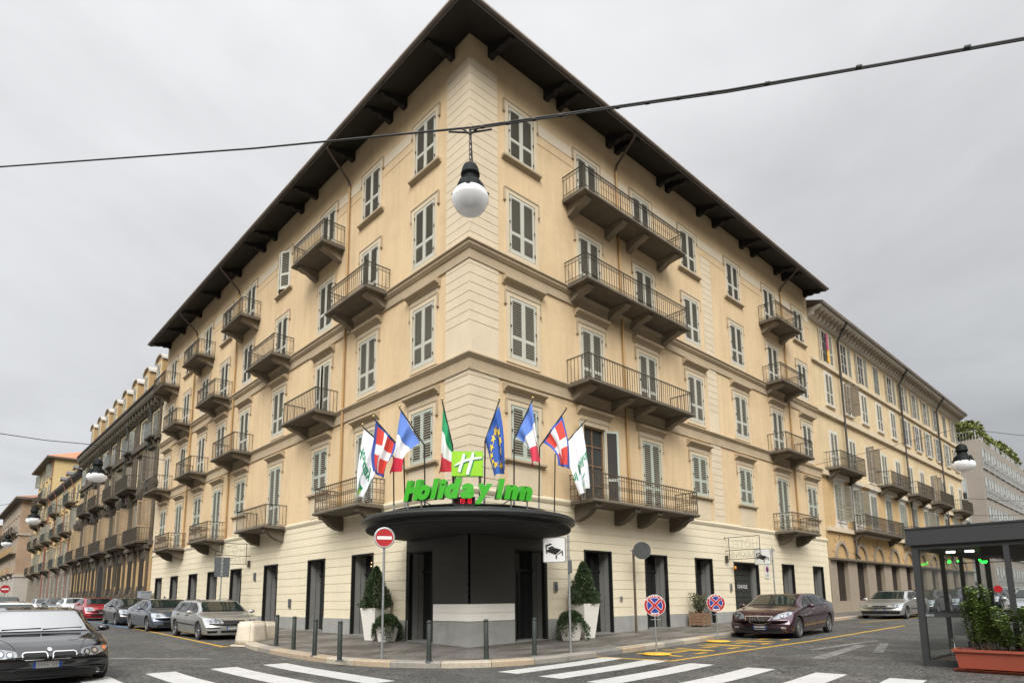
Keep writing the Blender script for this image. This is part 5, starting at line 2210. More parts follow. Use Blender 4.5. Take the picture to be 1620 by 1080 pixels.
M['lampcore'] = mat('headlamp_core', (.10, .11, .12), .12, .7, var=.2, scale=10, coat=1)
M['amber'] = mat('indicator_amber', (.55, .16, .05), .2, var=.1, coat=1)
M['taillight'] = mat('tail_lamp', (.35, .01, .012), .2, var=.1, coat=1)
M['plate'] = mat('number_plate', (.62, .62, .60), .4, var=.12, scale=30)
M['plateblue'] = mat('plate_blue', (.03, .12, .55), .4, var=.05)


def interp(P, x):
    if x <= P[0][0]:
        return P[0][1]
    for (a, b), (c, d) in zip(P[:-1], P[1:]):
        if x <= c:
            t = (x - a) / (c - a)
            return b + (d - b) * t
    return P[-1][1]


def smooth_fn(P, L, n=240, it=14):
    v = [interp(P, L * i / n) for i in range(n + 1)]
    for _ in range(it):
        v = [v[0]] + [(v[i - 1] + 2 * v[i] + v[i + 1]) / 4 for i in range(1, n)] + [v[-1]]

    def f(x):
        t = min(max(x / L, 0), 1) * n
        k = min(int(t), n - 1)
        return v[k] + (v[k + 1] - v[k]) * (t - k)
    return f


def car_body(S):
    L, W, H = S['L'], S['W'], S['H']
    zt = smooth_fn(S['top'], L, it=S.get('soft', 10))
    zs = smooth_fn(S['belt'], L, it=30)
    zb = smooth_fn(S.get('bot', [(0, .20), (.5, .19), (L - .5, .20), (L, .27)]), L, it=20)
    wf = smooth_fn([(0, .90), (.2, .945), (.55, .98), (1.0, 1.0), (L - 1.1, 1.0), (L - .45, .97), (L - .12, .92), (L, .88)], L, it=12)
    rw = S.get('roofw', .72)

    def section(x):
        ws = W / 2 * wf(x)
        t, s, b = zt(x), zs(x), zb(x)
        s = min(s, t - .015)
        h = t - s
        c = min(1, max(0, (h - .10) / .32))
        c = c * c * (3 - 2 * c)
        lo = [(0, b), (.80 * ws, b), (.945 * ws, b + .03), (.975 * ws, b + .14), (1.0 * ws, b + (s - b) * .55), (.995 * ws, b + (s - b) * .80), (.965 * ws, s)]
        hood = [(.90 * ws, s + .45 * h), (.78 * ws, s + .75 * h), (.56 * ws, s + .93 * h), (.28 * ws, s + .99 * h), (0, t)]
        cab = [((.955 - (.955 - rw) * .30) * ws, s + .30 * h), (rw * ws + .02, s + .84 * h), ((rw - .07) * ws, s + .95 * h), (.40 * ws, t - .006), (0, t)]
        up_ = [(a[0] * (1 - c) + d[0] * c, a[1] * (1 - c) + d[1] * c) for a, d in zip(hood, cab)]
        P = [Vector(p) for p in lo + up_]
        out = []
        for i in range(len(P) - 1):
            p0, p1, p2, p3 = P[max(i - 1, 0)], P[i], P[i + 1], P[min(i + 2, len(P) - 1)]
            for k in range(3):
                f = k / 3
                q = .5 * ((2 * p1) + (p2 - p0) * f + (2 * p0 - 5 * p1 + 4 * p2 - p3) * f * f + (3 * p1 - p0 - 3 * p2 + p3) * f ** 3)
                out.append(q)
        out.append(P[-1])
        return out, ws
    xs = []
    n = 84
    for i in range(n + 1):
        u = i / n
        xs.append(L * (u * .8 + .2 * (.5 - .5 * math.cos(math.pi * u))))
    mb = MB()
    rings = []
    nose, tail = S.get('nose', .16), S.get('tail', .10)
    for x in xs:
        sec, ws = section(x)
        ring = []
        for y, z in sec:
            kf = max(0, 1 - x / .75) ** 1.4
            kr = max(0, 1 - (L - x) / .6) ** 1.4
            dx = kf * (nose * max(0, (z - .48) / .3) ** 1.4 + .10 * max(0, (.36 - z) / .2) + S.get('plan', .22) * (abs(y) / ws) ** 2.6)
            dx -= kr * (tail * max(0, (z - .5) / .5) + .08 * max(0, (.42 - z) / .2) + .12 * (abs(y) / ws) ** 3)
            ring.append((x + dx, y, z))
        ring = ring + [(x_, -y, z) for x_, y, z in ring[-2:0:-1]]
        rings.append(ring)
    m = len(rings[0])
    for r in rings:
        mb.v.extend(r)
    for i in range(len(rings) - 1):
        for k in range(m):
            k2 = (k + 1) % m
            mb.f.append((i * m + k, i * m + k2, (i + 1) * m + k2, (i + 1) * m + k))
            mb.m.append(0)
            mb.sm.append(True)
    for base, flip in ((0, False), ((len(rings) - 1) * m, True)):
        half = m // 2
        # strips across the end so that the cap stays smooth
        for k in range(0, half):
            a, b = base + k, base + k + 1
            c, d = base + (m - k - 1) % m, base + (m - k) % m
            if k == 0:
                f = (a, base + m - 1, b)
            elif k == half - 1:
                f = (a, d, b)
            else:
                f = (a, d, c, b)
            mb.f.append(f[::-1] if flip else f)
            mb.m.append(0)
            mb.sm.append(True)
    return mb


def cut_wheels(me, wheels, R_, W):
    """real wheel wells cut out of the shell"""
    o = put('shell', me)
    cb_ = MB()
    for x in wheels:
        for s in (-1, 1):
            y0, y1 = sorted((s * (W / 2 - .30), s * (W / 2 + .3)))
            P = [(x + R_ * math.cos(2 * math.pi * k / 36), R_ * .96 + R_ * .0 + R_ * math.sin(2 * math.pi * k / 36) - .04) for k in range(36)]
            cb_.prism(P, 'y', y0, y1, 1)
    cm = cb_.mesh('cutter', [M['archdark'], M['archdark']])
    bmm = bmesh.new()
    bmm.from_mesh(cm)
    bmesh.ops.recalc_face_normals(bmm, faces=bmm.faces)
    bmm.to_mesh(cm)
    bmm.free()
    bmm = bmesh.new()
    bmm.from_mesh(me)
    bmesh.ops.recalc_face_normals(bmm, faces=bmm.faces)
    bmm.to_mesh(me)
    bmm.free()
    co = put('cutter', cm)
    md = o.modifiers.new('cut', 'BOOLEAN')
    md.operation = 'DIFFERENCE'
    md.object = co
    md.solver = 'EXACT'
    dg = bpy.context.evaluated_depsgraph_get()
    dg.update()
    res = bpy.data.meshes.new_from_object(o.evaluated_get(dg))
    bpy.data.objects.remove(o)
    bpy.data.objects.remove(co)
    if len(res.polygons) < 500:
        return me
    return res


class Decal:
    def __init__(s, mb, off=.005):
        s.bvh = BVHTree.FromPolygons([Vector(v) for v in mb.v], [f for f in mb.f])
        s.off = off

    def hit(s, view, a, b, off):
        if view == 'front':
            o, d = Vector((-2, a, b)), Vector((1, 0, 0))
        elif view == 'rear':
            o, d = Vector((9, a, b)), Vector((-1, 0, 0))
        elif view == 'right':
            o, d = Vector((a, 4, b)), Vector((0, -1, 0))
        elif view == 'left':
            o, d = Vector((a, -4, b)), Vector((0, 1, 0))
        else:
            o, d = Vector((a, b, 4)), Vector((0, 0, -1))
        loc, nrm, idx, dist = s.bvh.ray_cast(o, d)
        if loc is None:
            return None
        if nrm.dot(d) > 0:
            nrm = -nrm
        return loc + nrm * off

    def poly(s, out, view, P, mat_=0, off=None, n=10, rows=8):
        """P: left and right chains as list of (b, a_left, a_right): horizontal rows"""
        off = s.off if off is None else off
        grid = []
        for r in range(rows + 1):
            t = r / rows * (len(P) - 1)
            k = min(int(t), len(P) - 2)
            f = t - k
            b = P[k][0] + (P[k + 1][0] - P[k][0]) * f
            a0 = P[k][1] + (P[k + 1][1] - P[k][1]) * f
            a1 = P[k][2] + (P[k + 1][2] - P[k][2]) * f
            grid.append([s.hit(view, a0 + (a1 - a0) * i / n, b, off) for i in range(n + 1)])
        for r in range(rows):
            for i in range(n):
                q = [grid[r][i], grid[r][i + 1], grid[r + 1][i + 1], grid[r + 1][i]]
                if all(p is not None for p in q):
                    xs = [p.x for p in q]
                    if max(xs) - min(xs) < .6:
                        out.add(q, [(0, 1, 2, 3)], mat_, True)

    def line(s, out, view, pts, w=.012, mat_=0, off=.003, n=8):
        for (a0, b0), (a1, b1) in zip(pts[:-1], pts[1:]):
            d = Vector((a1 - a0, b1 - b0)).normalized()
            nx, nb = -d.y * w / 2, d.x * w / 2
            prev = None
            for i in range(n + 1):
                a, b = a0 + (a1 - a0) * i / n, b0 + (b1 - b0) * i / n
                p, q = s.hit(view, a + nx, b + nb, off), s.hit(view, a - nx, b - nb, off)
                if prev and p and q and prev[0] and prev[1]:
                    out.add([prev[0], prev[1], q, p], [(0, 1, 2, 3)], mat_, True)
                prev = (p, q)


_wheels = {}


def wheel_meshes(Rw, wd, spokes):
    key = (Rw, wd, spokes)
    if key not in _wheels:
        t = MB()
        r0 = Rw * .70
        h = wd / 2
        prof = [(r0, -h * .9), (r0 + .02, -h), (Rw * .93, -h * .96), (Rw, -h * .7), (Rw, h * .7), (Rw * .93, h * .96), (r0 + .02, h), (r0, h * .9), (r0 - .02, h * .5)]
        n_ = 36
        for k in range(n_):
            a, b = 2 * math.pi * k / n_, 2 * math.pi * (k + 1) / n_
            for (ra, ya), (rb_, yb) in zip(prof[:-1], prof[1:]):
                t.add([(ra * math.cos(a), ya, ra * math.sin(a)), (ra * math.cos(b), ya, ra * math.sin(b)), (rb_ * math.cos(b), yb, rb_ * math.sin(b)), (rb_ * math.cos(a), yb, rb_ * math.sin(a))], [(0, 1, 2, 3)], 0, True)
        rm = MB()
        yf = h * .55
        for k in range(n_):
            a, b = 2 * math.pi * k / n_, 2 * math.pi * (k + 1) / n_
            for (ra, ya), (rb_, yb), m_ in (((r0, h * .92), (r0 * .93, h * .80), 0), ((r0 * .93, h * .80), (r0 * .9, -h * .2), 0), ((r0 * .9, -h * .2), (0.001, -h * .2), 1), ((.055, yf + .012), (.001, yf + .016), 0), ((.07, yf - .02), (.055, yf + .012), 0)):
                rm.add([(ra * math.cos(a), ya, ra * math.sin(a)), (ra * math.cos(b), ya, ra * math.sin(b)), (rb_ * math.cos(b), yb, rb_ * math.sin(b)), (rb_ * math.cos(a), yb, rb_ * math.sin(a))], [(0, 1, 2, 3)], m_, False)
        for k in range(spokes):
            a = 2 * math.pi * k / spokes + .2
            m_ = Matrix.Rotation(-a, 4, 'Y')
            w0, w1 = .034 * 8 / spokes + .01, .022 * 8 / spokes + .012
            vs = [(.04, yf, -w0), (r0 * .95, h * .78, -w1), (r0 * .95, h * .78, w1), (.04, yf, w0)]
            vs2 = [(x, y - .03, z) for x, y, z in vs]
            rm.add([m_ @ Vector(p) for p in vs + vs2], [(0, 1, 2, 3), (0, 4, 5, 1), (2, 6, 7, 3)], 0)
        _wheels[key] = (t.mesh('wheel', M['tyre']), rm.mesh('rim', [M['rim'], M['archdark']]))
    return _wheels[key]


_shell = {}


def make_car(kind, label, cat, paintmat, loc, rotz, S, group=None, front='bar', detail=True):
    root = thing(kind, label, cat, loc, rotz, group)
    key = S['key']
    if key not in _shell:
        mb = car_body(S)
        me = mb.mesh('body', [paintmat, M['archdark']])
        cut = cut_wheels(me, S['axles'], S['Rw'] + .055, S['W'])
        _shell[key] = (cut, Decal(mb), {})
    me0, D, cache = _shell[key]
    me = me0.copy()
    me.materials.clear()
    me.materials.append(paintmat)
    me.materials.append(M['archdark'])
    body = put('body', me, root)
    L, W, H = S['L'], S['W'], S['H']

    def part(name, fn, mats, parent=root):
        if name not in cache:
            g = MB()
            fn(g)
            if not g.f:
                cache[name] = None
            else:
                cache[name] = g.mesh(name, mats)
        if cache[name] is None:
            return None
        return put(name.split('|')[0], cache[name], parent)
    part('windscreen', lambda g: D.poly(g, 'front', S['screen'], 0, .012, 26, 16), [M['carglass'] if key == 'twin' else M['screenglass']])
    if 'rearscreen' in S:
        part('rear_window', lambda g: D.poly(g, 'rear', S['rearscreen'], 0, .006, 14, 8), [M['carglass']])
    for vw in ('right', 'left'):
        for i, wpoly in enumerate(S['side']):
            part('side_window|%s%d' % (vw, i), lambda g: D.poly(g, vw, wpoly, 0, .014, 22, 14), [M['sideglass']])
        if detail:
            def doors(g):
                for ln in S.get('shut', []):
                    D.line(g, vw, ln, .012, 0, .003, 10)
                for ln in S.get('rubs', []):
                    D.line(g, vw, ln, .05, 0, .012, 14)
            part('door_gap|%s' % vw, doors, [M['trimblack']])
            for i, (hx, hz) in enumerate(S.get('handles', [])):
                def hdl(g):
                    p = D.hit(vw, hx, hz, .02)
                    g.box((p.x - .10, p.y - .018, p.z - .016), (p.x + .10, p.y + .018, p.z + .016), 0)
                part('door_handle|%s%d' % (vw, i), hdl, [M['chrome'] if S.get('chromeh') else M['trimblack']])
        # mirrors
        s = 1 if vw == 'right' else -1

        def mir(g):
            mx, mz = S['mirror']
            p = D.hit(vw, mx, mz - .05, 0)
            g.tube([(p.x, p.y - s * .03, p.z), (p.x - .02, p.y + s * .10, p.z + .03)], .03, 6)
            c = Vector((p.x - .0, p.y + s * .17, p.z + .065))
            for a in range(10):
                pass
            nU, nV = 12, 8
            base = len(g.v)
            for i in range(nU + 1):
                for j in range(nV + 1):
                    th, phv = 2 * math.pi * i / nU, math.pi * j / nV
                    q = Vector((math.cos(th) * math.sin(phv), math.cos(phv), math.sin(th) * math.sin(phv)))
                    g.v.append((c.x + (q.x * .085 if q.x < 0 else q.x * .04), c.y + q.y * .125, c.z + q.z * .078))
            for i in range(nU):
                for j in range(nV):
                    g.f.append((base + i * (nV + 1) + j, base + (i + 1) * (nV + 1) + j, base + (i + 1) * (nV + 1) + j + 1, base + i * (nV + 1) + j + 1))
                    g.m.append(0)
                    g.sm.append(True)
        o = part('mirror|%s%s' % (vw, paintmat.name), mir, [M['trimblack'] if S.get('blackmirror') else paintmat])
        # head lamps
        for i, hp in enumerate(S['lamp']):
            pp = [(b, a0 * s, a1 * s) for b, a0, a1 in hp]

            def lamp_(g):
                D.poly(g, 'front', pp, 0, .007, 12, 8)
                for (cy, cz, r, m_) in S.get('cores', []):
                    rows_ = [(cz + r * math.sin(t), s * cy - r * math.cos(t), s * cy + r * math.cos(t)) for t in [(-math.pi / 2) * .96 + k * (math.pi * .96) / 8 for k in range(9)]]
                    D.poly(g, 'front', rows_, m_, .011 + .003 * m_, 8, 8)
            part('headlight|%s%d' % (vw, i), lamp_, [M['lampglass'], M['lampcore'], M['chrome'], M['amber']])
        if 'tail_l' in S:
            part('tail_light|%s' % vw, lambda g: D.poly(g, 'rear', [(b, a0 * s, a1 * s) for b, a0, a1 in S['tail_l']], 0, .006, 8, 6), [M['taillight']])

    def front_parts():
        for i, (P, m_) in enumerate(S['grille']):
            def gr(g):
                D.poly(g, 'front', P, 0, .006 if m_ else .012, 22, 12)
            o = part('grille|%d' % i, gr, [M['archdark'] if m_ == 0 else M['chrome']])
        def bars(g):
            for P in S.get('outline', []):
                D.line(g, 'front', P + [P[0]], S.get('outw', .03), 0, .016, 5)
            for P, w, m_ in S.get('bars', []):
                D.line(g, 'front', P, w, m_, .012, 8)
        part('grille_trim', bars, [M['chrome'], M['trimblack'], M['archdark']])
        if 'lines' in S:
            def hood(g):
                for P in S['lines']:
                    D.line(g, 'top', P, .012, 0, .003, 10)
            part('bonnet_gap', hood, [M['trimblack']])
        def plate(g):
            z0 = S['platez']
            p = D.hit('front', 0, z0, 0)
            x = min(D.hit('front', y, z0, 0).x for y in (-.23, 0, .23)) - .012
            g.box((x, -.235, z0 - .06), (x + .05, .235, z0 + .06), 0)
            for s_ in (-1, 1):
                a, b = sorted((s_ * .235, s_ * .19))
                g.box((x - .002, a, z0 - .06), (x, b, z0 + .06), 1)
            for k in range(7):
                if k in (2,):
                    continue
                yy = -.145 + k * .048
                g.box((x - .0015, yy - .013, z0 - .03), (x - .0005, yy + .013, z0 + .03), 2)
        part('number_plate', plate, [M['plate'], M['plateblue'], mat('plate_characters', (.42, .42, .41), .5, var=.2, scale=60)])
        def wip(g):
            b = S['screen'][0][0] + .03
            for a0, a1 in ((-.75, -.02), (.0, .68)):
                p, q = D.hit('front', a0, b + .02, .02), D.hit('front', a1, b - .0, .02)
                if p and q:
                    g.tube([p, q], .009, 5)
        part('wiper', wip, [M['trimblack']])
        if 'badge' in S:
            def bd(g):
                bz = S['badge']
                p = D.hit('front', 0, bz, .008)
                rows_ = [(bz + .035 * math.sin(t), -.04 * math.cos(t), .04 * math.cos(t)) for t in [(-math.pi / 2) + k * math.pi / 8 for k in range(9)]]
                D.poly(g, 'front', rows_, 0, .012, 8, 8)
            part('badge', bd, [M['chrome']])
    front_parts()
    if 'rails' in S:
        def rl(g):
            (x0, x1, y) = S['rails']
            for s in (-1, 1):
                pts = []
                for k in range(11):
                    x = x0 + (x1 - x0) * k / 10
                    p = D.hit('top', x, s * y, .0)
                    pts.append((x, s * y, p.z + (.045 if 0 < k < 10 else 0)))
                g.tube(pts, .014, 6)
        part('roof_rail', rl, [M['trimblack']])
    tm, rm = wheel_meshes(S['Rw'], .20, S.get('spokes', 7))
    for x in S['axles']:
        for s in (-1, 1):
            w = put('wheel', tm, root, (x, s * (W / 2 - .115), S['Rw']), 0 if s > 0 else math.pi)
            put('rim', rm, w)
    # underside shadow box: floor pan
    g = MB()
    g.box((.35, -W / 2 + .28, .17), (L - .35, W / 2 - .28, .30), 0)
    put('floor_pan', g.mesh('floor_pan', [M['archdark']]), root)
    return root


def spec(key, L, W, H, hood, cowl, top0, top1, deck, belt, Rw=.31, axles=None, **kw):
    """hood: (x,z) points from nose; cowl (x,z); roof from top0 to top1; deck: remaining (x,z) points"""
    S = dict(key=key, L=L, W=W, H=H, Rw=Rw)
    S['top'] = hood + [cowl] + [top0] + kw.pop('roof', []) + [top1] + deck
    S['belt'] = belt
    S['axles'] = axles
    S.update(kw)
    return S


# --- compact estate (silver, by the stone blocks)
ESTATE = spec('estate', 4.23, 1.72, 1.45, [(0, .60), (.08, .70), (.25, .80), (.6, .88)], (1.02, .96), (1.72, 1.40), (3.2, 1.44), [(3.75, 1.40), (4.05, 1.02), (4.18, .92), (4.23, .62)],
              [(0, .58), (.3, .76), (1.0, .90), (2.4, .94), (3.8, .99), (4.2, .92)], .305, (.82, 3.30), roof=[(2.2, 1.45)],
              screen=[(1.00, -.64, .64), (1.2, -.60, .60), (1.36, -.53, .53)],
              side=[[(.965, 1.22, 2.12), (1.15, 1.48, 2.12), (1.33, 1.80, 2.12)], [(.97, 2.2, 3.05), (1.15, 2.2, 2.98), (1.345, 2.2, 2.88)], [(1.0, 3.12, 3.72), (1.15, 3.06, 3.66), (1.34, 2.98, 3.50)]],
              rearscreen=[(1.05, -.55, .55), (1.33, -.48, .48)], lamp=[[(.60, .40, .76), (.66, .38, .79), (.74, .40, .80)]], cores=[(.52, .67, .05, 1), (.64, .67, .045, 1)],
              grille=[([(.585, -.30, .30), (.70, -.34, .34)], 0), ([(.255, -.34, .34), (.34, -.36, .36)], 0), ([(.26, -.72, -.46), (.34, -.76, -.44)], 0), ([(.26, .46, .72), (.34, .44, .76)], 0)],
              bars=[([(-.34, .575), (.34, .575)], .022, 0), ([(-.36, .71), (.36, .71)], .02, 0), ([(-.78, .435), (-.36, .435)], .035, 1), ([(.36, .435), (.78, .435)], .035, 1)],
              platez=.44, badge=.70, shut=[[(1.12, .30), (1.12, .90)], [(2.15, .26), (2.15, .95)], [(3.02, .55), (3.1, .95)], [(2.9, .4), (3.02, .55)]], rubs=[[(1.2, .52), (3.0, .55)]],
              handles=[(2.0, .86), (2.98, .88)], mirror=(1.36, .98), rails=(1.9, 3.5, .52), lines=[[(.30, -.48), (.95, -.66)], [(.30, .48), (.95, .66)]], spokes=5)
# --- smooth large coupe hatch (blue grey)
COUPE = spec('coupe', 4.65, 1.80, 1.46, [(0, .58), (.1, .70), (.35, .83), (.8, .93)], (1.25, 1.00), (2.05, 1.42), (2.9, 1.45), [(3.6, 1.33), (4.3, 1.06), (4.58, 1.00), (4.65, .7)],
             [(0, .58), (.35, .78), (1.2, .93), (3.0, .97), (4.3, 1.0), (4.65, .9)], .32, (.95, 3.68), nose=.22, plan=.30,
             screen=[(1.04, -.66, .66), (1.2, -.62, .62), (1.37, -.55, .55)], side=[[(.985, 1.45, 2.45), (1.18, 1.75, 2.42), (1.345, 2.15, 2.38)], [(.99, 2.53, 3.45), (1.18, 2.5, 3.35), (1.35, 2.46, 3.12)]],
             lamp=[[(.60, .52, .80), (.70, .42, .86), (.80, .50, .84)]], cores=[(.66, .70, .055, 1)], grille=[([(.30, -.48, .48), (.42, -.5, .5)], 0), ([(.56, -.5, .5), (.60, -.5, .5)], 0)],
             bars=[([(-.6, .64), (0, .60)], .022, 0), ([(.6, .64), (0, .60)], .022, 0)], platez=.46, shut=[[(1.3, .3), (1.3, .93)], [(2.5, .28), (2.5, .97)]], handles=[(2.3, .88), (3.35, .9)], mirror=(1.6, 1.0), spokes=9)
# --- compact five door hatch
HATCH = spec('hatch', 4.02, 1.72, 1.48, [(0, .60), (.08, .72), (.28, .84), (.6, .92)], (.98, 1.00), (1.72, 1.43), (2.75, 1.47), [(3.45, 1.36), (3.85, 1.02), (3.96, .92), (4.02, .62)],
             [(0, .6), (.3, .80), (1.0, .94), (2.4, .99), (3.8, 1.05), (4.0, .95)], .31, (.80, 3.28),
             screen=[(1.04, -.63, .63), (1.2, -.59, .59), (1.385, -.52, .52)], side=[[(1.0, 1.2, 2.1), (1.18, 1.48, 2.1), (1.36, 1.82, 2.1)], [(1.01, 2.18, 3.1), (1.18, 2.18, 3.0), (1.375, 2.18, 2.78)]],
             lamp=[[(.62, .42, .76), (.72, .38, .80), (.84, .46, .78)]], cores=[(.62, .72, .06, 1), (.50, .70, .045, 1)], grille=[([(.60, -.34, .34), (.70, -.36, .36)], 0), ([(.28, -.5, .5), (.42, -.54, .54)], 0)],
             bars=[([(-.36, .65), (.36, .65)], .02, 0)], platez=.50, badge=.73, shut=[[(1.12, .3), (1.12, .94)], [(2.14, .27), (2.14, 1.0)]], handles=[(2.0, .90), (3.0, .93)], mirror=(1.36, 1.02), spokes=6)
# --- saloon (silver, right street)
SALOON = spec('saloon', 4.45, 1.73, 1.47, [(0, .60), (.08, .70), (.3, .80), (.7, .88)], (1.12, .96), (1.85, 1.42), (2.75, 1.46), [(3.3, 1.32), (3.75, 1.04), (4.2, 1.0), (4.40, .95), (4.45, .65)],
              [(0, .58), (.3, .76), (1.1, .90), (2.6, .95), (4.0, .97), (4.4, .90)], .30, (.82, 3.35),
              screen=[(1.0, -.64, .64), (1.2, -.59, .59), (1.375, -.52, .52)], side=[[(.96, 1.35, 2.22), (1.16, 1.62, 2.22), (1.35, 1.95, 2.22)], [(.965, 2.3, 3.2), (1.16, 2.3, 3.08), (1.355, 2.3, 2.82)]],
              lamp=[[(.60, .42, .72), (.68, .38, .80), (.77, .44, .80)]], cores=[(.52, .67, .05, 1), (.64, .68, .05, 1)],
              grille=[([(.61, -.24, .24), (.68, -.32, .32)], 0), ([(.26, -.70, .70), (.42, -.80, .80)], 0)], bars=[([(-.33, .69), (.33, .69)], .02, 0), ([(-.25, .60), (.25, .60)], .016, 0), ([(-.62, .33), (-.50, .33)], .06, 0), ([(.50, .33), (.62, .33)], .06, 0)],
              platez=.48, badge=.655, shut=[[(1.2, .3), (1.2, .9)], [(2.26, .27), (2.26, .95)]], handles=[(2.1, .86), (3.05, .88)], rubs=[[(1.3, .5), (3.0, .52)]], mirror=(1.5, .98), blackmirror=False, spokes=5)
# --- large maroon hatch with shield grille
SHIELD = spec('shield', 4.52, 1.80, 1.50, [(0, .58), (.07, .72), (.28, .86), (.65, .95)], (1.12, 1.03), (1.95, 1.46), (2.9, 1.49), [(3.6, 1.40), (4.2, 1.13), (4.44, .98), (4.52, .66)],
              [(0, .58), (.32, .80), (1.1, .96), (2.4, .99), (3.6, 1.06), (4.3, 1.08), (4.52, .92)], .335, (.86, 3.56), nose=.20, plan=.28,
              screen=[(1.06, -.66, .66), (1.22, -.61, .61), (1.41, -.53, .53)], side=[[(1.005, 1.42, 2.30), (1.2, 1.72, 2.28), (1.40, 2.08, 2.25)], [(1.02, 2.37, 3.25), (1.2, 2.35, 3.4), (1.395, 2.32, 3.1)], [(1.12, 3.4, 3.68), (1.2, 3.47, 3.72), (1.30, 3.42, 3.6)]],
              lamp=[[(.64, .40, .52), (.72, .40, .72), (.80, .48, .82), (.88, .66, .82)]], cores=[(.60, .745, .06, 1), (.60, .745, .028, 2), (.73, .80, .045, 1)],
              outline=[[(-.38, .725), (-.35, .65), (-.27, .53), (-.12, .465), (.12, .465), (.27, .53), (.35, .65), (.38, .725), (0, .735)]], outw=.035,
              grille=[([(.505, -.07, .07), (.55, -.19, .19), (.62, -.255, .255), (.685, -.285, .285)], 0), ([(.27, -.52, .52), (.35, -.6, .6)], 0)],
              bars=[([(x * .75, .51 + abs(x) * .2), (x, .688)], .022, 0) for x in (-.22, -.15, -.08, .08, .15, .22)] + [([(0, .46), (0, .72)], .04, 0), ([(-.72, .36), (-.58, .37)], .05, 0), ([(.58, .37), (.72, .36)], .05, 0)],
              platez=.36, shut=[[(1.25, .3), (1.25, .96)], [(2.33, .28), (2.33, 1.0)], [(3.3, .62), (3.35, 1.04)]], handles=[(2.14, .93), (3.14, .97)], chromeh=True, mirror=(1.62, 1.04), lines=[[(.30, -.45), (1.0, -.68)], [(.30, .45), (1.0, .68)]], spokes=10)
# --- near black hatch with twin grille
TWIN = spec('twin', 4.24, 1.76, 1.42, [(0, .54), (.07, .63), (.25, .72), (.7, .82)], (1.32, .905), (2.05, 1.36), (2.9, 1.41), [(3.5, 1.32), (4.05, 1.0), (4.18, .92), (4.24, .62)],
            [(0, .50), (.3, .68), (1.2, .86), (2.5, .91), (4.0, .97), (4.24, .9)], .315, (.78, 3.44), nose=.16, plan=.28, bot=[(0, .15), (.5, .16), (3.8, .19), (4.24, .26)],
            screen=[(.945, -.66, .66), (1.12, -.62, .62), (1.325, -.54, .54)], side=[[(.905, 1.58, 2.45), (1.10, 1.85, 2.45), (1.28, 2.2, 2.42)], [(.91, 2.53, 3.3), (1.10, 2.52, 3.35), (1.29, 2.5, 3.1)]],
            lamp=[[(.535, .42, .60), (.59, .40, .76), (.65, .42, .81), (.69, .58, .82)]], cores=[(.49, .595, .052, 1), (.49, .595, .030, 2), (.60, .61, .056, 1), (.60, .61, .034, 2), (.745, .645, .035, 3)],
            grille=[([(.492, .062, .275), (.52, .045, .315), (.57, .04, .335), (.61, .046, .33), (.622, .06, .30)], 0), ([(.492, -.275, -.062), (.52, -.315, -.045), (.57, -.335, -.04), (.61, -.33, -.046), (.622, -.30, -.06)], 0),
                    ([(.20, -.56, .56), (.27, -.60, .60)], 0)],
            outline=[[(s * y, z) for y, z in ((.06, .487), (.28, .487), (.322, .52), (.345, .57), (.338, .612), (.30, .628), (.06, .628), (.038, .60), (.034, .55), (.042, .51))] for s in (1, -1)], outw=.018,
            bars=[([(-.76, .30), (0, .325), (.76, .30)], .018, 1), ([(-.70, .185), (0, .17), (.70, .185)], .012, 0), ([(.58, .255), (.66, .265)], .05, 1), ([(-.66, .265), (-.58, .255)], .05, 1)],
            platez=.385, badge=.668, shut=[[(1.5, .3), (1.5, .88)]], handles=[], mirror=(1.76, .95), blackmirror=False, lines=[[(.26, -.42), (.6, -.50), (1.25, -.72)], [(.26, .42), (.6, .50), (1.25, .72)]], spokes=10)
# --- tall people carrier / off-roader
TALL = spec('tall', 4.35, 1.82, 1.66, [(0, .66), (.08, .84), (.28, .96), (.6, 1.02)], (1.0, 1.10), (1.75, 1.60), (3.4, 1.65), [(3.9, 1.58), (4.2, 1.1), (4.3, .95), (4.35, .66)],
            [(0, .64), (.3, .92), (1.0, 1.04), (2.4, 1.08), (4.0, 1.12), (4.3, 1.0)], .34, (.86, 3.5), bot=[(0, .24), (.5, .24), (3.9, .25), (4.35, .3)], roofw=.78,
            screen=[(1.14, -.68, .68), (1.34, -.65, .65), (1.56, -.58, .58)], side=[[(1.1, 1.25, 2.2), (1.32, 1.5, 2.2), (1.53, 1.85, 2.2)], [(1.11, 2.28, 3.2), (1.32, 2.28, 3.2), (1.55, 2.28, 3.2)], [(1.14, 3.28, 3.85), (1.32, 3.28, 3.82), (1.54, 3.28, 3.72)]],
            lamp=[[(.72, .46, .80), (.84, .44, .86), (.95, .5, .84)]], cores=[(.66, .83, .06, 1)], grille=[([(.68, -.38, .38), (.84, -.42, .42)], 0), ([(.32, -.6, .6), (.46, -.64, .64)], 0)],
            bars=[([(-.4, .76), (.4, .76)], .022, 0)], platez=.56, badge=.87, shut=[[(1.15, .4), (1.15, 1.04)], [(2.24, .36), (2.24, 1.1)]], handles=[(2.05, 1.0), (3.1, 1.02)], mirror=(1.4, 1.12), spokes=6)

KX, KY, KZ, KR = 1.22, 1.28, 1.05, 1.10      # the survey picture shows every car this much broader than it is tall


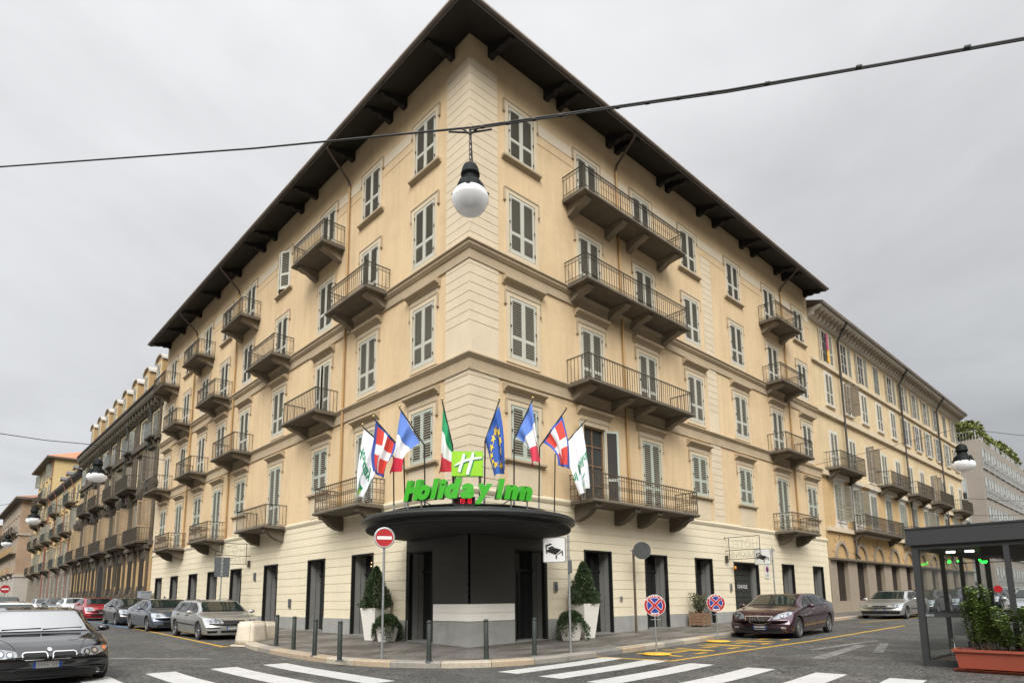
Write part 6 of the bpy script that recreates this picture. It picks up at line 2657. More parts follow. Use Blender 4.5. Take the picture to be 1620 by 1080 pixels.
def grow(S):
    xz = lambda P: [(x * KX, z * KZ) for x, z in P]
    zy = lambda P: [(z * KZ, a * KY, b * KY) for z, a, b in P]
    zx = lambda P: [(z * KZ, a * KX, b * KX) for z, a, b in P]
    T = dict(S)
    T['L'], T['W'], T['H'], T['Rw'] = S['L'] * KX, S['W'] * KY, S['H'] * KZ, S['Rw'] * KR
    T['top'], T['belt'] = xz(S['top']), xz(S['belt'])
    if 'bot' in S:
        T['bot'] = xz(S['bot'])
    T['axles'] = [x * KX for x in S['axles']]
    for k in ('screen', 'rearscreen', 'tail_l'):
        if k in S:
            T[k] = zy(S[k])
    T['side'] = [zx(P) for P in S['side']]
    T['lamp'] = [zy(P) for P in S['lamp']]
    T['cores'] = [(y * KY, z * KZ, r * 1.12, m_) for y, z, r, m_ in S.get('cores', [])]
    T['grille'] = [(zy(P), m_) for P, m_ in S['grille']]
    T['bars'] = [([(y * KY, z * KZ) for y, z in P], w * 1.1, m_) for P, w, m_ in S.get('bars', [])]
    for k in ('shut', 'rubs'):
        if k in S:
            T[k] = [xz(P) for P in S[k]]
    if 'handles' in S:
        T['handles'] = xz(S['handles'])
    T['mirror'] = (S['mirror'][0] * KX, S['mirror'][1] * KZ)
    if 'rails' in S:
        T['rails'] = (S['rails'][0] * KX, S['rails'][1] * KX, S['rails'][2] * KY)
    if 'lines' in S:
        T['lines'] = [[(x * KX, y * KY) for x, y in P] for P in S['lines']]
    T['outline'] = [[(y * KY, z * KZ) for y, z in P] for P in S.get('outline', [])]
    T['platez'] = S['platez'] * KZ
    if 'badge' in S:
        T['badge'] = S['badge'] * KZ
    T['nose'], T['plan'] = S.get('nose', .16) * KX, S.get('plan', .22) * KX
    return T


ESTATE, COUPE, HATCH, SALOON, SHIELD, TWIN, TALL = [grow(S) for S in (ESTATE, COUPE, HATCH, SALOON, SHIELD, TWIN, TALL)]
P_ = {'black': paint('black_car_paint', (.004, .004, .006), .2, .12), 'silver': paint('silver_car_paint', (.46, .46, .44), .75, .34), 'bluegrey': paint('blue_grey_car_paint', (.10, .125, .16), .65, .3),
      'graphite': paint('graphite_car_paint', (.035, .037, .042), .55, .28), 'red': paint('red_car_paint', (.34, .018, .026), .25, .28), 'white': paint('white_car_paint', (.72, .72, .71), 0, .3),
      'maroon': paint('maroon_car_paint', (.042, .012, .022), .5, .24), 'paleblue': paint('pale_silver_car_paint', (.52, .54, .56), .7, .34), 'beige': paint('champagne_car_paint', (.36, .32, .26), .6, .34), 'darkblue': paint('dark_blue_car_paint', (.02, .03, .07), .5, .28)}


def place(x, y):
    return (x, y, ground(x, y) - .004)


LG = 'cars parked along the kerb'
C90 = R(90)


def tilt(o, dx):
    """follow the gentle street gradient"""
    o.rotation_euler = (0, -math.atan(dx), o.rotation_euler.z)
    return o


def left_car(y, x, S, pm, label, kind='parked_car', cat='car', yaw=0):
    o = make_car(kind, label, cat, P_[pm], place(x, y), C90 + yaw, S, LG)
    g = (ground(x, y + 4) - ground(x, y)) / 4
    return tilt(o, g)


def right_car(x, y, S, pm, label, yaw=0, cat='car'):
    o = make_car('parked_car', label, cat, P_[pm], place(x, y), yaw, S, LG)
    g = (ground(x + 4, y) - ground(x, y)) / 4
    return tilt(o, g)


left_car(10.35, -3.28, ESTATE, 'silver', 'silver estate car with roof rails behind the pale stone blocks')
left_car(17.5, -3.3, COUPE, 'bluegrey', 'blue grey low hatchback parked right behind the silver estate car')
left_car(25.3, -3.15, HATCH, 'graphite', 'dark graphite hatchback between the blue grey and the red car')
left_car(35.2, -3.2, HATCH, 'red', 'bright red hatchback parked on the left street')
left_car(43.2, -3.25, HATCH, 'white', 'white hatchback parked just beyond the red car')
left_car(51.0, -3.3, HATCH, 'graphite', 'dark hatchback glimpsed beyond the white hatchback')
left_car(58.0, -3.5, SALOON, 'paleblue', 'pale silver saloon in the row, before the maroon people carrier')
left_car(62.0, -6.2, TALL, 'maroon', 'maroon people carrier standing out from the kerbside row')
left_car(70.0, -6.9, TALL, 'white', 'tall white vehicle behind the maroon people carrier')
for k, (x, y, S, pm, lb) in enumerate(((-8.3, 76, SALOON, 'paleblue', 'pale silver saloon far down the left street, nearest of the far group'), (-9.3, 86, HATCH, 'white', 'far white hatchback in the distant group on the left street'),
                                       (-10.4, 93, HATCH, 'paleblue', 'far pale silver hatchback in the distant group on the left street'), (-11.5, 100, TALL, 'white', 'farthest tall white vehicle at the left edge of the street'))):
    left_car(y, x, S, pm, lb)
# near row on the left
left_car(.35, -10.36, TWIN, 'black', 'shiny black hatchback with twin chrome grilles, nearest at the left edge')
left_car(6.6, -10.55, HATCH, 'white', 'white car directly behind the nearest black hatchback')
# right street
right_car(9.3, -4.55, SHIELD, 'maroon', 'dark maroon hatchback with chrome shield grille in the yellow bay', R(4))
right_car(25.4, -3.55, SALOON, 'silver', 'silver saloon parked left of the dark glazed kiosk', R(-1))
right_car(31.8, -3.5, HATCH, 'graphite', 'dark hatchback half hidden behind the silver saloon')
for k, (x, S, pm, lb) in enumerate(((37.8, HATCH, 'darkblue', 'dark blue hatchback seen through the kiosk, next to the dark one'), (43.8, TALL, 'paleblue', 'tall pale silver vehicle seen through the kiosk panes'),
                                    (50.5, HATCH, 'graphite', 'graphite hatchback seen through the kiosk behind the shrub'), (57, SALOON, 'paleblue', 'pale saloon far along the row seen through the kiosk'))):
    right_car(x, -3.5, S, pm, lb)
right_car(24.5, -10.1, SALOON, 'paleblue', 'pale silver saloon on the far side street seen through the kiosk door', R(0))
# ================================================================== neighbouring buildings
M['n_yellow'] = mat('pale_yellow_stucco', (.64, .50, .30), .9, var=.08, scale=.3, streak=.3, coord='World', dirt=(.44, .31, .17), dirtamt=.4, dscale=.35)
M['n_yellow2'] = mat('stained_ochre_stucco', (.58, .40, .195), .9, var=.12, scale=.4, streak=.35, coord='World', dirt=(.40, .28, .15), dirtamt=.45, dscale=.45)
M['n_ochre'] = mat('weathered_ochre', (.52, .34, .15), .9, var=.15, scale=.5, streak=.3, coord='World', dirt=(.28, .21, .14), dirtamt=.5, dscale=.5)
M['n_stone'] = mat('stained_ground_stone', (.31, .255, .19), .9, var=.12, scale=.6, streak=.25, coord='World', dirt=(.22, .17, .12), dirtamt=.4)
M['n_white'] = mat('white_surround', (.60, .565, .49), .8, var=.06, scale=1, coord='World', streak=.15)
M['o_wall'] = mat('ornate_cream_wall', (.66, .56, .36), .9, var=.08, scale=.4, streak=.2, coord='World')
M['o_tan'] = mat('ornate_tan_wall', (.42, .28, .13), .9, var=.1, scale=.5, streak=.2, coord='World')
M['o_stone'] = mat('sooty_carved_stone', (.095, .078, .055), .9, var=.25, scale=1.6, fine=.2, bump=.5, bscale=9, coord='World', dirt=(.06, .052, .04), dirtamt=.5, dscale=1.4)
M['slate'] = mat('slate_roof', (.10, .10, .105), .6, var=.2, scale=1.5)
M['y_wall'] = mat('yellow_plaster', (.60, .45, .22), .9, var=.08, scale=.3, streak=.2, coord='World')
M['y_base'] = mat('grey_rustic_base', (.20, .172, .13), .9, var=.15, scale=.7, coord='World')
M['brick'] = mat('brown_brick', (.36, .255, .17), .9, var=.12, scale=.6, fine=.2, coord='World', streak=.1)
M['far_grey'] = mat('far_grey_plaster', (.42, .39, .34), .9, var=.1, scale=.3, coord='World')
M['concrete'] = mat('grey_beige_cladding', (.30, .265, .225), .8, var=.08, scale=.5, streak=.15, coord='World')
M['blind'] = mat('white_blind', (.42, .46, .45), .6, var=.06, scale=2)
M['alu'] = mat('white_aluminium_frame', (.45, .45, .43), .4, .2, var=.06)
M['pink'] = mat('salmon_plaster', (.48, .20, .12), .9, var=.1, scale=.3, coord='World')

M['gate_dark'] = mat('dark_maroon_boards', (.026, .014, .012), .7, var=.25, scale=2, streak=.2)
_gw = {}


def gwin(w, h, state, fm, sm, hood=False, sill=True, top_arch=False, pane='glass_window'):
    """generic window: returns (window mesh, shutter meshes)"""
    key = (round(w, 2), round(h, 2), state, fm, sm, hood, sill)
    if key in _gw:
        return _gw[key]
    mb = MB()
    hw = w / 2
    mb.box((-hw - .14, -.05, -.0), (-hw, .0, h + .14), 0)
    mb.box((hw, -.05, -.0), (hw + .14, .0, h + .14), 0)
    mb.box((-hw, -.05, h), (hw, .0, h + .14), 0)
    if sill:
        mb.box((-hw - .2, -.16, -.12), (hw + .2, 0, 0), 0)
    if hood:
        mb.prism([(0, h + .3), (-.1, h + .32), (-.26, h + .42), (-.26, h + .52), (0, h + .58)], 'x', -hw - .32, hw + .32, 0)
        mb.box((-hw - .2, -.06, h + .14), (hw + .2, 0, h + .3), 0)
    mb.box((-hw, -.012, 0), (hw, -.006, h), 1)
    if state != 'closed':
        for x in (-hw, -.035, hw - .06):
            mb.box((x, -.03, 0), (x + .065, -.012, h), 2)
        for z in (0, h * .33, h * .66, h - .06):
            mb.box((-hw + .065, -.028, z), (-.035, -.012, z + .05), 2)
            mb.box((.03, -.028, z), (hw - .06, -.012, z + .05), 2)
    wm = mb.mesh('window', [M[fm], M[pane], M['white_paint']])
    sh = []
    if state != 'none':
        for s in (-1, 1):
            q = MB()
            a, b = sorted((s * .01, s * hw))
            hinge = s * hw
            ang = {'closed': 0, 'open': s * R(172), 'half': s * R(96), 'ajar': s * R(25)}[state]
            mt = Matrix.Translation((hinge, -.035, 0)) @ Matrix.Rotation(ang, 4, 'Z') @ Matrix.Translation((-hinge, .035, 0))
            y0, y1 = -.07, -.035
            for lo, hi in (((a, y0, 0), (a + .07, y1, h)), ((b - .07, y0, 0), (b, y1, h)), ((a + .07, y0 + .003, 0), (b - .07, y1, .12)), ((a + .07, y0 + .003, h * .36), (b - .07, y1, h * .36 + .1)), ((a + .07, y0 + .003, h - .08), (b - .07, y1, h))):
                q.box(lo, hi, 0, mt)
            n = int(h / .10)
            for k in range(n):
                z = .12 + (k + .5) * (h - .2) / n
                vs = [(a + .07, y0 + .006, z - .03), (b - .07, y0 + .006, z - .03), (b - .07, y1 - .005, z + .035), (a + .07, y1 - .005, z + .035)]
                vs = [mt @ Vector(p) for p in vs]
                q.add(vs, [(0, 1, 2, 3)], 1)
            sh.append(q.mesh('shutter', [M[sm], M['slat'] if sm == 'shutter' else M[sm]]))
    _gw[key] = (wm, sh)
    return _gw[key]


def add_win(root, loc, rz, *a, **k):
    wm, sh = gwin(*a, **k)
    w = put('window', wm, root, loc, rz)
    for s in sh:
        put('shutter', s, w)
    return w


_gb = {}


def gbalcony(root, loc, rz, w, dpt, im, sm='slab', dense=.14, h=1.0):
    key = (round(w, 1), dpt, im, sm)
    if key not in _gb:
        a, b, c = MB(), MB(), MB()
        hw = w / 2
        a.prism([(0, 0), (-dpt, 0), (-dpt - .03, -.05), (-dpt, -.14), (0, -.16)], 'x', -hw, hw)
        for z, r in ((h, .02), (.06, .012), (h * .55, .009)):
            b.box((-hw, -dpt - r, z - r), (hw, -dpt + r, z + r))
            b.box((-hw - r, -dpt + r, z - r), (-hw + r, 0, z + r))
            b.box((hw - r, -dpt + r, z - r), (hw + r, 0, z + r))
        n = int(w / dense)
        for k in range(n + 1):
            x = -hw + w * k / n
            b.box((x - .011, -dpt - .011, 0), (x + .011, -dpt + .011, h))
        for k in range(1, 6):
            for x in (-hw, hw):
                b.box((x - .011, -dpt * k / 6 - .011, 0), (x + .011, -dpt * k / 6 + .011, h))
        c.prism([(0, -.16), (-dpt + .15, -.16), (-dpt + .2, -.3), (-dpt * .5, -.42), (-.2, -.65), (0, -.7)], 'x', -.16, .16)
        _gb[key] = (a.mesh('balcony', M[sm]), b.mesh('railing', M[im]), c.mesh('bracket', M[sm]))
    a, b, c = _gb[key]
    o = put('balcony', a, root, loc, rz)
    put('railing', b, o)
    for s in (-1, 1):
        put('bracket', c, o, (s * (w / 2 - .4), 0, 0))
    return o


def block(name, root, faces, mats):
    """faces: (axis map, u0,u1,z0,z1)"""
    mb = MB()
    for mp, u0, u1, z0, z1, m in faces:
        mb.quad(mp(u0, 0, z0), mp(u1, 0, z0), mp(u1, 0, z1), mp(u0, 0, z1), m)
    return mb.build(name, mats, root)


def pipe_part(root, pts, m, r=.06):
    g = MB()
    g.tube(pts, r, 8)
    return g.build('downpipe', M[m], root)


rd = random.Random(21)
# ------------------------------------------------------------------ A: ornate sooty palace (west street)
Y0, Y1 = 37.42, 70.4
A_ = thing('apartment_building', 'ornate sooty building with tan shutters and a row of arched dormers, left of the hotel', 'building', (0, 0, 0), 0)
mb = MB()
mb.box((.02, Y0, -.1), (12, Y1, 17.4), 0)
mb.build('wall', [M['o_wall']], A_)
mb = MB()
mb.box((-.03, Y0, -.1), (.02, Y1, 6.0), 0)
mb.build('ground_storey', [M['o_tan']], A_)
cols = [39.4, 43.1, 46.8, 50.5, 54.2, 57.9, 61.6, 65.3, 68.8]
for i, y in enumerate(cols):
    g0 = ground(0, y) + .2
    if i == 4:
        g = MB()
        P = [(-1.55, g0), (-1.55, 4.4)] + [(1.55 * math.cos(a), 4.4 + 1.35 * math.sin(a)) for a in [math.pi - k * math.pi / 12 for k in range(1, 12)]] + [(1.55, 4.4), (1.55, g0)]
        g.prism(P, 'y', -.26, 0, 0)
        Q = [(-1.1, g0), (-1.1, 4.2)] + [(1.1 * math.cos(a), 4.2 + 1.0 * math.sin(a)) for a in [math.pi - k * math.pi / 12 for k in range(1, 12)]] + [(1.1, 4.2), (1.1, g0)]
        g.prism(Q, 'y', -.275, -.25, 1)
        g.build('portal', [M['o_stone'], M['dark']], A_, (0, y, 0), R(-90))
        continue
    g = MB()
    g.box((-1.25, -.18, 1.9), (1.25, 0, 5.75), 0)
    g.box((-.62, -.2, 2.4), (.62, -.18, 5.0), 1)
    for k in range(7):
        g.box((-.55 + k * .17, -.225, 2.4), (-.52 + k * .17, -.2, 5.0), 2)
    for s in (-1, 1):
        x0, x1 = sorted((s * .7, s * 1.2))
        g.prism([(0, 5.75), (-.30, 5.7), (-.32, 5.45), (-.22, 5.1), (-.19, 5.0), (0, 5.0)], 'x', x0, x1, 0)
        g.prism([(0, 2.0), (-.26, 2.02), (-.30, 2.3), (-.24, 2.6), (-.2, 2.75), (0, 2.75)], 'x', x0, x1, 0)
        g.box((x0 + .06, -.21, 2.9), (x1 - .06, -.18, 4.8), 3)
    g.box((-1.5, -.30, 1.72), (1.5, 0, 1.92), 0)
    g.box((-1.2, -.16, g0), (1.2, 0, 1.72), 0)
    g.box((-1.45, -.42, 5.72), (1.45, 0, 6.02), 0)
    g.build('window', [M['o_stone'], M['dark'], M['iron'], M['o_tan']], A_, (-.03, y, 0), R(-90))
mb = MB()
for z0, z1, w in ((5.95, 6.3, .22), (10.6, 10.95, .28), (14.2, 14.5, .25)):
    mb.box((-w, Y0 + .03, z0), (.03, Y1, z1), 0)
mb.build('string_course', M['o_stone'], A_)
for i, y in enumerate(cols):
    add_win(A_, (.02, y, 6.4), R(-90), 1.35, 3.2, ('half', 'open', 'half', 'open')[i % 4], 'o_stone', 'shutter_tan', hood=True)
    add_win(A_, (.02, y, 11.0), R(-90), 1.2, 2.3, ('half', 'closed', 'ajar')[i % 3], 'o_stone', 'shutter_brown' if i < 4 else 'shutter_tan', hood=True)
    add_win(A_, (.02, y, 14.75), R(-90), 1.1, 1.75, ('closed', 'none', 'ajar')[i % 3], 'o_stone', 'shutter_grey', hood=False)
    for s in (-1, 1):
        x = s * 1.45
        g = MB()
        g.box((x - .22, -.14, 6.3), (x + .22, 0, 10.6), 0)
        g.prism([(0, 10.6), (-.5, 10.55), (-.5, 10.2), (-.25, 9.7), (0, 9.5)], 'x', x - .25, x + .25, 0)
        g.box((x - .2, -.12, 10.6), (x + .2, 0, 17.2), 0)
        g.build('carved_pilaster', M['o_stone'], A_, (.02, y, 0), R(-90))
for y, w in ((40.4, 4.6), (47.0, 4.6), (54.2, 5.4), (61.2, 4.6), (67.7, 4.4)):
    gbalcony(A_, (0, y, 6.28), R(-90), w, 1.0, 'iron', 'o_stone', .09)
for y, w in ((44.9, 4.4), (50.6, 3.4), (57.4, 4.2), (63.5, 3.6)):
    gbalcony(A_, (0, y, 10.95), R(-90), w, 1.0, 'iron', 'o_stone', .09)
for y in (39.4, 46.8, 54.2, 61.6):
    gbalcony(A_, (0, y, 14.55), R(-90), 1.9, .55, 'galv', 'o_stone', .12)
mb = MB()
mb.prism([(0.03, 16.9), (-.12, 16.95), (-.2, 17.3), (-.62, 17.55), (-.7, 17.75), (-.7, 18.15), (0.03, 18.25)], 'y', Y0 + .02, Y1, 0)
k = Y0 + .5
while k < Y1:
    mb.box((-.55, k, 17.05), (0, k + .22, 17.5), 0)
    k += 1.0
mb.build('cornice', M['o_stone'], A_)
mb = MB()
mb.prism([(-.62, 18.15), (-.78, 18.15), (-.80, 18.3), (-.62, 18.34)], 'y', Y0 + .02, Y1, 0)
mb.build('gutter', M['pipe_dark'], A_)
mb = MB()
mb.prism([(0.0, 18.2), (.25, 18.3), (1.5, 21.7), (6, 23.0), (12, 18.2)], 'y', Y0 + .1, Y1, 0)
ro = mb.build('roof', [M['slate']], A_)
for y in (40.2, 44.15, 48.1, 52.0, 55.9, 59.8, 63.7, 67.6):
    g = MB()
    hw = 1.0
    arc = lambda r, z: [(r * math.cos(a), z + .55 * r * math.sin(a)) for a in [math.pi - q * math.pi / 10 for q in range(11)]]
    P = [(-hw, 0)] + arc(hw, 2.6) + [(hw, 0)]
    g.prism(P, 'y', 0, 2.4, 0)
    Cp = arc(hw + .16, 2.62) + arc(hw - .02, 2.6)[::-1]
    g.prism(Cp, 'y', -.16, 2.5, 1)
    d = g.build('dormer', [M['o_tan'], M['far_grey']], ro, (.15, y, 18.5), R(-90))
    add_win(d, (0, -.0, .7), 0, .95, 1.75, 'closed', 'n_yellow', 'shutter', sill=False)
pipe_part(A_, [(-.7, 61, 18.1), (-.4, 61, 17.0), (-.32, 61, 16.6), (-.3, 61, 4)], 'pipe_green')
pipe_part(A_, [(-.7, 47.6, 18.1), (-.4, 47.6, 17.0), (-.32, 47.6, 16.6), (-.3, 47.6, 3)], 'pipe_green')
pipe_part(A_, [(-.7, 40.0, 18.1), (-.32, 39.9, 16.6), (-.3, 39.9, 8)], 'pipe_green')

# ------------------------------------------------------------------ B: yellow building with red pipes
Y0, Y1 = 70.5, 95
B_ = thing('apartment_building', 'yellow building with rusticated grey base and red downpipes, beyond the ornate sooty building', 'building', (0, 0, 0), 0)
mb = MB()
mb.box((.02, Y0, -.1), (12, Y1, 16.4), 0)
mb.build('wall', M['y_wall'], B_)
mb = MB()
mb.box((-.1, Y0, -.1), (.02, Y1, 5.9), 0)
for z in [1.2 + .5 * k for k in range(10)]:
    for k in range(14):
        y = Y0 + .1 + k * 1.75 + (.85 if int(z * 2) % 2 else 0)
        if y + 1.6 < Y1:
            mb.box((-.14, y, z), (-.1, y + 1.6, z + .44), 0)
mb.build('ground_storey', M['y_base'], B_)
cols = [72.4 + 3.4 * k for k in range(7)]
for i, y in enumerate(cols):
    g0 = ground(0, y)
    add_win(B_, (-.14, y, g0 + .9), R(-90), 1.2, 3.2, 'none', 'y_base', 'shutter_grey', pane='glass_dark')
    for f, (z, h) in enumerate(((6.2, 2.7), (10.2, 2.4), (13.6, 1.9))):
        add_win(B_, (.02, y, z), R(-90), 1.15, h, ('open', 'half', 'closed')[(i + f) % 3], 'n_yellow', 'shutter_grey', hood=f < 2)
for z, ys in ((6.1, (73.5, 81, 90)), (10.1, (76, 83, 91)), (13.4, (74, 86))):
    for y in ys:
        gbalcony(B_, (0, y, z), R(-90), 3.6, 1.0, 'pipe_green', 'slab', .12)
mb = MB()
mb.prism([(0.02, 16.2), (-.5, 16.5), (-.55, 16.7), (-.55, 16.85), (6, 19.2), (12, 16.4)], 'y', Y0 + .05, Y1 - .05, 0)
ro = mb.build('roof', [M['pipe_dark']], B_)
for y in (74.5, 79.5, 84.5, 89.5):
    g = MB()
    g.box((.4, y - .7, 17), (3.4, y + .7, 18.5), 0)
    g.prism([(y - .9, 18.5), (y, 19.0), (y + .9, 18.5)], 'x', .25, 3.5, 1)
    g.box((.38, y - .4, 17.3), (.4, y + .4, 18.3), 2)
    g.build('dormer', [M['y_wall'], M['slate'], M['glass_window']], ro)
for y in (75.0, 80.5, 88.0, 94.0):
    pipe_part(B_, [(-.5, y, 16.6), (-.3, y, 15.9), (-.12, y, 15.5), (-.16, y, 1)], 'pipe_red')

# ------------------------------------------------------------------ C: tall yellow building, red tiled roof
Y0, Y1 = 95.05, 111
C__ = thing('apartment_building', 'tall yellow building with a red tiled roof rising above its neighbours', 'building', (0, 0, 0), 0)
mb = MB()
mb.box((0, Y0, 5.9), (12, Y1, 22.6), 0)
mb.box((-.06, Y0, -.1), (12, Y1, 5.9), 1)
mb.build('wall', [M['y_wall'], M['y_base']], C__)
for i in range(4):
    y = 97.2 + i * 3.8
    for f, (z, h) in enumerate(((1.8, 3.2), (6.2, 2.7), (10.2, 2.4), (13.8, 2.2), (17.0, 2.0), (20.0, 1.9))):
        add_win(C__, (0, y, z), R(-90), 1.2, h, ('closed', 'open', 'half')[(i + f) % 3] if f else 'none', 'n_yellow', 'shutter_grey', hood=False)
for z in (6.1, 10.1, 13.6, 16.8):
    for y in (98.5, 105.5):
        gbalcony(C__, (0, y, z), R(-90), 4.2, 1.0, 'iron', 'slab', .12)
mb = MB()
e = 1.0
zz = 22.55
a = [(-e, Y0 - .5, zz), (13, Y0 - .5, zz), (13, Y1 + e, zz), (-e, Y1 + e, zz)]
mb.add(a + [(x, y, z + .25) for x, y, z in a], [(3, 2, 1, 0), (0, 1, 5, 4), (1, 2, 6, 5), (2, 3, 7, 6), (3, 0, 4, 7)], 0)
b = [(x, y, z + .25) for x, y, z in a] + [(5.5, Y0 + 5, zz + 2.9), (5.5, Y1 - 5, zz + 2.9)]
mb.add(b, [(0, 1, 4), (1, 2, 5, 4), (2, 3, 5), (3, 0, 4, 5)], 1)
mb.build('roof', [M['slab'], M['tiles_red']], C__)
pipe_part(C__, [(-.6, 95.3, 22.5), (-.12, 95.3, 21.8), (-.1, 95.3, 2)], 'pipe_red')

# ------------------------------------------------------------------ D: brown brick corner building
Y0, Y1 = 118, 152
D_ = thing('apartment_building', 'brown brick corner building with yellowish balconies, far down the left street', 'building', (0, 0, 0), 0)
mb = MB()
mb.box((-1.3, Y0, -.1), (11, Y1, 19.2), 0)
mb.box((-1.36, Y0 - .06, -.1), (11, Y1, 6.2), 1)
for z0, z1 in ((6.2, 6.6), (13.2, 13.5)):
    mb.box((-1.5, Y0 - .2, z0), (11, Y1, z1), 1)
mb.build('wall', [M['brick'], M['far_grey']], D_)
for i in range(8):
    y = 120.5 + i * 4
    for f, (z, h) in enumerate(((1.8, 3.2), (7.0, 2.8), (10.4, 2.2), (14.0, 2.2), (16.8, 1.8))):
        add_win(D_, (-1.36 if f == 0 else -1.3, y, z), R(-90), 1.3, h, 'none', 'far_grey', 'shutter_grey', hood=False, pane='glass_dark')
    for z in (6.8, 10.2, 13.7):
        if i % 2 == 0 or z > 9:
            gbalcony(D_, (-1.3, y, z), R(-90), 2.6, .9, 'o_tan' if z < 12 else 'iron', 'slab', .2)
g = MB()
g.box((5.0, Y0 - .12, 1.0), (7.2, Y0 - .06, 4.6), 0)
g.build('doorway', M['dark'], D_)
mb = MB()
a = [(-2.3, Y0 - 1, 19.2), (12, Y0 - 1, 19.2), (12, Y1, 19.2), (-2.3, Y1, 19.2)]
mb.add(a + [(x, y, z + .35) for x, y, z in a], [(3, 2, 1, 0), (0, 1, 5, 4), (1, 2, 6, 5), (2, 3, 7, 6), (3, 0, 4, 7)], 0)
b = [(x, y, z + .35) for x, y, z in a] + [(4.5, Y0 + 6, 21.6), (4.5, Y1 - 6, 21.6)]
mb.add(b, [(0, 1, 4), (1, 2, 5, 4), (2, 3, 5), (3, 0, 4, 5)], 1)
mb.build('roof', [M['slab'], M['tiles']], D_)

# ------------------------------------------------------------------ E, F: far end of the west street
E_ = thing('apartment_building', 'far brownish building with stacked balconies beyond the brick corner building', 'building', (0, 0, 0), 0)
mb = MB()
mb.box((-1.6, 152.2, -.1), (11, 186, 17.6), 0)
mb.box((-2.6, 152.2, 17.6), (11.5, 187, 18.0), 1)
mb.build('wall', [M['brick'], M['slab']], E_)
for i in range(8):
    y = 154.5 + i * 4
    for z, h in ((2, 3), (7, 2.6), (10.4, 2.2), (14, 2.2)):
        add_win(E_, (-1.6, y, z), R(-90), 1.3, h, 'none', 'far_grey', 'shutter_grey', pane='glass_dark')
    for z in (6.6, 10.0, 13.6):
        gbalcony(E_, (-1.6, y, z), R(-90), 2.6, .9, 'iron', 'slab', .2)
F_ = thing('apartment_building', 'pale grey building closing the view at the far left edge', 'building', (0, 0, 0), 0)
mb = MB()
mb.box((-3.4, 188, -.1), (10, 240, 15.8), 0)
mb.box((-4.0, 188, 15.8), (10, 240, 16.2), 1)
mb.build('wall', [M['far_grey'], M['slab']], F_)
for i in range(6):
    for z in (2, 6.4, 9.6, 12.6):
        add_win(F_, (-3.4, 191 + i * 5, z), R(-90), 1.4, 2.2, 'none', 'far_grey', 'shutter_grey', pane='glass_dark')
# far no-entry sign at the brick corner
f = Vector((-2.7, 112.5, ground(0, 112)))
t = thing('no_entry_sign', 'tiny distant red no entry sign by the brick corner building', 'road sign', f, facing(f))
g = MB()
g.tube([(0, .04, 0), (0, .04, 3.6)], .05, 6)
g.build('pole', M['galv'], t)
g = MB()
top = 3.2
disc(g, .62, 0, 0)
g.box((-.46, -.02, top - .12), (.46, -.01, top + .12), 1)
g.build('sign_face', [M['red'], M['white']], t)

# ------------------------------------------------------------------ G: pale yellow neighbour (south street)
X0, X1 = 28.72, 66.6
G_ = thing('apartment_building', 'long pale yellow building with white window surrounds, right of the hotel', 'building', (0, 0, 0), 0)
mb = MB()
mb.box((X0, .06, 9.3), (X1, 12, 20.3), 0)
mb.box((X0, .06, 3.9), (X1, 12, 9.3), 1)
mb.build('wall', [M['n_yellow'], M['n_yellow2']], G_)
mb = MB()
gcol = [30.75 + 3.55 * k for k in range(10)]
for i in range(len(gcol) + 1):
    a = X0 if i == 0 else gcol[i - 1] + .95
    b = X1 if i == len(gcol) else gcol[i] - .95
    mb.box((a, -.06, -.1), (b, .5, 3.98), 0)
mb.box((X0, .5, -.1), (X1, .6, 3.98), 1)
for x in gcol:
    mb.box((x - .95, -.03, -.1), (x + .95, .5, 1.35), 0)
mb.build('ground_storey', [M['n_stone'], M['dark']], G_)
mb = MB()
mb.box((X0, -.02, 3.98), (X1, .06, 5.75), 0)
mb.build('arcade_wall', M['n_ochre'], G_)
mb = MB()
mb.box((X0, -.32, 3.9), (X1, 0, 4.02), 0)
mb.build('ledge', M['slab'], G_)
for x in gcol:
    g = MB()
    arc = lambda r: [(r * math.cos(a), 4.03 + r * 1.1 * math.sin(a)) for a in [math.pi - q * math.pi / 14 for q in range(15)]]
    o_, i_ = arc(1.05), arc(.86)
    for q in range(14):
        g.prism([o_[q], o_[q + 1], i_[q + 1], i_[q]], 'y', -.16, -.02, 0)
    g.prism(i_, 'y', -.03, -.025, 1)
    for k in range(5):
        a = math.pi * (k + .5) / 5
        g.tube([(1.1 * math.cos(a), -.025, 4.03 + 1.2 * math.sin(a)), (1.5 * math.cos(a), -.025, 4.03 + 1.55 * math.sin(a))], .02, 4, 2)
    g.build('arch', [M['n_stone'], M['n_ochre'], M['slab']], G_, (x, 0, 0))
    g = MB()
    g.box((-.9, .2, 1.36), (.9, .24, 3.9), 0)
    for k in range(8):
        g.box((-.86 + k * .24, .17, 1.36), (-.83 + k * .24, .2, 3.9), 1)
    g.build('window', [M['gate_dark'], M['iron']], G_, (x, 0, 0))
mb = MB()
for z0, z1, w in ((5.72, 6.0, .22), (9.3, 9.62, .18), (13.5, 13.85, .16), (16.95, 17.15, .12)):
    mb.box((X0, -w, z0), (X1, .06, z1), 0)
mb.build('string_course', M['trim'], G_)
wc = [31.4 + 3.38 * k for k in range(11)]
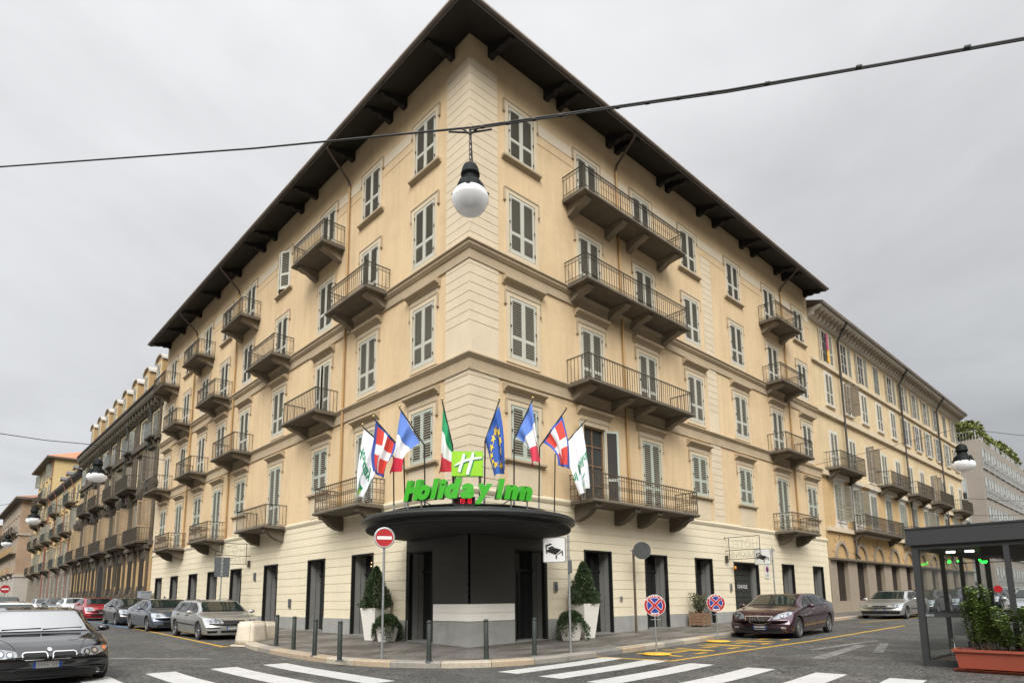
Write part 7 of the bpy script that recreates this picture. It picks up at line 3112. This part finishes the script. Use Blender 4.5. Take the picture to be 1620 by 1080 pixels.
for i, x in enumerate(wc):
    add_win(G_, (x, .06, 6.5), 0, 1.2, 2.35, ('closed', 'half', 'closed', 'closed', 'ajar')[i % 5] if i else 'half', 'n_white', 'shutter_grey' if i == 0 else 'shutter_grey', hood=True)
    add_win(G_, (x, .06, 9.85), 0, 1.15, 2.6, ('closed', 'closed', 'half', 'closed', 'closed')[i % 5], 'n_white', 'shutter' if i % 5 != 2 else 'shutter_brown')
    add_win(G_, (x, .06, 14.35), 0, 1.15, 2.2, ('closed', 'half', 'closed', 'closed', 'closed')[i % 5] if i < 5 else 'open', 'n_white', 'shutter_brown' if i % 5 == 1 else ('shutter' if i < 5 else 'shutter_grey'))
    add_win(G_, (x, .06, 17.3), 0, 1.15, 2.3, 'open' if i not in (3, 9, 11) else 'closed', 'trim', 'shutter_grey' if i else 'shutter')
    g = MB()
    g.box((-.9, -.05, 5.98), (.9, .06, 6.42), 0)
    g.prism([(.35 * math.cos(a), 6.28 - .2 * math.sin(a)) for a in [q * math.pi / 8 for q in range(9)]], 'y', -.08, -.05, 0)
    g.build('apron_panel', M['n_white'], G_, (x, 0, 0))
for x, w in ((31.6, 4.4), (41.6, 4.6), (48.2, 4.6), (55, 4.6), (62.5, 4.4)):
    gbalcony(G_, (x, 0, 9.8), 0, w, 1.0, 'iron', 'slab', .13)
for x, w in ((37.0, 8.2), (46.8, 6), (56, 6)):
    gbalcony(G_, (x, 0, 5.98), 0, w, 1.0, 'iron', 'slab', .13)
mb = MB()
mb.prism([(.06, 19.9), (-.3, 20.0), (-.4, 20.25), (-.85, 20.4), (-.85, 20.55), (.06, 20.6)], 'x', X0, X1 + .8, 0)
x = X0 + .3
while x < X1 + .6:
    mb.prism([(.06, 19.95), (-.3, 19.98), (-.72, 20.2), (-.72, 20.38), (.06, 20.38)], 'x', x, x + .2, 1)
    x += .62
mb.build('cornice', [M['n_white'], M['n_stone']], G_)
mb = MB()
mb.prism([(-.86, 20.5), (-1.0, 20.52), (-1.02, 20.7), (5.5, 23.0), (12, 20.5)], 'x', X0, X1 + .9, 0)
mb.build('roof', [M['gutter']], G_)
for x in (33.2, 46.9, 58.3):
    pipe_part(G_, [(x - .1, -.95, 20.5), (x, -.5, 19.9), (x, -.2, 19.4), (x, -.18, 4.4), (x - .25, -.4, 4.1)], 'pipe_dark', .075)
g = MB()
for q, (z0, z1, m_) in enumerate(((18.2, 19.4, 0), (17.35, 18.2, 1))):
    g.grid(lambda u, v: (-.22 + .4 * u, -.14 - .03 * math.sin(u * 9 + v * 3), z0 + (z1 - z0) * v), 8, 8, m_)
t_ = g.build('hanging_cloth', [mat('magenta_cloth', (.42, .05, .14), .8, var=.2), mat('yellow_cloth', (.72, .40, .02), .8, var=.1)], None, (31.35, 0, 0))
tag(t_, 'red and yellow cloth hanging in the top left window of the pale yellow building', 'cloth')

# ------------------------------------------------------------------ H: modern office block with roof garden
HX, HH = 77.2, 19.9
H_b = thing('office_building', 'grey modern office block with white window bands and a planted roof terrace', 'building', (0, 0, 0), 0)
mb = MB()
mb.box((HX, 0, -.1), (112, 16, HH), 0)
mb.build('wall', M['concrete'], H_b)
for f in range(5):
    zt_ = 18.9 - 3.5 * f
    for k in range(9):
        x = HX + 2.2 + k * 3.35
        g = None
        key = ('mod', f == 0)
        if key not in _gw:
            q = MB()
            q.box((-1.35, -.03, 0), (1.35, .0, 2.35), 1)
            for a in (-1.35, -.48, .42, 1.27):
                q.box((a, -.1, 0), (a + .08, -.03, 2.35), 0)
            for z in (0, .75, 2.27):
                q.box((-1.27, -.09, z), (1.27, -.03, z + .08), 0)
            q.box((-1.27, -.06, 1.35), (-.48, -.035, 2.3), 2)
            q.box((.5, -.06, 1.1), (1.27, -.035, 2.3), 2)
            q.box((-1.45, -.16, -.1), (1.45, 0, 0), 0)
            _gw[key] = q.mesh('window', [M['alu'], M['glass_window'], M['blind']])
        put('window', _gw[key], H_b, (x, -.0, zt_ - 2.35))
    for y in (3.2, 8.2, 13):
        key = ('modw', f == 0)
        if key not in _gw:
            q = MB()
            q.box((-1.55, -.03, 0), (1.55, 0, 2.5), 1)
            q.box((-1.5, -.06, .9 if f else -.0), (1.5, -.035, 2.5 if f else 1.3), 2)
            for a in (-1.6, 1.5):
                q.box((a, -.1, -.1), (a + .1, -.0, 2.5), 0)
            for z in (-.1, .75, 2.45):
                q.box((-1.5, -.1, z), (1.5, -.0, z + .1), 0)
            _gw[key] = q.mesh('window', [M['alu'], M['glass_window'], M['blind']])
        put('window', _gw[key], H_b, (HX, y, zt_ - 2.5), R(-90))
g = MB()
for k in range(40):
    g.box((HX + .1, .2 + k * .3, HH), (HX + .16, .3 + k * .3, HH + 1.0), 0)
g.box((HX + .08, .1, HH + 1.0), (HX + .2, 12.4, HH + 1.1), 0)
for k in range(9):
    g.box((HX + 1 + k * 3.3, .1, HH), (HX + 3.6 + k * 3.3, .16, HH + .8), 0)
g.build('roof_railing', M['alu'], H_b)
hd = thing('roof_hedge', 'row of bushy green shrubs on the roof terrace of the grey office block', 'shrub', (HX, 1.2, HH))
g = MB()
r_ = random.Random(31)
clumps = [(r_.uniform(.6, 28), r_.uniform(0, 1.4), r_.uniform(.5, 2.0), r_.uniform(.8, 1.4)) for _ in range(60)] + [(r_.uniform(.5, 5), r_.uniform(.6, 11), r_.uniform(.6, 2.6), r_.uniform(.9, 1.6)) for _ in range(36)]


def hedge(r):
    cx, cy, cz, rad = r.choice(clumps)
    a = Vector((r.gauss(0, 1), r.gauss(0, 1), r.gauss(0, 1))).normalized()
    return (cx + a.x * rad, cy + a.y * rad, cz + a.z * rad * .8), a


leaf_cloud(g, hedge, 26000, .42, r_)
g.build('foliage', M['leaf_roof'], hd)
q = MB()
for cx, cy, cz, rad in clumps[::2]:
    q.tube([(cx, cy, -.1), (cx, cy, cz)], .04, 5)
q.build('stems', M['wood'], hd)
I_ = thing('apartment_building', 'salmon coloured building just visible at the right edge beyond the office block', 'building', (0, 0, 0), 0)
mb = MB()
mb.box((113, -.5, -.1), (150, 14, 20.6), 0)
mb.box((112.6, -1.0, 20.6), (150, 14.4, 21.0), 1)
mb.build('wall', [M['pink'], M['slab']], I_)
for k in range(8):
    for z in (2, 6, 9.6, 13.2, 16.8):
        add_win(I_, (115.5 + k * 4, -.5, z), 0, 1.4, 2.2, 'none', 'n_white', 'shutter_grey', pane='glass_dark')
# ================================================================== glazed kiosk on the right
KX0, KX1, KY1, KY0 = 4.07, 11.6, -10.93, -15.6
KH, KF = 3.13, 2.74
kz = ground(KX0, 0) - .02
kiosk = thing('glazed_kiosk', 'dark grey framed glazed kiosk pavilion standing on the road at the right edge', 'kiosk', (KX0, KY1, 0))
LX, LY = KX1 - KX0, KY0 - KY1            # local extents: x 0..LX, y LY..0
KM = M['kioskmetal']
b = MB()
b.box((-.07, LY, KF), (-.0, .07, KH), 0)
b.box((.0, 0, KF), (LX, .07, KH), 0)
b.box((-.09, LY, KH - .035), (-.07, .09, KH), 0)
b.box((-.07, .07, KH - .035), (LX, .09, KH), 0)
b.box((0, LY, KH - .06), (LX, 0, KH - .02), 0)
b.box((0, LY, KF - .02), (LX, 0, KF + .03), 1)
b.build('fascia_roof', [KM, mat('kiosk_ceiling', (.055, .05, .047), .6, var=.1)], kiosk)
posts_w = [0, -1.72, -3.4]
posts_n = [2.35, 4.25, 6.2]
b = MB()
b.box((0, -.13, kz), (.13, 0, KF - .021), 0)
b.build('corner_post', KM, kiosk)
for y in posts_w[1:]:
    b = MB()
    b.box((.0, y - .05, kz + .16), (.09, y + .05, KF - .101), 0)
    b.build('mullion', KM, kiosk)
for x in posts_n:
    b = MB()
    b.box((x - .05, -.09, kz + .16), (x + .05, 0, KF - .101), 0)
    b.build('mullion', KM, kiosk)
b = MB()
b.box((LX - .12, -.12, kz), (LX, 0, KF - .021), 0)
b.build('corner_post', KM, kiosk)
b = MB()
for z0, z1 in ((kz, kz + .16), (1.14, 1.22), (KF - .10, KF - .021)):
    b.box((.01, LY, z0), (.10, -.131, z1), 0)
    b.box((.131, -.10, z0), (LX - .121, -.01, z1), 0)
b.box((-.02, LY, kz - .02), (.008, .02, kz + .05), 0)
b.box((LX - .1, LY, kz), (LX, -.13, kz + .16), 0)
b.box((LX - .1, LY, 1.1), (LX, -.13, 1.18), 0)
b.build('frame_rail', KM, kiosk)
for y in (-1.9, -3.6):
    b = MB()
    b.box((LX - .1, y - .06, kz + .16), (LX, y + .06, KF - .1), 0)
    b.build('mullion', KM, kiosk)
b = MB()
for z0, z1 in ((kz + .16, 1.139), (1.221, KF - .101)):
    b.quad((.05, -.131, z0), (.05, LY, z0), (.05, LY, z1), (.05, -.131, z1), 0)
b.build('glazing', M['glass'], kiosk)
b = MB()
for z0, z1 in ((kz + .16, 1.139), (1.221, KF - .101)):
    b.quad((LX - .121, -.05, z0), (.131, -.05, z0), (.131, -.05, z1), (LX - .121, -.05, z1), 0)
b.build('glazing', M['glass'], kiosk)
b = MB()
nx, ny = 14, 9
b.box((.1, LY, kz - .0), (LX - .05, -.1, kz + .12), 0)
b.build('floor', mat('kiosk_floor', (.10, .06, .04), .6, var=.2, scale=3), kiosk)
b = MB()
b.box((1.05, -1.5, 2.50), (4.6, -1.15, 2.72), 0)
b.box((1.0, -1.55, 2.48), (1.05, -1.1, 2.73), 0)
b.build('ceiling_duct', KM, kiosk)
b = MB()
b.box((1.3, -.55, 2.60), (1.36, -.38, 2.645), 0)
b.box((1.3, -.92, 2.60), (1.36, -.75, 2.645), 0)
b.build('ceiling_lamp', M['coolw'], kiosk)
# round red disc stuck on a pane
b = MB()
P = at_plane(1579, 931, (KX0 + .03, 0, 0), (1, 0, 0))
b.lathe([(0, 0), (.075, 0), (.075, .006), (0, .006)], 28, 0, smooth=False)
o = b.build('door_disc', M['red'], kiosk, (.03, P.y - KY1, P.z))
o.rotation_euler = (0, R(-90), 0)
b = MB()
b.box((-.004, -.02, 0), (0, .14, .05), 0)
b.build('maker_plate', M['galv'], kiosk, (.008, -.29, 1.155))
# green neon strokes inside
nz = thing('neon_sign', 'small green neon strokes glowing inside the glazed kiosk', 'neon sign', (KX0 + 3.4, KY1 - .6, 2.3))
b = MB()
for (px, py), (qx, qy) in (((1501, 885), (1504, 889)), ((1504, 889), (1499, 889)), ((1515, 886), (1516, 888)), ((1549, 884), (1552, 888)), ((1552, 888), (1562, 887.5)), ((1553, 889), (1561, 889))):
    p = at_plane(px, py, (KX0 + 3.4, 0, 0), (1, 0, 0)) - nz.location
    q = at_plane(qx, qy, (KX0 + 3.4, 0, 0), (1, 0, 0)) - nz.location
    b.tube([p, q], .022, 8)
b.build('tube', M['led_green'], nz)
b = MB()
b.tube([(0, .5, .14), (0, -1.5, .14)], .012, 6)
b.build('hanging_rod', M['black_metal'], nz)


def chair(loc, rz, label):
    t = thing('cafe_chair', label, 'chair', loc, rz, 'metal chairs inside the kiosk')
    b = MB()
    for s in (-1, 1):
        b.tube([(-.22, s * .21, 0), (-.18, s * .21, .44), (.18, s * .21, .44), (.22, s * .21, 0)], .013, 8)
        b.tube([(.18, s * .21, .44), (.26, s * .2, .86)], .013, 8)
    b.build('frame', M['chrome'], t)
    b = MB()
    b.grid(lambda u, v: (-.20 + .4 * u, -.2 + .4 * v, .45 - .015 * math.sin(math.pi * v)), 6, 6)
    b.build('seat', M['galv'], t)
    b = MB()
    b.grid(lambda u, v: (.20 + .06 * u + .03 * math.sin(math.pi * v), -.2 + .4 * v, .55 + .3 * u), 6, 6)
    b.build('backrest', M['galv'], t)


chair((KX0 + .75, KY1 - .65, kz + .12), R(200), 'metal chair inside the kiosk next to its corner post')
chair((KX0 + 1.2, KY1 - 1.75, kz + .12), R(20), 'metal chair inside the kiosk partly hidden behind the laurel shrub')
# trough with laurel
tr = thing('planter_trough', 'long terracotta plastic trough with a bushy laurel at the right edge', 'planter', (3.62, -12.75, ground(3.6, 0)))
b = MB()


def rect(w, d, z):
    return [(-w, -d, z), (w, -d, z), (w, d, z), (-w, d, z)]


v = rect(.24, 1.0, .07) + rect(.28, 1.05, .40) + rect(.325, 1.09, .40) + rect(.325, 1.09, .45) + rect(.27, 1.04, .45) + rect(.25, 1.02, .40)
fs = [(3, 2, 1, 0)]
for l in range(5):
    for k in range(4):
        k2 = (k + 1) % 4
        fs.append((l * 4 + k, l * 4 + k2, l * 4 + 4 + k2, l * 4 + 4 + k))
b.add(v, fs, 0)
b.add(rect(.26, 1.03, .41), [(0, 1, 2, 3)], 1)
b.build('trough', [M['terracotta'], M['soil']], tr)
b = MB()
v = rect(.27, 1.04, 0.0) + rect(.33, 1.10, .05) + rect(.30, 1.07, .05) + rect(.26, 1.03, .025)
fs = [(3, 2, 1, 0), (12, 13, 14, 15)]
for l in range(3):
    for k in range(4):
        k2 = (k + 1) % 4
        fs.append((l * 4 + k, l * 4 + k2, l * 4 + 4 + k2, l * 4 + 4 + k))
b.add(v, fs, 0)
b.build('saucer', M['terracotta'], tr)
g, st = MB(), MB()
r_ = random.Random(77)
for k in range(80):
    y0 = r_.uniform(-.95, .92)
    hgt = r_.uniform(.35, .85) if abs(y0 - .62) > .25 else r_.uniform(.8, 1.30)
    tip = Vector((r_.gauss(0, .16), y0 + r_.gauss(0, .13), .45 + hgt))
    base = Vector((r_.uniform(-.1, .1), y0 * .9, .40))
    midp = base.lerp(tip, .5) + Vector((r_.gauss(0, .05), r_.gauss(0, .05), .05))
    st.tube([base, midp, tip], [.010, .008, .004], 5)
    nl = int(44 * hgt + 18)
    for j in range(nl):
        q = .15 + .85 * (j + r_.random()) / nl
        c = base.lerp(midp, q * 2) if q < .5 else midp.lerp(tip, q * 2 - 1)
        an = j * 2.4 + k
        dirn = Vector((math.cos(an), math.sin(an), r_.uniform(.1, .9))).normalized()
        L = r_.uniform(.085, .15)
        side = dirn.cross(Vector((0, 0, 1))).normalized() * L * r_.uniform(.22, .3)
        m1 = c + dirn * (L * .5) + Vector((0, 0, .008))
        t2 = c + dirn * L - Vector((0, 0, L * .18))
        m0 = c + dirn * (L * .25)
        g.add([c, m0 + side * .8, m1 + side, t2, m1 - side, m0 - side * .8, m1 - Vector((0, 0, .012))], [(0, 6, 1), (1, 6, 2), (2, 6, 3), (3, 6, 4), (4, 6, 5), (5, 6, 0)], 0)
st.build('stems', M['soil'], tr)
g.build('foliage', M['leaf_laurel'], tr)
# black car door mirror etc. of the row behind is part of the parked cars
